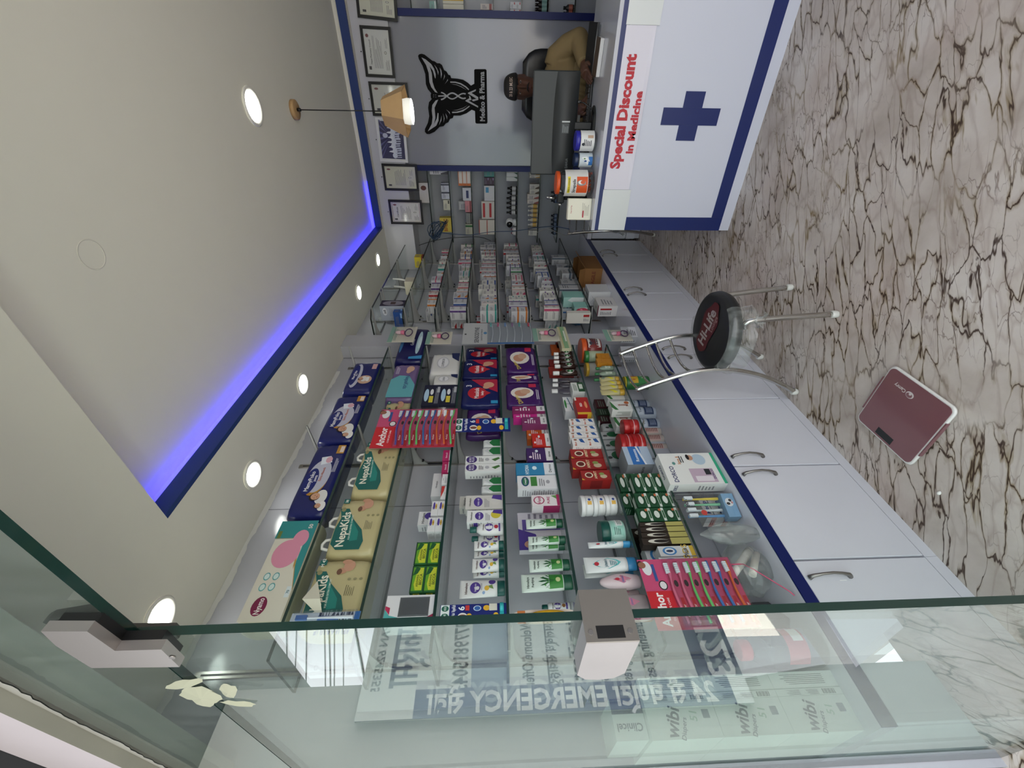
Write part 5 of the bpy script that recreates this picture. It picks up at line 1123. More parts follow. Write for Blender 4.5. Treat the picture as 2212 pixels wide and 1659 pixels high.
def a_wipe(b, F): b.pol(F, [(.45, 0), (1, 0), (1, .8), (.72, .5)], '#A51E3C', 1); b.ell(F, .42, .60, .24, .28, '#B3202E', 2); b.pol(F, [(.2, .56), (.42, .2), (.64, .56)], '#B3202E', 2); b.text(F, 'Masakala', .42, .62, .13, '#E4DCDC', 3, wmax=.42); b.text(F, 'baby', .42, .46, .08, '#E4DCDC', 3); b.ell(F, .76, .26, .12, .16, '#C59278', 3); b.ell(F, .66, .34, .07, .1, '#C59278', 4); b.text(F, '3', .72, .86, .16, '#D9D9E4', 3); b.rect(F, 0, .0, .12, .2, '#2A8AB8', 3)
G3 = 'navy and red baby wipe packs'
for (y0, y1, xt, rc), w in zip(((818, 874, 998, .012), (776, 815, 1000, .05), (750, 777, 1006, .085)), ('nearest of three leaning packs', 'middle of three leaning packs', 'farthest, half behind the grey toothbrush card')): softpack('D', y0, y1, xt, 'navy and red baby wipe pack with red heart, '+w, '#131A52', a_wipe, .045, rc, 'wipe_pack', 'wipes', G3, seed=y0)
def a_div(b, F): b.ell(F, .52, .56, .26, .36, '#D6CFC8', 1); b.ell(F, .5, .6, .15, .2, '#B9876E', 2); b.ell(F, .58, .46, .12, .16, '#C09A80', 2); b.text(F, 'Divine', .2, .7, .14, '#C9B45A', 2, rot=.4, wmax=.4); b.rect(F, .78, .1, .95, .34, '#B5264A', 2); b.lines(F, .2, .04, .7, .14, 2, '#C9C2D2', 2)
PU = '#3C1A5A'; G4 = 'dark purple pad packs'
softpack('D', 879, 940, 1008, 'dark purple pad pack on the fourth shelf behind the blue rub strip', PU, a_div, .05, .05, 'pad_pack', 'pad pack', G4, seed=31)
for (y0, y1, xt, rc), w in zip(((826, 874, 1094, .012), (807, 824, 1096, .02), (748, 802, 1094, .012)), ('nearest of the fifth shelf', 'in the middle of the fifth shelf', 'farthest of the fifth shelf')): softpack('E', y0, y1, xt, 'dark purple pad pack with oval baby picture, '+w, PU, a_div, .05, rc, 'pad_pack', 'pad pack', G4, seed=y0)
# --- shelf E
def a_pow(b, F): b.text(F, 'Himalaya', .5, .86, .08, '#4A4648', 2, wmax=.6); b.ell(F, .5, .58, .38, .2, '#4A3486', 1); b.text(F, 'baby powder', .5, .58, .06, '#D6D0E4', 2, wmax=.55); b.ell(F, .5, .24, .2, .1, '#8A5A2A', 1); b.rect(F, .15, .02, .85, .12, '#4A3486', 1)
bottle('E', 1295, 1319, 1172, 'white baby powder bottle with green cap beside the yellow oval pack', [(0, .85), (.04, 1), (.4, .93), (.75, 1), (.80, .7)], TW, TEAL, a_pow, .02, d=.022, lab=(.08, .72), capw=.7, xb=1234)
bottle('E', 1321, 1336, 1175, 'white baby bottle at the glass edge in front of the powder bottle', [(0, .85), (.04, 1), (.8, .95), (.85, .6)], TW, TEAL, a_pow, .02, d=.02, lab=(.08, .75), capz=.86)
def card_soap(L, y0, y1, xt, xb2, label, c1, c2):
    X = SX+.012; z = ZA[L]; ym = (Yat(y0, X, z)+Yat(y1, X, z))/2; w = Yat(y0, X, z)-Yat(y1, X, z); h = zat(xt, X, ym)-z
    t = thing('soap_card', label, 'soap', (X-.03, ym, z+E3)); b = MB(); q = []
    for j in range(24): a = 2*PI*j/24; q.append((w/2*math.copysign(abs(math.cos(a))**.6, math.cos(a)), h/2+h/2*math.copysign(abs(math.sin(a))**.6, math.sin(a))))
    b.ring([[(-.0015, x, y) for x, y in q], [(0, x, y) for x, y in q]], mat('#D9C9BE', .4), False); b.build('card', t)
    b = MB(); b.lathe([(.0002, .0), (.85, .0), (1, .35), (.9, .8), (.5, 1.0), (.0002, 1.02)], mat(c2, .25), (0, 0, 0), 24); 
    b.v = [(.0006+v[2]*.018, v[0]*w*.34, h*.45+v[1]*h*.3) for v in b.v]; b.build('soap_bar', t); b = MB(); b.box(.0002, .0006, -w*.45, w*.45, h*.8, h*.92, mat(c1, .4)); b.build('header', t)
card_soap('E', 1304, 1335, 1107, 1173, 'yellow oval soap pack on a pale orange card near the glass pane', '#C2713A', '#D9A61E'); card_soap('F', 1303, 1334, 1262, 1326, 'pink oval soap pack on a pale card near the lock keeper box', '#C95A86', '#D98AA6')
def a_face(b, F): b.text(F, 'Himalaya', .5, .88, .06, '#3F4A46', 2, wmax=.7); b.text(F, 'Purifying', .5, .76, .055, '#3F4A46', 2, wmax=.6); b.rect(F, .02, .0, .98, .34, '#2E7A2C', 1); b.pol(F, [(.02, .34), (.3, .5), (.5, .36), (.75, .55), (.98, .34)], '#3F8A34', 1)
def leafs(b, F):
    a_face(b, F)
    for k in range(5): a = .5+.53*k; b.pol(F, [(.5, .2), (.5+.42*math.cos(a)-.06*math.sin(a), .28+.26*math.sin(a)), (.5+.5*math.cos(a), .28+.34*math.sin(a)), (.5+.42*math.cos(a)+.06*math.sin(a), .28+.22*math.sin(a))], '#14502A', 2)
    b.ell(F, .55, .12, .16, .06, '#B9C08A', 3)
G5 = 'green leafy face wash tubes'
for (y0, y1, xt, rc), w in zip(((1233, 1272, 1127, .015), (1201, 1229, 1144, .015), (1166, 1184, 1142, .05), (1152, 1170, 1142, .015), (1115, 1136, 1137, .02)), ('largest, nearest the glass pane', 'second from the glass pane', 'in the middle, half hidden behind its neighbour', 'front one of the middle pair', 'farthest, in front of the purple baby card')): tube_item('E', y0, y1, xt, 'green face wash tube with leaf print, '+w, '#0E4A34', '#C9D6CE', leafs, rc, group=G5)
X, ym, z, w, h = spot('E', 1106, 1186, 1120, .09); t = thing('baby_card', 'purple baby gift card standing behind the green face wash tubes', 'card', (X, ym, z)); b = carton_geo(.03, w, h, '#BDB9C2', lambda b, F: (b.pol(F['F'], [(0, .5), (.0, 1), (.55, 1), (.4, .6)], '#43307E', 1), b.rect(F['F'], .5, .0, .8, .9, '#5A4A90', 1), b.ell(F['F'], .14, .72, .1, .16, '#B98A74', 2), b.lines(F['F'], .82, .1, .97, .8, 5, '#7A7684', 1))); b.build('carton', t)
def a_veet(b, F): f = F['F']; b.rect(f, 0, 0, 1, .1, '#A2285A', 1); b.ell(f, .5, .74, .36, .2, '#A2285A', 1); b.ell(f, .5, .74, .30, .16, '#D6D0D2', 2); b.text(f, 'Veet', .5, .74, .12, '#A2285A', 3); b.text(f, 'PURE', .5, .4, .09, '#B03A6A', 2); b.pol(f, [(.6, .1), (.9, .3), (.95, .1)], '#5A8A4A', 1); b.rect(F['N'], 0, 0, 1, 1, '#8E2452', 0); b.rect(F['N'], .0, .6, 1, 1, '#D6D0D2', 1)
carton('E', 1068, 1092, 1149, 'white and magenta hair removal cream carton on the fifth shelf', '#D6D0D2', a_veet, .045, .012)
def a_cet(b, F): f = F['F']; b.ell(f, .55, .80, .36, .10, '#1F3A70', 1); b.ell(f, .55, .80, .3, .075, '#2E6A4A', 2); b.text(f, 'Cetaphil', .55, .80, .045, '#E2E6EA', 3, wmax=.5); b.rect(f, .2, .5, .9, .66, '#3F7A3A', 1); b.lines(f, .2, .3, .8, .46, 3, '#7A7A80', 1); b.ell(f, .5, .22, .14, .05, '#9A9AA0', 1); b.lines(F['N'], .1, .08, .9, .9, 14, '#8A8A90', 1, .35, 6)
carton('E', 1026, 1055, 1118, 'tall white carton with green and navy oval beside the blue carton', '#D4D4D8', a_cet, .05, .012)
def a_hyd(b, F): f = F['F']; b.rect(f, 0, 0, 1, .27, '#D6D9DE', 1); b.text(f, 'HYDRA', .42, .72, .09, '#D6E4EC', 1, rot=0, wmax=.8); b.ell(f, .55, .52, .16, .06, '#CFE0EA', 1); b.text(f, 'Dermo', .5, .12, .07, '#4A5058', 2, wmax=.7); b.rect(F['N'], 0, 0, 1, .27, '#C2C6CC', 1)
carton('E', 999, 1024, 1115, 'tall blue carton with white base on the fifth shelf', '#2E7CA8', a_hyd, .05, .010)
def a_cond(w):
    def art(b, F): f = F['F']; b.rect(f, 0, 0, 1, .25, '#CFCDCE', 1); b.lines(f, .12, .45, .7, .8, 4, w, 1); b.ell(f, .75, .6, .1, .06, '#C9D2D8', 1); b.ell(f, .3, .86, .08, .06, w, 1); b.text(f, 'durex', .5, .12, .09, '#3A3A3E', 2, wmax=.6)
    return art
for y0, y1, xt, c, lb, rc in ((967, 995, 1138, '#3A1F58', 'dark purple small carton with white end beside the blue carton', .010), (936, 964, 1150, '#B8271F', 'red small carton with white end on the fifth shelf', .010), (918, 948, 1138, '#B4551A', 'orange small carton behind the red one', .05), (900, 916, 1128, '#77305E', 'grey and magenta small carton between pink and orange ones', .010), (889, 903, 1109, '#C02A86', 'bright pink slim carton beside the purple pad packs', .03), (877, 888, 1107, '#7E2358', 'dark pink slim carton touching the purple pad packs', .010)): carton('E', y0, y1, xt, lb, c, a_cond('#D9C9D2'), .045, rc)
carton('E', 720, 744, 1090, 'dark brown photo carton behind the pads under the grey toothbrush card', '#2A211E', lambda b, F: b.ell(F['F'], .5, .55, .3, .3, '#8A8078', 1), .03, .07)
# --- shelf F
def a_jb(b, F): b.pol(F, [(.2, .5), (.5, .85), (.82, .55), (.5, .2)], '#C77A92', 1); b.ell(F, .5, .7, .1, .08, '#B22A3A', 2); b.text(F, "Johnson's", .5, .52, .09, '#5A6AA0', 2, wmax=.5); b.lines(F, .35, .28, .65, .4, 3, '#B08A96', 2)
JB = [(0, .62), (.04, .8), (.3, 1), (.6, .96), (.8, .72), (.92, .5), (.98, .3), (1, .1)]
bottle('F', 1232, 1266, 1298, 'pale pink baby lotion bottle standing in front of a second one', JB, '#CDB9BE', None, a_jb, .02, d=.022, lab=(.1, .8)); bottle('F', 1264, 1292, 1292, 'pale pink baby bottle half hidden behind the front lotion bottle', JB, '#BBA8A8', None, a_jb, .07, d=.022, lab=(.1, .8))
bottle('F', 1281, 1316, 1321, 'flat clear baby oil bottle with pink label near the pane', [(0, .9), (.06, 1), (.85, .98), (.95, .7), (1, .4)], '#9A8E90', None, a_jb, .012, d=.014, p=.5, lab=(.1, .8))
carton('F', 1318, 1334, 1322, 'orange pack standing at the glass edge of the sixth shelf', '#B5762A', None, .03, .012); carton('F', 1318, 1336, 1244, 'small pink and white pack hanging just left of the lock keeper box', '#B8356A', lambda b, F: b.text(F['F'], 'up', .5, .6, .3, '#E6D0D8', 1), .012, .012)
def a_jc(b, F): b.pol(F, [(.1, .45), (.3, .72), (.5, .84), (.7, .72), (.9, .45), (.7, .22), (.5, .14), (.3, .22)], '#5FB3B4', 1); b.ell(F, .5, .74, .14, .06, '#B22A3A', 2); b.text(F, "Johnson's", .5, .52, .08, '#245A6A', 2, wmax=.6); b.lines(F, .3, .25, .7, .42, 4, '#3A7A84', 2)
G6 = 'white baby cream tubes with blue caps'
tube_item('F', 1196, 1230, 1264, 'large white baby cream tube with sky blue cap, front one of the pair', '#2F7CAC', '#D6D9DA', a_jc, .02, group=G6); tube_item('F', 1212, 1241, 1262, 'white baby cream tube with blue cap peeking out behind the front one', '#2F7CAC', '#C9CBCA', a_jc, .075, group=G6); tube_item('F', 1164, 1177, 1272, 'narrow white baby cream tube with blue cap seen from its side', '#3A8CBC', '#D6D9DA', a_jc, .02, group=G6)
def wjar(L, y0, y1, xt, label, body, lid, art, lidf=.28, xb=None, rec=.02, group=None, name='cream_jar', z=None, h=None):
    X, ym, zz, w, hh = spot(L, y0, y1, xt, rec, xb); zz = z or zz; hh = h or hh; r = w/2; t = thing(name, label, 'jar', (max(X-r, WX+.012+r), ym, zz), 0, group)
    S = [(0, r*.86, r*.86), (.004, r*.95, r*.95), (hh*(1-lidf)*.6, r*.97, r*.97), (hh*(1-lidf)-.0005, r*.93, r*.93)]
    b = MB(); loft(b, S, mat(body, .3) if isinstance(body, str) else body)
    if art: art(b, front(S, hh*.05, hh*(1-lidf)*.95, .86))
    b.build('body', t); b = MB(); b.lathe([(r*.98, hh*(1-lidf)), (r, hh*(1-lidf)+.003), (r, hh-.004), (r*.94, hh)], mat(lid, .3), n=26); b.build('lid', t); return t
def a_gj(b, F): b.rect(F, 0, .05, 1, .95, '#8FC2B4', 1); b.rect(F, .5, .1, .98, .6, '#D9DEDC', 2); b.lines(F, .1, .3, .45, .8, 4, '#3F6A60', 2); b.lines(F, .56, .16, .92, .5, 3, '#5A6A66', 3)
wjar('F', 1112, 1158, 1299, 'pale green face cream jar with thick dark green lid', '#A9CFC4', '#0C4A42', a_gj, .36, rec=.02)
def a_niv(b, F): b.ell(F, .5, .5, .08, .2, '#1F3A80', 1); b.rect(F, .2, .2, .4, .8, '#D2A54A', 1)
X, ym, z, w, h = spot('F', 1059, 1096, 1254, .03)
for k, nm in enumerate(('bottom', 'middle', 'top')): wjar('F', 1059, 1096, 1254, 'white round cream jar, %s of the stack of three' % nm, '#D9D9D9', '#DCDCDC', a_niv, .35, rec=.02, group='white round cream jars', z=z+k*(h/3), h=h/3-.0005)
def a_dab(b, F): f = F['F']; b.ell(f, .5, .74, .28, .14, '#D6C9B0', 1); b.ell(f, .5, .74, .2, .10, '#5A1A14', 2); b.text(f, 'AMRIT', .5, .52, .09, '#E0C9A0', 1, wmax=.8); b.ell(f, .35, .25, .2, .12, '#B9A68A', 1); b.ell(f, .6, .3, .14, .09, '#7A8A4A', 2); b.pol(f, [(0, .9), (.2, 1), (0, 1)], '#C9A23A', 1); b.rect(F['N'], .1, .3, .9, .7, '#6E1414', 1)
G7 = 'red tonic cartons with round emblem'
for (y0, y1, xt, rc), w in zip(((1015, 1036, 1256, .010), (990, 1013, 1236, .03), (969, 989, 1233, .03)), ('shortest, nearest the white jars', 'middle of the row of three', 'farthest of the row of three')): carton('F', y0, y1, xt, 'red tonic carton with round emblem, '+w, '#8E1B18', a_dab, .06, rc, group=G7)
def a_vol(b, F): f = F['F']; b.text(f, 'Moov', .3, .78, .16, '#C0541E', 1, wmax=.5); b.pol(f, [(.4, .1), (.95, .25), (.9, .5), (.5, .4)], '#1F4F8E', 1); b.ell(f, .8, .75, .1, .12, '#8A5A3A', 1); b.lines(F['N'], .1, .2, .9, .8, 5, '#9A9AA0', 1)
for i, (y0, y1) in enumerate(((946, 963), (933, 945), (919, 932), (904, 917))): carton('F', y0, y1, 1230 if i else 1236, '', '#D6D4D2', a_vol, .04, .012 if i else .010, n=2, group='small white ointment boxes with blue and orange print', labels=['small white ointment box, %s of the %s stack of two' % (k, ('nearest', 'second', 'third', 'farthest')[i]) for k in ('lower', 'upper')])
def a_red(b, F): f = F['F']; b.rect(f, .0, .0, .12, 1, '#D0A62A', 1); b.text(f, 'RED', .55, .62, .16, '#E8DCD6', 1, wmax=.8, bold=.03); b.ell(f, .55, .25, .2, .1, '#D98A5A', 1); b.rect(f, .8, .86, 1, 1, '#D6D2C6', 2); b.rect(F['N'], 0, .0, 1, .3, '#D0A62A', 1)
carton('F', 858, 895, 1244, 'long red and yellow toothpaste carton standing by the pale cartons', '#A51C1A', a_red, .05, .012); 
def a_tp(b, F): f = F['F']; b.ell(f, .5, .85, .3, .1, '#2E7A3A', 1); b.text(f, 'dentoshine', .5, .45, .12, '#5A6A78', 1, rot=PI/2, wmax=.6); b.pol(f, [(.05, .3), (.95, .6), (.95, .52), (.05, .2)], '#2A4A6A', 1)
carton('F', 857, 888, 1218, '', '#D4D6D8', a_tp, .06, .075, n=2, group='white toothpaste cartons with green leaf', labels=['white toothpaste carton with green leaf, lower of two behind the red one', 'white toothpaste carton with green leaf, upper of two behind the red one'])
def a_gw(b, F): f = F['F']; b.rect(f, 0, .0, 1, .5, '#1E4A2A', 1); b.rect(f, .3, .1, .8, .4, '#C9CFC6', 2); b.lines(f, .1, .6, .9, .9, 3, '#6A7A6C', 1)
carton('F', 826, 846, 1235, 'green and white small carton in front of the clear spray bottles', '#C9CCC8', a_gw, .05, .010)
CLRB = [(0, .8), (.04, .96), (.6, 1), (.72, .75), (.78, .4)]; SMOKE = glass_mat('smoky_plastic', (.72, .70, .74), rough=.1)
for (y0, y1, xt), w in zip(((833, 847, 1192), (821, 833, 1194), (812, 822, 1194)), ('nearest of three', 'middle of three', 'farthest of three')): bottle('F', y0, y1, xt, 'clear hand spray bottle with white cap, '+w, CLRB, SMOKE, '#D4D4D4', None, .045, group='clear spray bottles', d=.014, capw=.5)
def a_det(b, F): b.ell(F, .5, .5, .45, .4, '#D2D6CE', 1); b.ell(F, .5, .5, .3, .26, '#1F6A34', 2); b.text(F, 'Dettol', .5, .5, .14, '#E0E8E0', 3, wmax=.5)
for (y0, y1, xt), w in zip(((793, 808, 1195), (780, 792, 1199), (773, 780, 1197), (763, 772, 1197), (756, 763, 1197)), ('nearest, beside the clear spray bottles', 'second nearest', 'in the middle of the five', 'second farthest', 'farthest, beside the green carton')): bottle('F', y0, y1, xt, 'brown antiseptic bottle with white cap, '+w, [(0, .85), (.03, 1), (.55, 1), (.68, .6), (.74, .4)], '#2A130D', '#D9D9D6', a_det, .03, group='brown antiseptic bottles', capz=.74, capw=.55, lab=(.1, .52), dy=.045 if y1-y0 > 11 else .04, d=.018)
for (y0, y1, xt, c), w in zip(((792, 808, 1186, '#8E2A22'), (776, 790, 1187, '#7E211E'), (744, 760, 1190, '#B4531E'), (739, 752, 1202, '#7E2420')), ('dark red carton, nearest behind the brown bottles', 'deep red carton in the middle behind the brown bottles', 'orange carton at the far end behind the brown bottles', 'red slim carton beside the tall green carton')): carton('F', y0, y1, xt, w, c, None, .03, .10)
def a_gt(b, F): f = F['F']; b.rect(f, 0, .25, 1, .72, '#7FA37C', 1); b.rect(f, 0, .76, 1, .8, '#C9B45A', 1); b.rect(f, .3, .3, .8, .45, '#D6D8CE', 2); b.text(f, 'dabur', .5, .55, .07, '#2E4A2E', 2); b.text(f, 'GLUCO', .5, .88, .06, '#4A4A44', 1, wmax=.7)
carton('F', 706, 752, 1208, 'tall cream and green carton at the far end of the sixth shelf', '#C2BD9E', a_gt, .06, .012)
# --- shelf G
def a_jar1(b, F): b.rect(F, .1, .05, .95, .95, '#C9C6C2', 1); b.lines(F, .2, .2, .8, .8, 4, '#3A3A40', 2); b.ell(F, .3, .75, .1, .12, '#3A3A40', 2)
wjar('G', 720, 748, 1256, 'clear jar of red sweets with orange lid and white label', '#7A2A28', '#C9521E', a_jar1, .24, rec=.03)
wjar('G', 752, 766, 1264, 'green lidded jar behind the orange soap stack', '#A9B59A', '#2E7A3A', None, .2, rec=.06)
for i in range(2): carton('G', 763+11*i, 773+11*i, 1289, '', '#B97A22', None, .03, .012, n=3, name='soap_bar', cat='soap', group='stacked orange soap bars', labels=['orange soap bar, %s of the %s stack' % (q, ('farther', 'nearer')[i]) for q in ('bottom', 'middle', 'top')])
wjar('G', 777, 794, 1266, 'pale jar with yellow lid behind the orange soap bars', '#A7A49A', '#C29A2A', None, .16, rec=.11)
GB = [(0, .85), (.04, 1), (.62, 1), (.74, .5), (.8, .42)]
def a_gb(b, F): b.rect(F, .1, .2, .9, .8, '#B9C2B2', 1); b.ell(F, .5, .5, .3, .2, '#3F7A3A', 2)
for (y0, y1, xt), w in zip(((810, 822, 1284), (798, 809, 1286), (786, 797, 1288)), ('nearest', 'middle', 'farthest')): bottle('G', y0, y1, xt, 'small clear bottle with green cap, %s of three in a row' % w, GB, '#7C8C7A', '#1E6A38', a_gb, .02, group='small green capped bottles', lab=(.1, .6), d=.014, dy=.035)
for (y0, y1, xt), w in zip(((837, 848, 1299), (828, 837, 1298), (819, 828, 1298), (810, 819, 1297)), ('nearest', 'second nearest', 'second farthest', 'farthest')): tube_item('G', y0, y1, xt, 'slim clear and yellow oil tube with yellow cap, '+w, '#B9932A', '#B5AC7C', lambda b, F: b.pol(F, [(.1, .1), (.9, .4), (.9, .6), (.1, .3)], '#C9BE2E', 1), .012, group='yellow capped oil tubes', capf=.2)
def a_mes(b, F): f = F['F']; b.pol(f, [(0, .7), (1, 1), (.3, 1), (0, .85)], '#2E6A34', 1); b.text(f, 'Meswak', .5, .42, .16, '#8A4A2A', 1, rot=PI/2, wmax=.5); b.ell(f, .8, .2, .16, .12, '#A85A2A', 1); b.lines(F['N'], .2, .1, .8, .8, 6, '#6A7A6A', 1, .4, 2, True)
G8 = 'white herbal toothpaste cartons'
for (y0, y1, xt, rc), w in zip(((887, 921, 1326, .075), (866, 885, 1320, .010), (862, 884, 1322, .07), (843, 862, 1310, .045)), ('nearest, tallest, behind the lone red tin', 'second, in the front row', 'third, behind the front row', 'farthest, touching the yellow tubes')): carton('G', y0, y1, xt, 'white herbal toothpaste carton with green stripe, '+w, '#CFD0CC', a_mes, .05, rc, group=G8)
for (y0, y1, xt, c), w in zip(((897, 911, 1292, '#3A1A20'), (882, 896, 1290, '#2A3A2A'), (862, 880, 1286, '#4A1A24')), ('nearest of three', 'middle of three', 'farthest of three')): carton('G', y0, y1, xt, 'small dark carton standing at the back of the lowest shelf, '+w, c, a_gw, .04, .17)
RT = '#A01A1C'
def redtin(y0, y1, xt, label, zoff=0, rec=.02):
    X, ym, z, w, h = spot('G', y0, y1, xt, rec); r = w/2; t = thing('round_tin', label, 'tin', (X-r, ym, z+zoff), 0, 'round red tins'); b = MB(); hh = h
    b.lathe([(r*.97, 0), (r, .004), (r, hh*.62)], mat(RT, .25, .1), n=30); 
    b.lathe([(r*.985, hh*.3), (r*1.004, hh*.31), (r*1.004, hh*.36), (r*.985, hh*.37)], mat('#C9A0A0', .4), n=30, cap0=False, cap1=False); b.build('body', t); b = MB(); b.lathe([(r*1.01, hh*.63), (r*1.02, hh*.65), (r*1.02, hh*.95), (r*.96, hh)], mat(RT, .25, .1), n=30); b.build('lid', t)
redtin(926, 963, 1367, 'round red tin with white print, lower of the stack of two', 0, .012); redtin(926, 963, 1367, 'round red tin with white print, upper of the stack of two', float(spot('G', 926, 963, 1367, .012)[4])+.0005, .012)
redtin(898, 922, 1347, 'round red tin standing alone beyond the stack of two', 0, .008)
def pouch_art(b, F): b.ell(F, .5, .55, .36, .2, '#1E5A38', 1); b.ell(F, .3, .82, .12, .08, '#3A3A3C', 2); b.lines(F, .2, .1, .8, .3, 3, '#4A4A4C', 1)
for (y0, y1, xt), w in zip(((970, 996, 1300), (948, 968, 1298), (930, 946, 1292), (913, 928, 1300)), ('nearest', 'second nearest', 'second farthest', 'farthest')): softpack('G', y0, y1, xt, 'silvery sachet bundle with green badge behind the red tins, %s of four' % w, '#A9ACAC', pouch_art, .045, .16, 'sachet_bundle', 'sachets', 'silvery sachet bundles', seed=y0)
def a_rom(b, F): f = F['F']; b.rect(f, 0, 0, 1, 1, '#A9B9CC', 0); b.rect(f, .0, .35, 1, .8, '#2E6AB0', 1); b.pol(f, [(0, .35), (1, .5), (1, .42), (0, .28)], '#D6DCE4', 2); b.text(f, 'Romsons', .5, .58, .12, '#E2E8F0', 3, rot=0, wmax=.7); b.rect(F['N'], 0, 0, 1, 1, '#8E9196', 0); b.text(F['N'], 'Romsons', .5, .4, .12, '#2A2C30', 1, wmax=.7)
carton('G', 964, 1003, 1350, 'grey and blue medical carton leaning past the red tins on the lowest shelf', '#9A9DA2', a_rom, .11, .03)
def a_dts(b, F): f = F['F']; b.ell(f, .5, .6, .4, .3, '#0E3A1E', 1); b.ell(f, .5, .6, .28, .2, '#CFD6CE', 2); b.rect(f, 0, 0, 1, .2, '#C9CFC8', 1); b.rect(f, .2, .03, .8, .16, '#2A5A36', 2); b.ell(f, .85, .3, .1, .1, '#B9603A', 2); b.rect(F['T'], .1, .3, .9, .7, '#C9CFC8', 1); b.lines(F['N'], .1, .2, .9, .8, 3, '#7FA08A', 1)
G9 = 'green soap boxes on the lowest shelf'
for c, (y0, y1, xt) in enumerate(((1096, 1124, 1348), (1064, 1094, 1344), (1022, 1060, 1338))):
    w = ('nearest', 'middle', 'farthest')[c]
    carton('G', y0, y1, xt+30, '', '#14482A', a_dts, .055, .012, n=3, name='soap_box', cat='soap', group=G9, labels=['green antiseptic soap box, %s of the %s front stack' % (q, w) for q in ('bottom', 'middle', 'top')])
    if c > 0: carton('G', y0, y1, xt-2, '', '#14482A', a_dts, .055, .075, n=4, name='soap_box', cat='soap', group=G9, labels=['green antiseptic soap box, %s of the %s back stack' % (q, w) for q in ('bottom', 'second', 'third', 'top')])
def a_dye(b, F): f = F['F']; b.rect(f, 0, .0, 1, .4, '#A8A05C', 1); b.ell(f, .5, .66, .35, .22, '#D0CCC0', 1); b.ell(f, .5, .6, .25, .16, '#1A120E', 2)
for i, (y0, y1, rc, xt) in enumerate(((1160, 1174, .012, 1388), (1148, 1159, .012, 1386), (1136, 1147, .012, 1384), (1126, 1135, .012, 1382), (1140, 1158, .13, 1360))): carton('G', y0, y1, xt, 'small brown and yellow hair colour box, %s' % ('nearest of four in front', 'second of four in front', 'third of four in front', 'farthest of four in front', 'standing alone at the wall')[i], '#2C2219', a_dye, .04, rc, group='small hair colour boxes')
carton('G', 1174, 1216, 1362, 'tall black purple carton at the wall of the lowest shelf', '#150F1C', None, .05, .17); carton('G', 1152, 1173, 1358, 'short black purple carton behind the hair colour boxes', '#1A1222', None, .05, .17)
def a_eye(b, F): f = F['F']; b.ell(f, .5, .7, .4, .2, '#3F7FB8', 1); b.ell(f, .5, .7, .3, .14, '#D6DADF', 2); b.ell(f, .5, .7, .12, .1, '#2A3A5A', 3); b.rect(f, .0, .0, 1, .12, '#C9A83A', 1); b.text(f, 'DS', .7, .26, .16, '#C0A23A', 2); b.text(f, 'Plus', .3, .26, .12, '#3A3F4A', 2)
for i, (y0, y1, xt, rc) in enumerate(((1202, 1222, 1426, .012), (1178, 1200, 1424, .012), (1178, 1218, 1396, .075))): carton('G', y0, y1, xt, 'white eye drop carton with blue eye print, %s' % ('nearer of the front two', 'farther of the front two', 'standing behind the front two')[i], '#CBCED0', a_eye, .05, rc, group='eye drop cartons with eye print')
# ================================================================ ON THE WORKTOP
def wspot(x, y): return atZ(x, y, .552)
def wbox(name, label, cat, far, near, xtop, depth, col, art=None, group=None, side=None, top=None, parts=False):
    """box on the worktop from the photo points of its front bottom corners"""
    p, q = wspot(*far), wspot(*near); dx, dy = p[0]-q[0], p[1]-q[1]; w = math.hypot(dx, dy); rz = math.atan2(dy, dx)-PI/2
    h = zat(xtop, p[0], p[1])-.552; b = carton_geo(depth, w, h, col, art, side, top)
    o = b.build(name, None, ((p[0]+q[0])/2, (p[1]+q[1])/2, .5524), rz); tag(o, label, cat, group); return o, w, h
def a_dor(b, F):
    f = F['F']; b.text(f, 'DORCO', .32, .86, .075, '#22285A', 1, wmax=.5, rot=0); b.rect(f, 0, 0, 1, .05, '#2FA27A', 1); b.rect(f, .93, .0, 1, .0, '#2FA27A', 1); b.ell(f, .78, .30, .18, .12, '#A9BCCB', 1); b.ell(f, .84, .45, .09, .06, '#B98A70', 2); b.ell(f, .86, .485, .09, .03, '#1A1416', 3)
    b.rect(f, .05, .14, .48, .56, '#B9A3B4', 1); b.rect(f, .08, .2, .24, .5, '#D9D0D6', 2); b.rect(f, .28, .2, .46, .3, '#22242A', 2); b.text(f, 'DORCO', .3, .17, .04, '#22285A', 3, wmax=.3); b.ell(f, .66, .78, .05, .03, '#5A8A84', 1); b.text(f, 'Save $', .76, .68, .05, '#B9702A', 1, wmax=.3); b.lines(f, .68, .58, .92, .66, 2, '#2A2A2E', 1)
    b.text(F['T'], 'DORCO', .5, .5, .28, '#22285A', 1, wmax=.8); b.text(F['N'], 'DORCO', .5, .88, .06, '#22285A', 1, wmax=.7); b.lines(F['N'], .2, .2, .8, .5, 5, '#8A8A8E', 1)
wbox('razor_box', 'white razor display box with a man in a lab coat, on the worktop', 'box', (1536, 978), (1573, 1044), 1420, .050, '#DADBD8', a_dor)
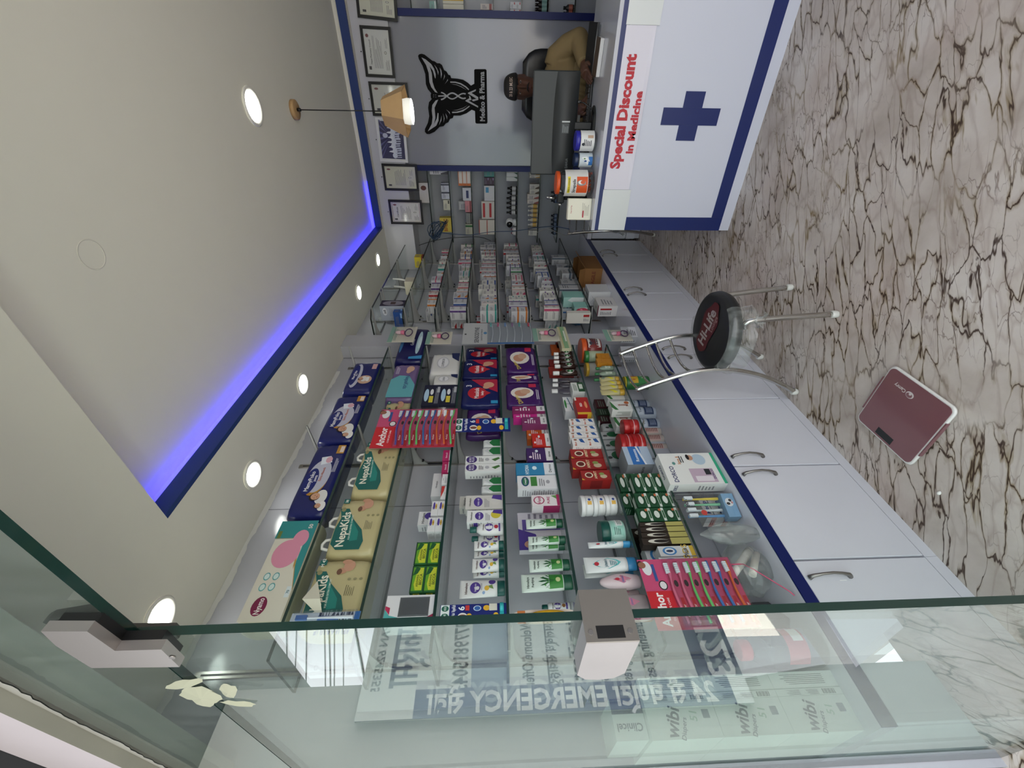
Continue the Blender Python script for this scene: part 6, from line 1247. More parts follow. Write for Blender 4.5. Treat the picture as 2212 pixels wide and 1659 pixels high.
# clear case of children's toothbrushes
p, q = wspot(1583, 1062), wspot(1607, 1118); w = math.hypot(p[0]-q[0], p[1]-q[1]); rz = math.atan2(p[1]-q[1], p[0]-q[0])-PI/2; h = zat(1458, p[0], p[1])-.552
t = thing('toothbrush_case', 'clear plastic case of childrens toothbrushes with a cow picture, on the worktop', 'case', ((p[0]+q[0])/2, (p[1]+q[1])/2, .5524), rz)
b = MB(); b.rbox(-.05, 0, -w/2, w/2, 0, h, CLEAR, .008); b.build('case', t)
b = MB(); b.box(-.046, -.004, -w*.45, w*.45, .004, h*.22, mat('#7FA6C6', .4)); F = Face((-.0036, -w*.45, .004), (0, 1, 0), (0, 0, 1), w*.9, h*.22); b.ell(F, .62, .5, .18, .3, '#E0E2E4', 1); b.ell(F, .56, .6, .06, .14, '#1C1C1E', 2); b.ell(F, .7, .4, .06, .12, '#1C1C1E', 2); b.ell(F, .6, .3, .05, .08, '#C98A8A', 3)
G = Face((-.046, -w*.4505, .004), (1, 0, 0), (0, 0, 1), .04, h*.22); b.build('picture_card', t)
for i, c in enumerate(('#5F93C4', '#C9D2D6', '#7FBF9A', '#D9C24A')):
    b = MB(); y = -w*.34+w*.22*i; b.tube([(-.02, y, h*(.26+.6*k/8)) for k in range(9)], [.006, .006, .005, .005, .004, .004, .004, .005, .006], mat(c, .35), 8); b.box(-.014, -.004, y-.006, y+.006, h*.72, h*.86, mat('#D9DEE2', .6)); b.build('toothbrush', t)
b = MB(); b.ell(Face((.0006, -w/2, 0), (0, 1, 0), (0, 0, 1), w, h), .22, .62, .1, .05, '#B23A34', 1); b.text(Face((.0006, -w/2, 0), (0, 1, 0), (0, 0, 1), w, h), '80/-', .6, .86, .06, '#2A2A2E', 1, wmax=.3); b.build('price_mark', t)
def a_med(b, F): f = F['F']; b.rect(f, 0, 0, .16, 1, '#B2403A', 1); b.rect(f, .16, .3, 1, .36, '#3A5A6A', 1); b.text(f, 'Medip', .58, .68, .34, '#1F3A86', 2, wmax=.8, bold=.03); b.rect(F['N'], 0, .2, 1, .6, '#C29A96', 1); b.lines(F['N'], .2, .3, .8, .6, 2, '#7A3A3A', 2)
p = wspot(1541, 1186); q = wspot(1530, 1142)
for k in range(2):
    b = carton_geo(.06, .085, .052, '#D2D0CF', a_med); o = b.build('carton', None, (-1.385, (p[1]+q[1])/2-.005, .5524+k*.0526), 0); tag(o, 'white syringe carton with blue lettering under the lowest shelf, %s one' % ('lower', 'upper')[k], 'box', 'white syringe cartons')
# tins and bottles standing on the glossy top
def canister(x, y, r, xt, label, body, art, group=None, name='canister', cat='tin', lid=None):
    p = wspot(x, y); X, Y = p[0]-r, p[1]; h = zat(xt, X, Y)-.552; t = thing(name, label, cat, (X, Y, .5524), 0, group); S = [(0, r*.97, r*.97), (.003, r, r), (h*.9, r, r), (h*.94, r*.97, r*.97)]
    b = MB(); loft(b, S, mat(body, .35)); art(b, front(S, h*.08, h*.86, .9)); b.build('body', t); b = MB(); b.lathe([(r*.96, h*.9405), (r*1.0, h*.95), (r*.98, h)], mat(lid or body, .35), n=24); b.build('lid', t)
def a_can(b, F): b.rect(F, .05, .05, .95, .55, '#1F3358', 1); b.rect(F, .05, .62, .95, .92, '#B9C2CE', 1); b.text(F, 'Tonic', .45, .76, .12, '#22304A', 2, wmax=.6); b.lines(F, .15, .12, .85, .45, 5, '#8A96AC', 2)
for (x, y, xt), w in zip(((1402, 867, 1350), (1416, 882, 1362), (1424, 908, 1370)), ('farthest, mostly hidden', 'middle', 'nearest')): canister(x, y, .042, xt, 'blue and white tin under the lowest shelf, %s of three' % w, '#A9B2BE', a_can, 'blue and white tins')
def a_pinkb(b, F): b.rect(F, .05, .1, .95, .9, '#C2A29A', 1); b.lines(F, .15, .15, .85, .85, 7, '#7A4A44', 2)
for (x, y, xt), w in zip(((1428, 926, 1380), (1434, 942, 1386), (1441, 961, 1388)), ('farthest', 'middle', 'nearest')): canister(x, y, .027, xt, 'small pinkish labelled bottle under the lowest shelf, %s of three' % w, '#B9B0A8', a_pinkb, 'small pinkish labelled bottles', 'bottle', 'bottle')
def a_yj(b, F): b.rect(F, .05, .5, .95, .95, '#C9A22A', 1); b.ell(F, .5, .72, .25, .16, '#A82A22', 2); b.rect(F, .05, .05, .95, .48, '#2E7A3E', 1); b.ell(F, .6, .25, .2, .14, '#C9D2C2', 2)
canister(1402, 815, .042, 1347, 'green and yellow jar with yellow lid seen through the chair back', '#2A6A36', a_yj, None, 'sweet_jar', 'jar', '#C2B02A')
def a_bw(b, F): b.lines(F['F'], .15, .1, .85, .9, 7, '#2E2E32', 1, .4, 7); b.lines(F['N'], .2, .1, .5, .9, 6, '#3A3A40', 1, .4, 8)
for k in range(2): o, _, _ = wbox('carton', 'white small print carton by the wall column, %s' % ('farther of two, beside the pink feeder', 'nearer of two')[k], 'box', (1372, 706+42*k), (1378 if k == 0 else 1377, 728+44*k), 1340, .06, '#B5B5BA', a_bw, 'white small print cartons')
# pink toothbrush card near the pane and its loose strip
brush_card('pink card of coloured toothbrushes hanging low beside the glass pane', 1227, 1388, 1397, 1606, SX+.03, ['#D9708E', '#D9708E', GR2, GR2, BL2, BL2, OR2], 7, '#C24A72', '#BE3A58')
b = MB(); y0 = Yat(1227, SX+.03, 1.0); b.box(SX+.028, SX+.0285, y0+.002, y0+.006, .66, .98, mat('#C9486E', .3)); zz = .66
b.tube([(SX+.03, y0+.004, .66), (SX+.035, y0-.02, .635), (SX+.04, y0-.06, .60), (SX+.045, y0-.10, .565), (SX+.045, y0-.115, .556)], .0018, mat('#C9486E', .3), 6)
tag(b.build('card_strip'), 'thin pink plastic strip curling down to the worktop beside the pink card', 'strip')
# plastic bags
def bag(name, label, c, rx, ry, rz, m, seed, n=18, k=10, extra=None):
    t = thing(name, label, 'bag', c); r = random.Random(seed); rs = []
    for i in range(k+1):
        ph = i/k; f = math.sin(PI*min(.98, .12+ph*.86))**.6*(1 if ph < .7 else 1-.55*(ph-.7)/.3); rs.append([((rx*f*math.cos(2*PI*j/n))*(1+.16*(r.random()-.5)), (ry*f*math.sin(2*PI*j/n))*(1+.16*(r.random()-.5)), rz*ph) for j in range(n)])
    b = MB(); b.ring(rs, m, False, True, False); b.build('film', t); return t
bag('plastic_bag', 'crumpled clear plastic bag standing between the toothbrush case and the pink card', (-1.305, Yat(1152, -1.3, .7), .5526), .028, .04, .21, BAGPLASTIC, 3)
p = wspot(1640, 1240); t = bag('plastic_bag', 'wrinkled clear bag holding white rolls on the worktop behind the pink card', (-1.37, .74, .5526), .075, .09, .16, BAGPLASTIC, 5)
b = MB(); b.tube([(.02, .06, .03), (.035, .0, .10), (.04, -.04, .15)], .014, mat('#CFCDC6', .7), 12); b.build('roll', t); b = MB(); b.tube([(.045, .03, .03), (.055, -.05, .09)], .012, mat('#C9C6BE', .7), 12); b.build('roll', t)
wbox('carton', 'dark grey printed box on the worktop at the glass pane', 'box', (1660, 1300), (1706, 1336), 1622, .09, '#4A4A4E', a_bw)
# red-capped bottles and boxes behind the pane
t = thing('water_bottle', 'large clear bottle with red cap and red label behind the glass pane', 'bottle', (-1.33, .475, .5524)); S = [(0, .045, .045), (.01, .05, .05), (.16, .05, .05), (.20, .03, .03), (.21, .022, .022)]
b = MB(); loft(b, S, CLEAR); b.build('body', t); b = MB(); b.lathe([(.026, .2105), (.027, .215), (.027, .24), (.024, .243)], mat('#B83A40', .4), n=20); b.build('cap', t)
b = MB(); F = front(S, .06, .12, .95); b.rect(F, 0, 0, 1, 1, '#B8545A', 1); b.rect(F, .5, .1, .9, .6, '#D9D6D0', 2); b.build('label', t)
def a_wibi(b, F):
    f = F['F']; b.rect(f, .58, 0, .585, 1, '#9AA39C', 1); b.rect(f, .70, .0, .72, 1, '#AAB2AA', 1)
    b.lines(f, .78, .18, .97, .86, 6, '#4E5854', 1, .35, 5, True); b.rect(f, .60, .10, .69, .30, '#B9C1BA', 1)
    for k in range(8): b.rect(f, .605, .11+.024*k, .685, .11+.024*k+(.008, .014)[k % 2], '#2A3432', 2)
    b.lines(f, .60, .36, .69, .58, 5, '#3E4844', 2, .4, 3, True); b.lines(f, .60, .64, .69, .92, 6, '#4E5854', 2, .35, 4, True)
    b.text(f, 'wibi', .26, .66, .17, '#27324A', 2, rot=-.35, wmax=.5); b.text(f, 'Diapers', .16, .52, .06, '#4A5464', 2, rot=-.35, wmax=.4); b.text(f, '51', .34, .34, .1, '#9AB8A0', 2, rot=-.2); b.rect(f, .3, .10, .44, .2, '#6A7684', 2)
WB = '#E0E4E0'
for k, lb in enumerate(('bottom', 'middle', 'top')):
    b = carton_geo(.24, .135, .185, WB, a_wibi); o = b.build('diaper_box', None, (-1.335, .350, .5524+k*.186), 0); tag(o, 'pale diaper carton behind the glass pane, %s of a stack of three' % lb, 'box', 'pale diaper cartons behind the pane')
b = carton_geo(.16, .09, .085, '#DCE0DE', lambda b, F: (b.rect(F['F'], .62, 0, 1, 1, '#2E3F66', 1), b.text(F['F'], 'Clinicel', .3, .5, .2, '#4A5464', 1, rot=PI/2, wmax=.8)))
tag(b.build('carton', None, (-1.36, .335, .5524+3*.186), 0), 'white carton with navy side on top of the diaper cartons behind the pane', 'box')
# ================================================================ MEDICINE BOXES ON THE FAR SHELVES
ACC = [('red band', '#A3262A'), ('green band', '#2E7A45'), ('blue band', '#2F4F96'), ('orange band', '#C0702A'), ('purple band', '#5A3A7A'), ('teal band', '#3F9A90'), ('grey print', '#8A8A92'), ('pink band', '#B9486A')]
def med_art(acc, kind, seed):
    def art(b, F):
        f, N, T = F['F'], F['N'], F['T']
        for q in (f, N):
            b.lines(q, .12, .5, .8, .85, 3, '#6E6E76', 1, .4, seed)
            if kind == 0: b.rect(q, 0, .08, 1, .28, acc, 1)
            elif kind == 1: b.rect(q, .74, 0, .92, 1, acc, 1)
            elif kind == 2: b.pol(q, [(0, 0), (.55, 0), (.2, .4), (0, .4)], acc, 1)
            else: b.rect(q, .62, .12, .94, .3, acc, 1)
        b.lines(T, .15, .3, .85, .7, 2, '#8A8A90', 1, .4, seed+1)
    return art
WHT = ['#CBCACB', '#C4C4C8', '#D0CEC8', '#BFC0C6', '#CDC6C2']
NUM = ['first', 'second', 'third', 'fourth', 'fifth', 'sixth', 'seventh', 'eighth', 'ninth', 'tenth', 'eleventh', 'twelfth', 'thirteenth', 'fourteenth', 'fifteenth', 'sixteenth', 'seventeenth', 'eighteenth']
# per shelf: (start, end, clearance used, spacing) of the front row, as seen in the photo
ROWS = {'A': (2.80, 3.00, .0, 0), 'B': (2.86, 4.2, .10, 9), 'C': (2.76, 4.35, .125, 14), 'D': (2.74, 4.38, .155, 16), 'E': (2.73, 4.36, .15, 16), 'F': (2.76, 4.30, .12, 14)}
rr = random.Random(42)
for L, (a, c, hmax, n) in ROWS.items():
    if not n: continue
    for row, rec in enumerate((.014, .135)):
        y = a+(.05 if row else 0); step = (c-a)/n; m = n if row == 0 else int(n*.6); st = step if row == 0 else (c-a)/m
        for i in range(m):
            if row and rr.random() < .2: y += st; continue
            w = min(st*.93, .045+.06*rr.random()) if row == 0 else min(st*.8, .06+.03*rr.random()); d = .085+.03*rr.random(); hh = hmax*(.62+.38*rr.random())*(1.12 if row else 1); k = 1 if hh < .07 else (2 if hh < .13 else rr.choice((2, 3)))
            if hh/k < .03: k = 1
            ai = rr.randrange(8); ki = rr.randrange(4); col = rr.choice(WHT); g = carton_geo(d, w, hh/k-.0006, col, med_art(ACC[ai][1], ki, i+row*50), None, None); ym = y+st/2+(rr.random()-.5)*.01*(row == 0); first = None
            for q in range(k):
                lab = 'white medicine box with %s, %s from the column, %s, %s row of %s shelf' % (ACC[ai][0], NUM[i], 'alone' if k == 1 else ('lower', 'upper')[q] if k == 2 else ('lower', 'middle', 'upper')[q], ('front', 'back')[row], {'B': 'third', 'C': 'fourth', 'D': 'fifth', 'E': 'sixth', 'F': 'seventh'}[L])
                loc = (SX-rec-.01*rr.random(), ym, ZA[L]+E3+q*(hh/k))
                if first is None: first = g.build('medicine_box', None, loc, (rr.random()-.5)*.12); tag(first, lab, 'box', 'medicine boxes on the far shelves')
                else: o = first.copy(); COL.objects.link(o); o.location = (first.location.x, ym, loc[2]); o['label'] = lab
            y += st
# the odd ones among them
def fcarton(L, y, w, h, d, label, col, art=None, rec=.012, name='carton', cat='box', z=None, tw=0):
    b = carton_geo(d, w, h, col, art); o = b.build(name, None, (SX-rec, y, (ZA[L] if L in ZA else .5520)+E3), tw); return tag(o, label, cat)
def a_inf(b, F): f = F['F']; b.rect(f, 0, 0, 1, 1, '#2A2236', 0); b.ell(f, .5, .5, .4, .42, '#8A8690', 1); b.rect(f, .3, .4, .7, .6, '#4A3430', 2); N = F['N']; b.ell(N, .62, .82, .26, .09, '#D5D8DF', 1); b.text(N, 'infi', .62, .82, .1, '#2A2C3A', 2); b.lines(N, .3, .3, .9, .65, 6, '#8A90A0', 1)
fcarton('A', 2.88, .10, .185, .12, 'tall grey and dark purple thermometer carton on the second highest far shelf', '#A4ABBA', a_inf)
fcarton('A', 2.765, .05, .07, .12, 'small blue carton next to the thermometer carton', '#1F4A8E', med_art('#8AB0DA', 3, 5), .02)
t = thing('wifi_router', 'cream white router with two antennas on the second highest far shelf', 'router', (SX-.05, 3.36, ZA['A']+E3)); b = MB(); b.rbox(-.09, .03, -.05, .05, 0, .085, mat('#C9C2AC', .5), .004); b.build('body', t)
for k, x in enumerate((-.07, .0)): b = MB(); b.tube([(x, .045, .07), (x+.004, .07, .15), (x+.006, .075, .205)], [.008, .0075, .007], mat('#D6D6D2', .5), 10); b.build('antenna', t)
fcarton('A', 3.95, .09, .09, .10, 'small white carton with yellow top at the end of the second highest shelf', '#C9B42E', med_art('#8A2A22', 0, 3), .02)
def a_sf(b, F): b.text(F['N'], 'SAFE', .4, .5, .2, '#2A3A5A', 1, rot=PI/2, wmax=.6); b.rect(F['N'], .66, .05, .8, .95, '#2F5F9A', 1); b.lines(F['F'], .2, .2, .8, .8, 4, '#4A6A9A', 1)
fcarton('G', 3.02, .12, .17, .09, 'white and blue glove box on the lowest far shelf', '#C2C6CC', a_sf, .11)
def a_mk(b, F): b.rect(F['N'], 0, .0, 1, 1, '#9CC4BC', 0); b.pol(F['N'], [(.2, 0), (1, 0), (1, .6), (.7, .8), (.3, .3)], '#CFD6D6', 1); b.ell(F['N'], .3, .4, .1, .1, '#2A2422', 2); b.text(F['T'], 'MASK', .5, .5, .2, '#3A5A54', 1)
fcarton('G', 3.04, .12, .16, .085, 'large teal face mask box with a masked face, lowest far shelf', '#8CBDB4', a_mk, .015); fcarton('G', 2.87, .10, .10, .075, 'small teal face mask box beside the blue bag', '#8CBDB4', a_mk, .025)
bag('plastic_bag', 'dark blue plastic bag slumped on the lowest far shelf', (SX-.15, 2.88, ZA['G']+E3), .05, .065, .14, mat('#1F4A66', .35), 12)
bag('plastic_bag', 'red plastic bag beside the plain white box on the lowest far shelf', (SX-.045, 2.768, ZA['G']+E3), .04, .022, .12, mat('#A32A44', .35), 14)
def a_pl(b, F): b.rect(F['N'], .62, .05, .84, .3, '#9A1A1C', 1); b.lines(F['N'], .2, .06, .5, .3, 4, '#7A7A80', 1); b.pol(F['T'], [(.4, .3), (.7, .4), (.6, .6)], '#2A2A2E', 1)
fcarton('G', 2.722, .04, .175, .085, 'tall plain white carton with small red block at the end of the lowest far shelf', '#C9C6BE', a_pl, .012)
for k, (y, h) in enumerate(((3.26, .16), (3.42, .12), (3.60, .09), (3.80, .11), (4.02, .13))): fcarton('G', y, .10, h, .08, 'white box on the lowest far shelf, %s beyond the mask box' % ('first', 'second', 'third', 'fourth', 'fifth')[k], '#B9B9BC', med_art('#55606E', (1, 3, 0, 2, 1)[k], k), .04+.02*(k % 2))
# cartons on the far worktop
t = thing('cardboard_box', 'open brown cardboard box with raised flaps on the far worktop', 'box', (-1.38, 3.55, .5524)); KR = mat('#8A5F33', .8, noise=.12); b = MB(); w2, d2, hh, th = .16, .105, .15, .004
for x0, x1, y0, y1 in ((-d2, d2, -w2, -w2+th), (-d2, d2, w2-th, w2), (-d2, -d2+th, -w2+th, w2-th), (d2-th, d2, -w2+th, w2-th)): b.box(x0, x1, y0, y1, 0, hh, KR)
b.box(-d2+th, d2-th, -w2+th, w2-th, 0, th, KR); F = Face((-d2, -w2, 0), (1, 0, 0), (0, 0, 1), 2*d2, hh); b.text(F, 'FRAGILE', .5, .5, .2, '#6A2A1A', 1, wmax=.8); b.build('body', t)
def flp(pts): b = MB(); P = [Vector(p) for p in pts]; n = (P[1]-P[0]).cross(P[2]-P[0]).normalized()*.002; b.ring([[p-n for p in P], [p+n for p in P]], KR, False); b.build('flap', t)
flp([(-d2, -w2, hh+.001), (d2, -w2, hh+.001), (d2, -w2-.03, hh+.055), (-d2, -w2-.03, hh+.055)]); flp([(-d2, w2, hh+.001), (d2, w2, hh+.001), (d2, w2-.06, hh+.06), (-d2, w2-.06, hh+.06)]); flp([(d2, -w2+.01, hh+.001), (d2, w2-.01, hh+.001), (d2+.05, w2-.01, hh+.04), (d2+.05, -w2+.01, hh+.04)])
def a_w1(b, F): b.rect(F['T'], .2, .3, .8, .36, '#4A4A4E', 1); b.rect(F['T'], .3, .7, .7, .74, '#4A4A4E', 1); b.pol(F['N'], [(.2, .9), (.5, .72), (.8, .9), (.5, .76)], '#A9A9AE', 1); b.rect(F['N'], .48, .1, .5, .74, '#B0B0B4', 1)
b = carton_geo(.12, .16, .175, '#CFCFD0', a_w1); tag(b.build('carton', None, (-1.345, 3.14, .5524)), 'large plain white carton on the far worktop nearer than the cardboard box', 'box')
def a_w2(b, F): b.rect(F['T'], 0, 0, .16, 1, '#A33A5A', 1); b.text(F['T'], '(IV)', .5, .5, .2, '#5A3A44', 1); b.rect(F['N'], .62, .3, .78, .9, '#A0181C', 1); b.lines(F['N'], .15, .3, .5, .9, 7, '#7A7A7E', 1); b.lines(F['F'], .2, .2, .8, .8, 4, '#8A8A8E', 1)
b = carton_geo(.085, .16, .145, '#D3D0CE', a_w2); tag(b.build('carton', None, (-1.355, 2.90, .5524)), 'white carton with pink edge and red bar on the worktop by the wall column', 'box')
# ================================================================ BACK WALL SHELVES
def back(i, y0, y1, xt, label, col, art=None, depth=.07, n=1, labels=None, name='carton', cat='box', group=None, nx=1, rec=.006):
    Y = 4.262+rec; z = BZ[i]+E3; xm = (1106-(z-EYE)*0); P0, P1 = atY(BXP[i], y1, Y), atY(BXP[i], y0, Y); X0, X1 = P0[0], P1[0]; h = atY(xt, (y0+y1)/2, Y)[2]-BZ[i]; W = (X1-X0)/nx; k = 0
    for q in range(nx):
        for s in range(n):
            b = carton_geo(depth, W-.002, h/n-.0006, col, art); o = b.build(name, None, (X0+W*(q+.5), Y, z+s*h/n), -PI/2); tag(o, labels[k] if labels else label, cat, group); k += 1
BXP = [920, 970, 1018, 1068, 1118, 1166, 1210]
def k1(a): return 340+a*.1145
def kx(a): return 880+a*.1145
def kx2(a): return 1100+a*.1145
back(0, k1(480), k1(860), kx(225), 'white carton with brown box picture on the top back shelf under the certificates', '#C2BEBE', lambda b, F: b.ell(F['F'], .75, .5, .12, .3, '#5A2A22', 1))
back(1, k1(205), k1(325), kx(420), 'white carton on the second back shelf beside the navy strip', '#C2C2C6', med_art('#3A3A42', 2, 1))
back(1, k1(490), k1(790), kx(640), '', '#B4B8C2', med_art('#1C2236', 1, 2), n=1, nx=2, labels=['black and white small carton on the second back shelf, left of two', 'black and white small carton on the second back shelf, right of two'], group='black and white cartons on the back shelf')
back(1, k1(800), k1(995), kx(680), 'cream small carton on the second back shelf beside the yellow box', '#BDBBA8', med_art('#23261F', 3, 3))
back(1, k1(1140), k1(1410), kx(615), 'yellow sachet box with red lettering on the second back shelf', '#C9B24A', lambda b, F: b.text(F['F'], 'BIFILAC', .5, .5, .3, '#8E2A1A', 1, wmax=.85))
def a_or(b, F): b.rect(F['F'], 0, 0, .14, 1, '#B4622A', 1); b.rect(F['F'], .2, .4, .9, .6, '#CFC8C0', 1); b.rect(F['F'], 0, .85, 1, 1, '#B4622A', 1)
back(2, k1(205), k1(540), kx(955), '', '#C6BEB6', a_or, n=3, labels=['orange edged white carton, %s of three on the third back shelf' % q for q in ('bottom', 'middle', 'top')], group='orange edged white cartons')
back(2, k1(575), k1(820), kx(1045), 'white carton with dark blue panel on the third back shelf', '#B9BBC2', lambda b, F: b.rect(F['F'], .2, .3, .8, .6, '#23305E', 1))
back(2, k1(822), k1(1035), kx(1088), 'pink and dark red carton on the third back shelf', '#B9787E', med_art('#6E2A30', 0, 4)); back(2, k1(830), k1(990), kx(970), 'white carton standing behind the pink one on the third back shelf', '#ACACAE', med_art('#3A3A40', 3, 5), rec=.09)
back(2, k1(1050), k1(1250), kx(1110), 'black and white printed carton on the third back shelf', '#7A7C78', med_art('#17181A', 0, 6)); back(2, k1(1260), k1(1470), kx(1100), 'green topped small carton at the corner of the third back shelf', '#A7A594', med_art('#1E5A2A', 1, 7))
back(3, k1(205), k1(370), kx(1450), '', '#2E7672', med_art('#7FB8B2', 3, 1), n=2, labels=['teal carton on the fourth back shelf, %s' % q for q in ('lower', 'upper')], group='teal cartons'); back(3, k1(378), k1(520), kx(1450), '', '#3A2238', med_art('#8E7A9A', 3, 2), n=2, labels=['dark plum carton on the fourth back shelf, %s' % q for q in ('lower', 'upper')], group='dark plum cartons')
back(3, k1(535), k1(825), kx(1450), 'large white carton with blue square on the fourth back shelf', '#BCBCBE', lambda b, F: b.rect(F['F'], .55, .55, .9, .85, '#3F82A8', 1))
back(3, k1(830), k1(1165), kx(1400), '', '#BDB8B2', lambda b, F: b.rect(F['F'], .1, .45, .9, .8, '#A3262A', 1), n=2, labels=['white carton with red band on the fourth back shelf, %s of two' % q for q in ('lower', 'upper')], group='red banded white cartons')
back(3, k1(1180), k1(1455), kx(1350), '', '#C0BBB2', lambda b, F: b.rect(F['F'], 0, .9, 1, 1, '#9A3A2A', 1), n=2, labels=['cream carton with thin red edge on the fourth back shelf, %s of two' % q for q in ('lower', 'upper')], group='red edged cream cartons')
back(4, k1(205), k1(450), kx(1870), '', '#BDBFBC', lambda b, F: b.pol(F['F'], [(0, 0), (.5, 0), (1, .35), (1, .0)], '#1F4A30', 1), n=1, nx=3, labels=['white carton with green corner on the fifth back shelf, %s' % q for q in ('left', 'middle', 'right')], group='green cornered white cartons')
def bbottle(i, y, xt, r, label, body, cap, band, group, cat='bottle', fz=.86, rec=.03):
    Y = 4.262+rec; P = atY(BXP[i], y, Y); h = atY(xt, y, Y)[2]-BZ[i]; t = thing('bottle', label, cat, (P[0], Y, BZ[i]+E3), 0, group)
    b = MB(); b.lathe([(r*.9, 0), (r, .003), (r, h*.6), (r*.5, h*.74), (r*.42, h*.84)], mat(body, .3), n=14); b.lathe([(r*1.02, h*.12), (r*1.02, h*.5)], mat(band, .5), n=14, cap0=False, cap1=False); b.build('body', t)
    b = MB(); b.lathe([(r*.5, h*.842), (r*.5, h*.99), (r*.4, h)], mat(cap, .35), n=12); b.build('cap', t)
O6 = ['rightmost', 'second from right', 'third from right', 'fourth from right', 'fifth from right', 'leftmost', 'seventh', 'eighth']
for k, a in enumerate((585, 670, 770, 860, 950, 1040)): bbottle(4, k1(a), kx(1870 if a > 700 else 1885), .020, 'dark syrup bottle with white label on the fifth back shelf, '+O6[k], '#101012', '#1A1A1C', '#A9A9AA', 'dark syrup bottles')
t = thing('security_camera', 'white round security camera with black lens on the fifth back shelf', 'camera', (*atY(1118, k1(1225), 4.31)[:2], BZ[4]+E3)); b = MB(); b.lathe([(.032, 0), (.034, .01), (.03, .03)], mat('#CFCFD0', .4), n=20); b.ball((0, 0, .062), .042, mat('#D3D3D4', .35), 18, 12); b.build('body', t); b = MB(); b.lathe([(.030, 0), (.028, .012), (.0005, .014)], mat('#0A0A0C', .15), n=20, cap0=False); b.v = [(v[0]-.012, -.030-v[2], v[1]+.066) for v in b.v]; b.build('lens', t)
for k, a in enumerate((1355, 1430)): bbottle(4, k1(a), kx(1960), .018, 'small white bottle with magenta cap on the fifth back shelf, %s one' % ('right', 'left')[k], '#B9B4B6', '#7E1F44', '#C2BEC0', 'magenta capped bottles')
back(5, k1(285), k1(390), kx2(385), '', '#BDBAB0', med_art('#B08A3A', 2, 2), n=1, nx=2, labels=['cream carton under the monitor corner on the sixth back shelf, %s' % q for q in ('left', 'right')], group='cream cartons by the monitor')
back(5, k1(505), k1(690), kx2(385), '', '#BDB8AE', med_art('#4A3A2E', 2, 3), nx=2, labels=['cream carton with dark leaf on the sixth back shelf, %s' % q for q in ('left', 'right')], group='cream leaf cartons'); back(5, k1(692), k1(878), kx2(342), '', '#BFB6AE', med_art('#8E4A44', 2, 4), nx=2, labels=['taller pinkish carton on the sixth back shelf, %s' % q for q in ('left', 'right')], group='taller pinkish cartons')
for k, a in enumerate((920, 1005, 1090, 1180, 1270)): bbottle(5, k1(a), kx2(355), .019, 'pale bottle with orange label on the sixth back shelf, '+O6[k if k < 4 else 5], '#B4AEA0', '#C9C9C4', '#C09A4A', 'pale orange labelled bottles')
back(5, k1(1345), k1(1475), kx2(365), 'white tall carton at the corner end of the sixth back shelf', '#B4B2AC', med_art('#4A4A4A', 1, 5))
for k, a in enumerate((660, 740, 820, 1100, 1180, 1260, 1345, 1420)): bbottle(6, k1(a), kx2(790), .020, 'dark blue bottle on the lowest back shelf, %s of eight' % ['first', 'second', 'third', 'fourth', 'fifth', 'sixth', 'seventh', 'eighth'][k], '#101827', '#0E1420', '#5A6A80', 'dark blue bottles')
# right bay
def kr(a): return 740+a*.2712
def rb(i, y0, y1, xt, label, col, art=None, n=1, labels=None, group=None): back(i, y0, y1, xt, label, col, art, .08, n, labels, group=group)
BXP = [876, 936, 998, 1062, 1126, 1188, 1245]
rb(1, 2, 30, 928, 'pale teal small carton on the second right back shelf', '#7FA8A2', med_art('#D0DADA', 0, 1))
back(2, -14, 32, 957, '', '#C6C2B4', lambda b, F: b.rect(F['F'], .3, .0, .5, 1, '#C29A2A', 1), .08, 1, ['white carton with yellow band on the third right back shelf, %s' % q for q in ('left', 'right')], group='yellow banded white cartons', nx=2)
back(3, 8, 35, 1038, '', '#BDB4B0', med_art('#8E4A4A', 0, 2), .08, 1, ['pinkish white carton on the fourth right back shelf, %s' % q for q in ('left', 'right')], group='pinkish white cartons', nx=2)
back(4, 4, 36, 1102, '', '#BDBDC2', med_art('#A33A3A', 3, 3), .08, 2, ['small white and red carton on the fifth right back shelf, %s' % q for q in ('lower left', 'upper left', 'lower right', 'upper right')], group='small white and red cartons', nx=2)
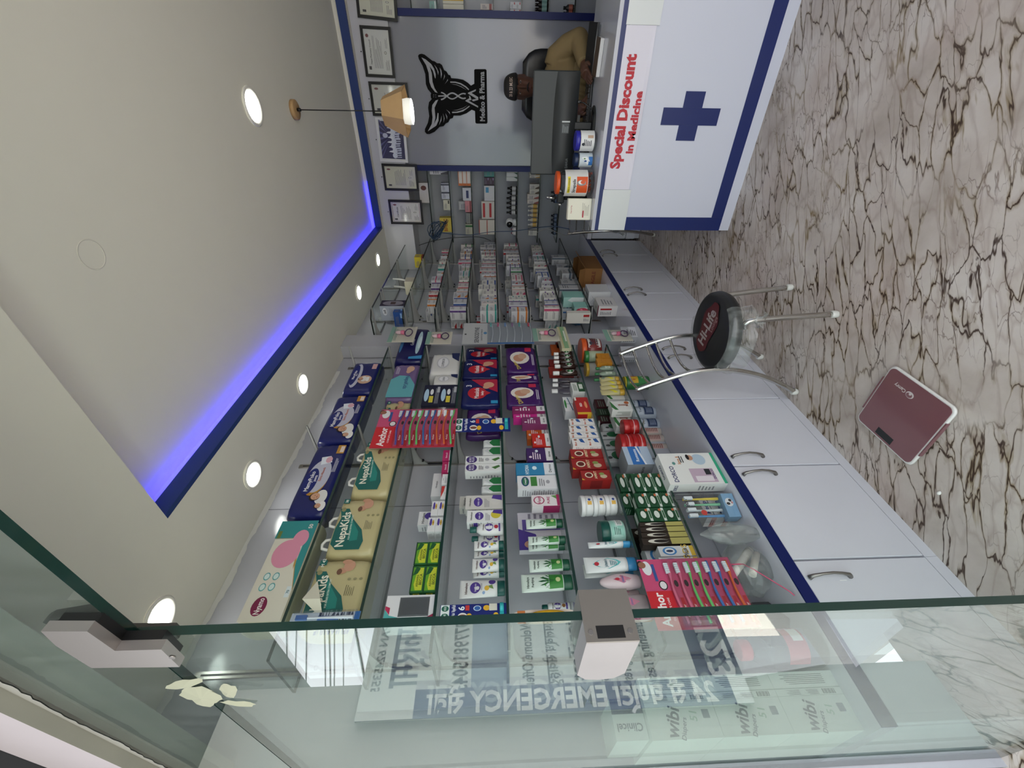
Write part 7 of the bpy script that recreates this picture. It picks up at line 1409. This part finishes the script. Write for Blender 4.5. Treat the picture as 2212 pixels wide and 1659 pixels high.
for k, y in enumerate((31, 21, 11, 1)): bbottle(5, y, 1156, .021, 'dark bottle with teal label on the sixth right back shelf, %s' % ('leftmost', 'second', 'third', 'rightmost in view')[k], '#15100F', '#1A1416', '#6A8A86', 'dark teal labelled bottles')
for k, y in enumerate((30, 18)): bbottle(6, y, 1217, .022, 'dark bottle on the lowest right back shelf, %s one' % ('left', 'right')[k], '#0E1216', '#101418', '#8A4A3A', 'dark bottles at lower right')
# cables
b = MB(); r = random.Random(6); BLC = mat('#12324E', .5)
c = atY(940, 497, 4.16)
for k in range(7): b.tube([(c[0]+(.07+.02*r.random())*math.cos(a+k)*1.0, 4.16+.01*k-.03, c[2]+(.055+.02*r.random())*math.sin(a+k*.7)-.01*k) for a in np.linspace(0, 2*PI, 22)], .0035, BLC, 6)
tag(b.build('cable_coil'), 'tangled blue cable coil hung at the top corner of the shelves', 'cable')
def wire(label, pts, col, rad=.003):
    P = [atY(x, y, Y) for x, y, Y in pts]; b = MB(); out = []
    for i in range(len(P)-1):
        p0, p1, p2, p3 = [Vector(P[max(0, min(len(P)-1, j))]) for j in (i-1, i, i+1, i+2)]
        for k in range(5): u = k/5; out.append(.5*((2*p1)+(p2-p0)*u+(2*p0-5*p1+4*p2-p3)*u*u+(3*p1-p0-3*p2+p3)*u**3))
    out.append(Vector(P[-1])); b.tube(out, rad, mat(col, .5), 6); tag(b.build('cable'), label, 'cable')
wire('long blue cable sagging from the coil across the back shelves to the counter', [(955, 503, 4.14), (985, 506, 4.12), (1018, 507, 4.1), (1060, 501, 4.05), (1110, 499, 3.95), (1160, 492, 3.75), (1195, 489, 3.5), (1230, 495, 3.25)], '#1F3A5E')
wire('thin white cable looping down toward the counter end', [(1160, 502, 4.0), (1183, 494, 3.9), (1205, 503, 3.7), (1225, 508, 3.5), (1245, 498, 3.3)], '#8E8C88')
wire('thin black cable strung along the corner shelves', [(905, 530, 4.1), (930, 522, 4.1), (958, 516, 4.1), (990, 513, 4.1), (1035, 512, 4.1), (1060, 520, 4.1)], '#101214')
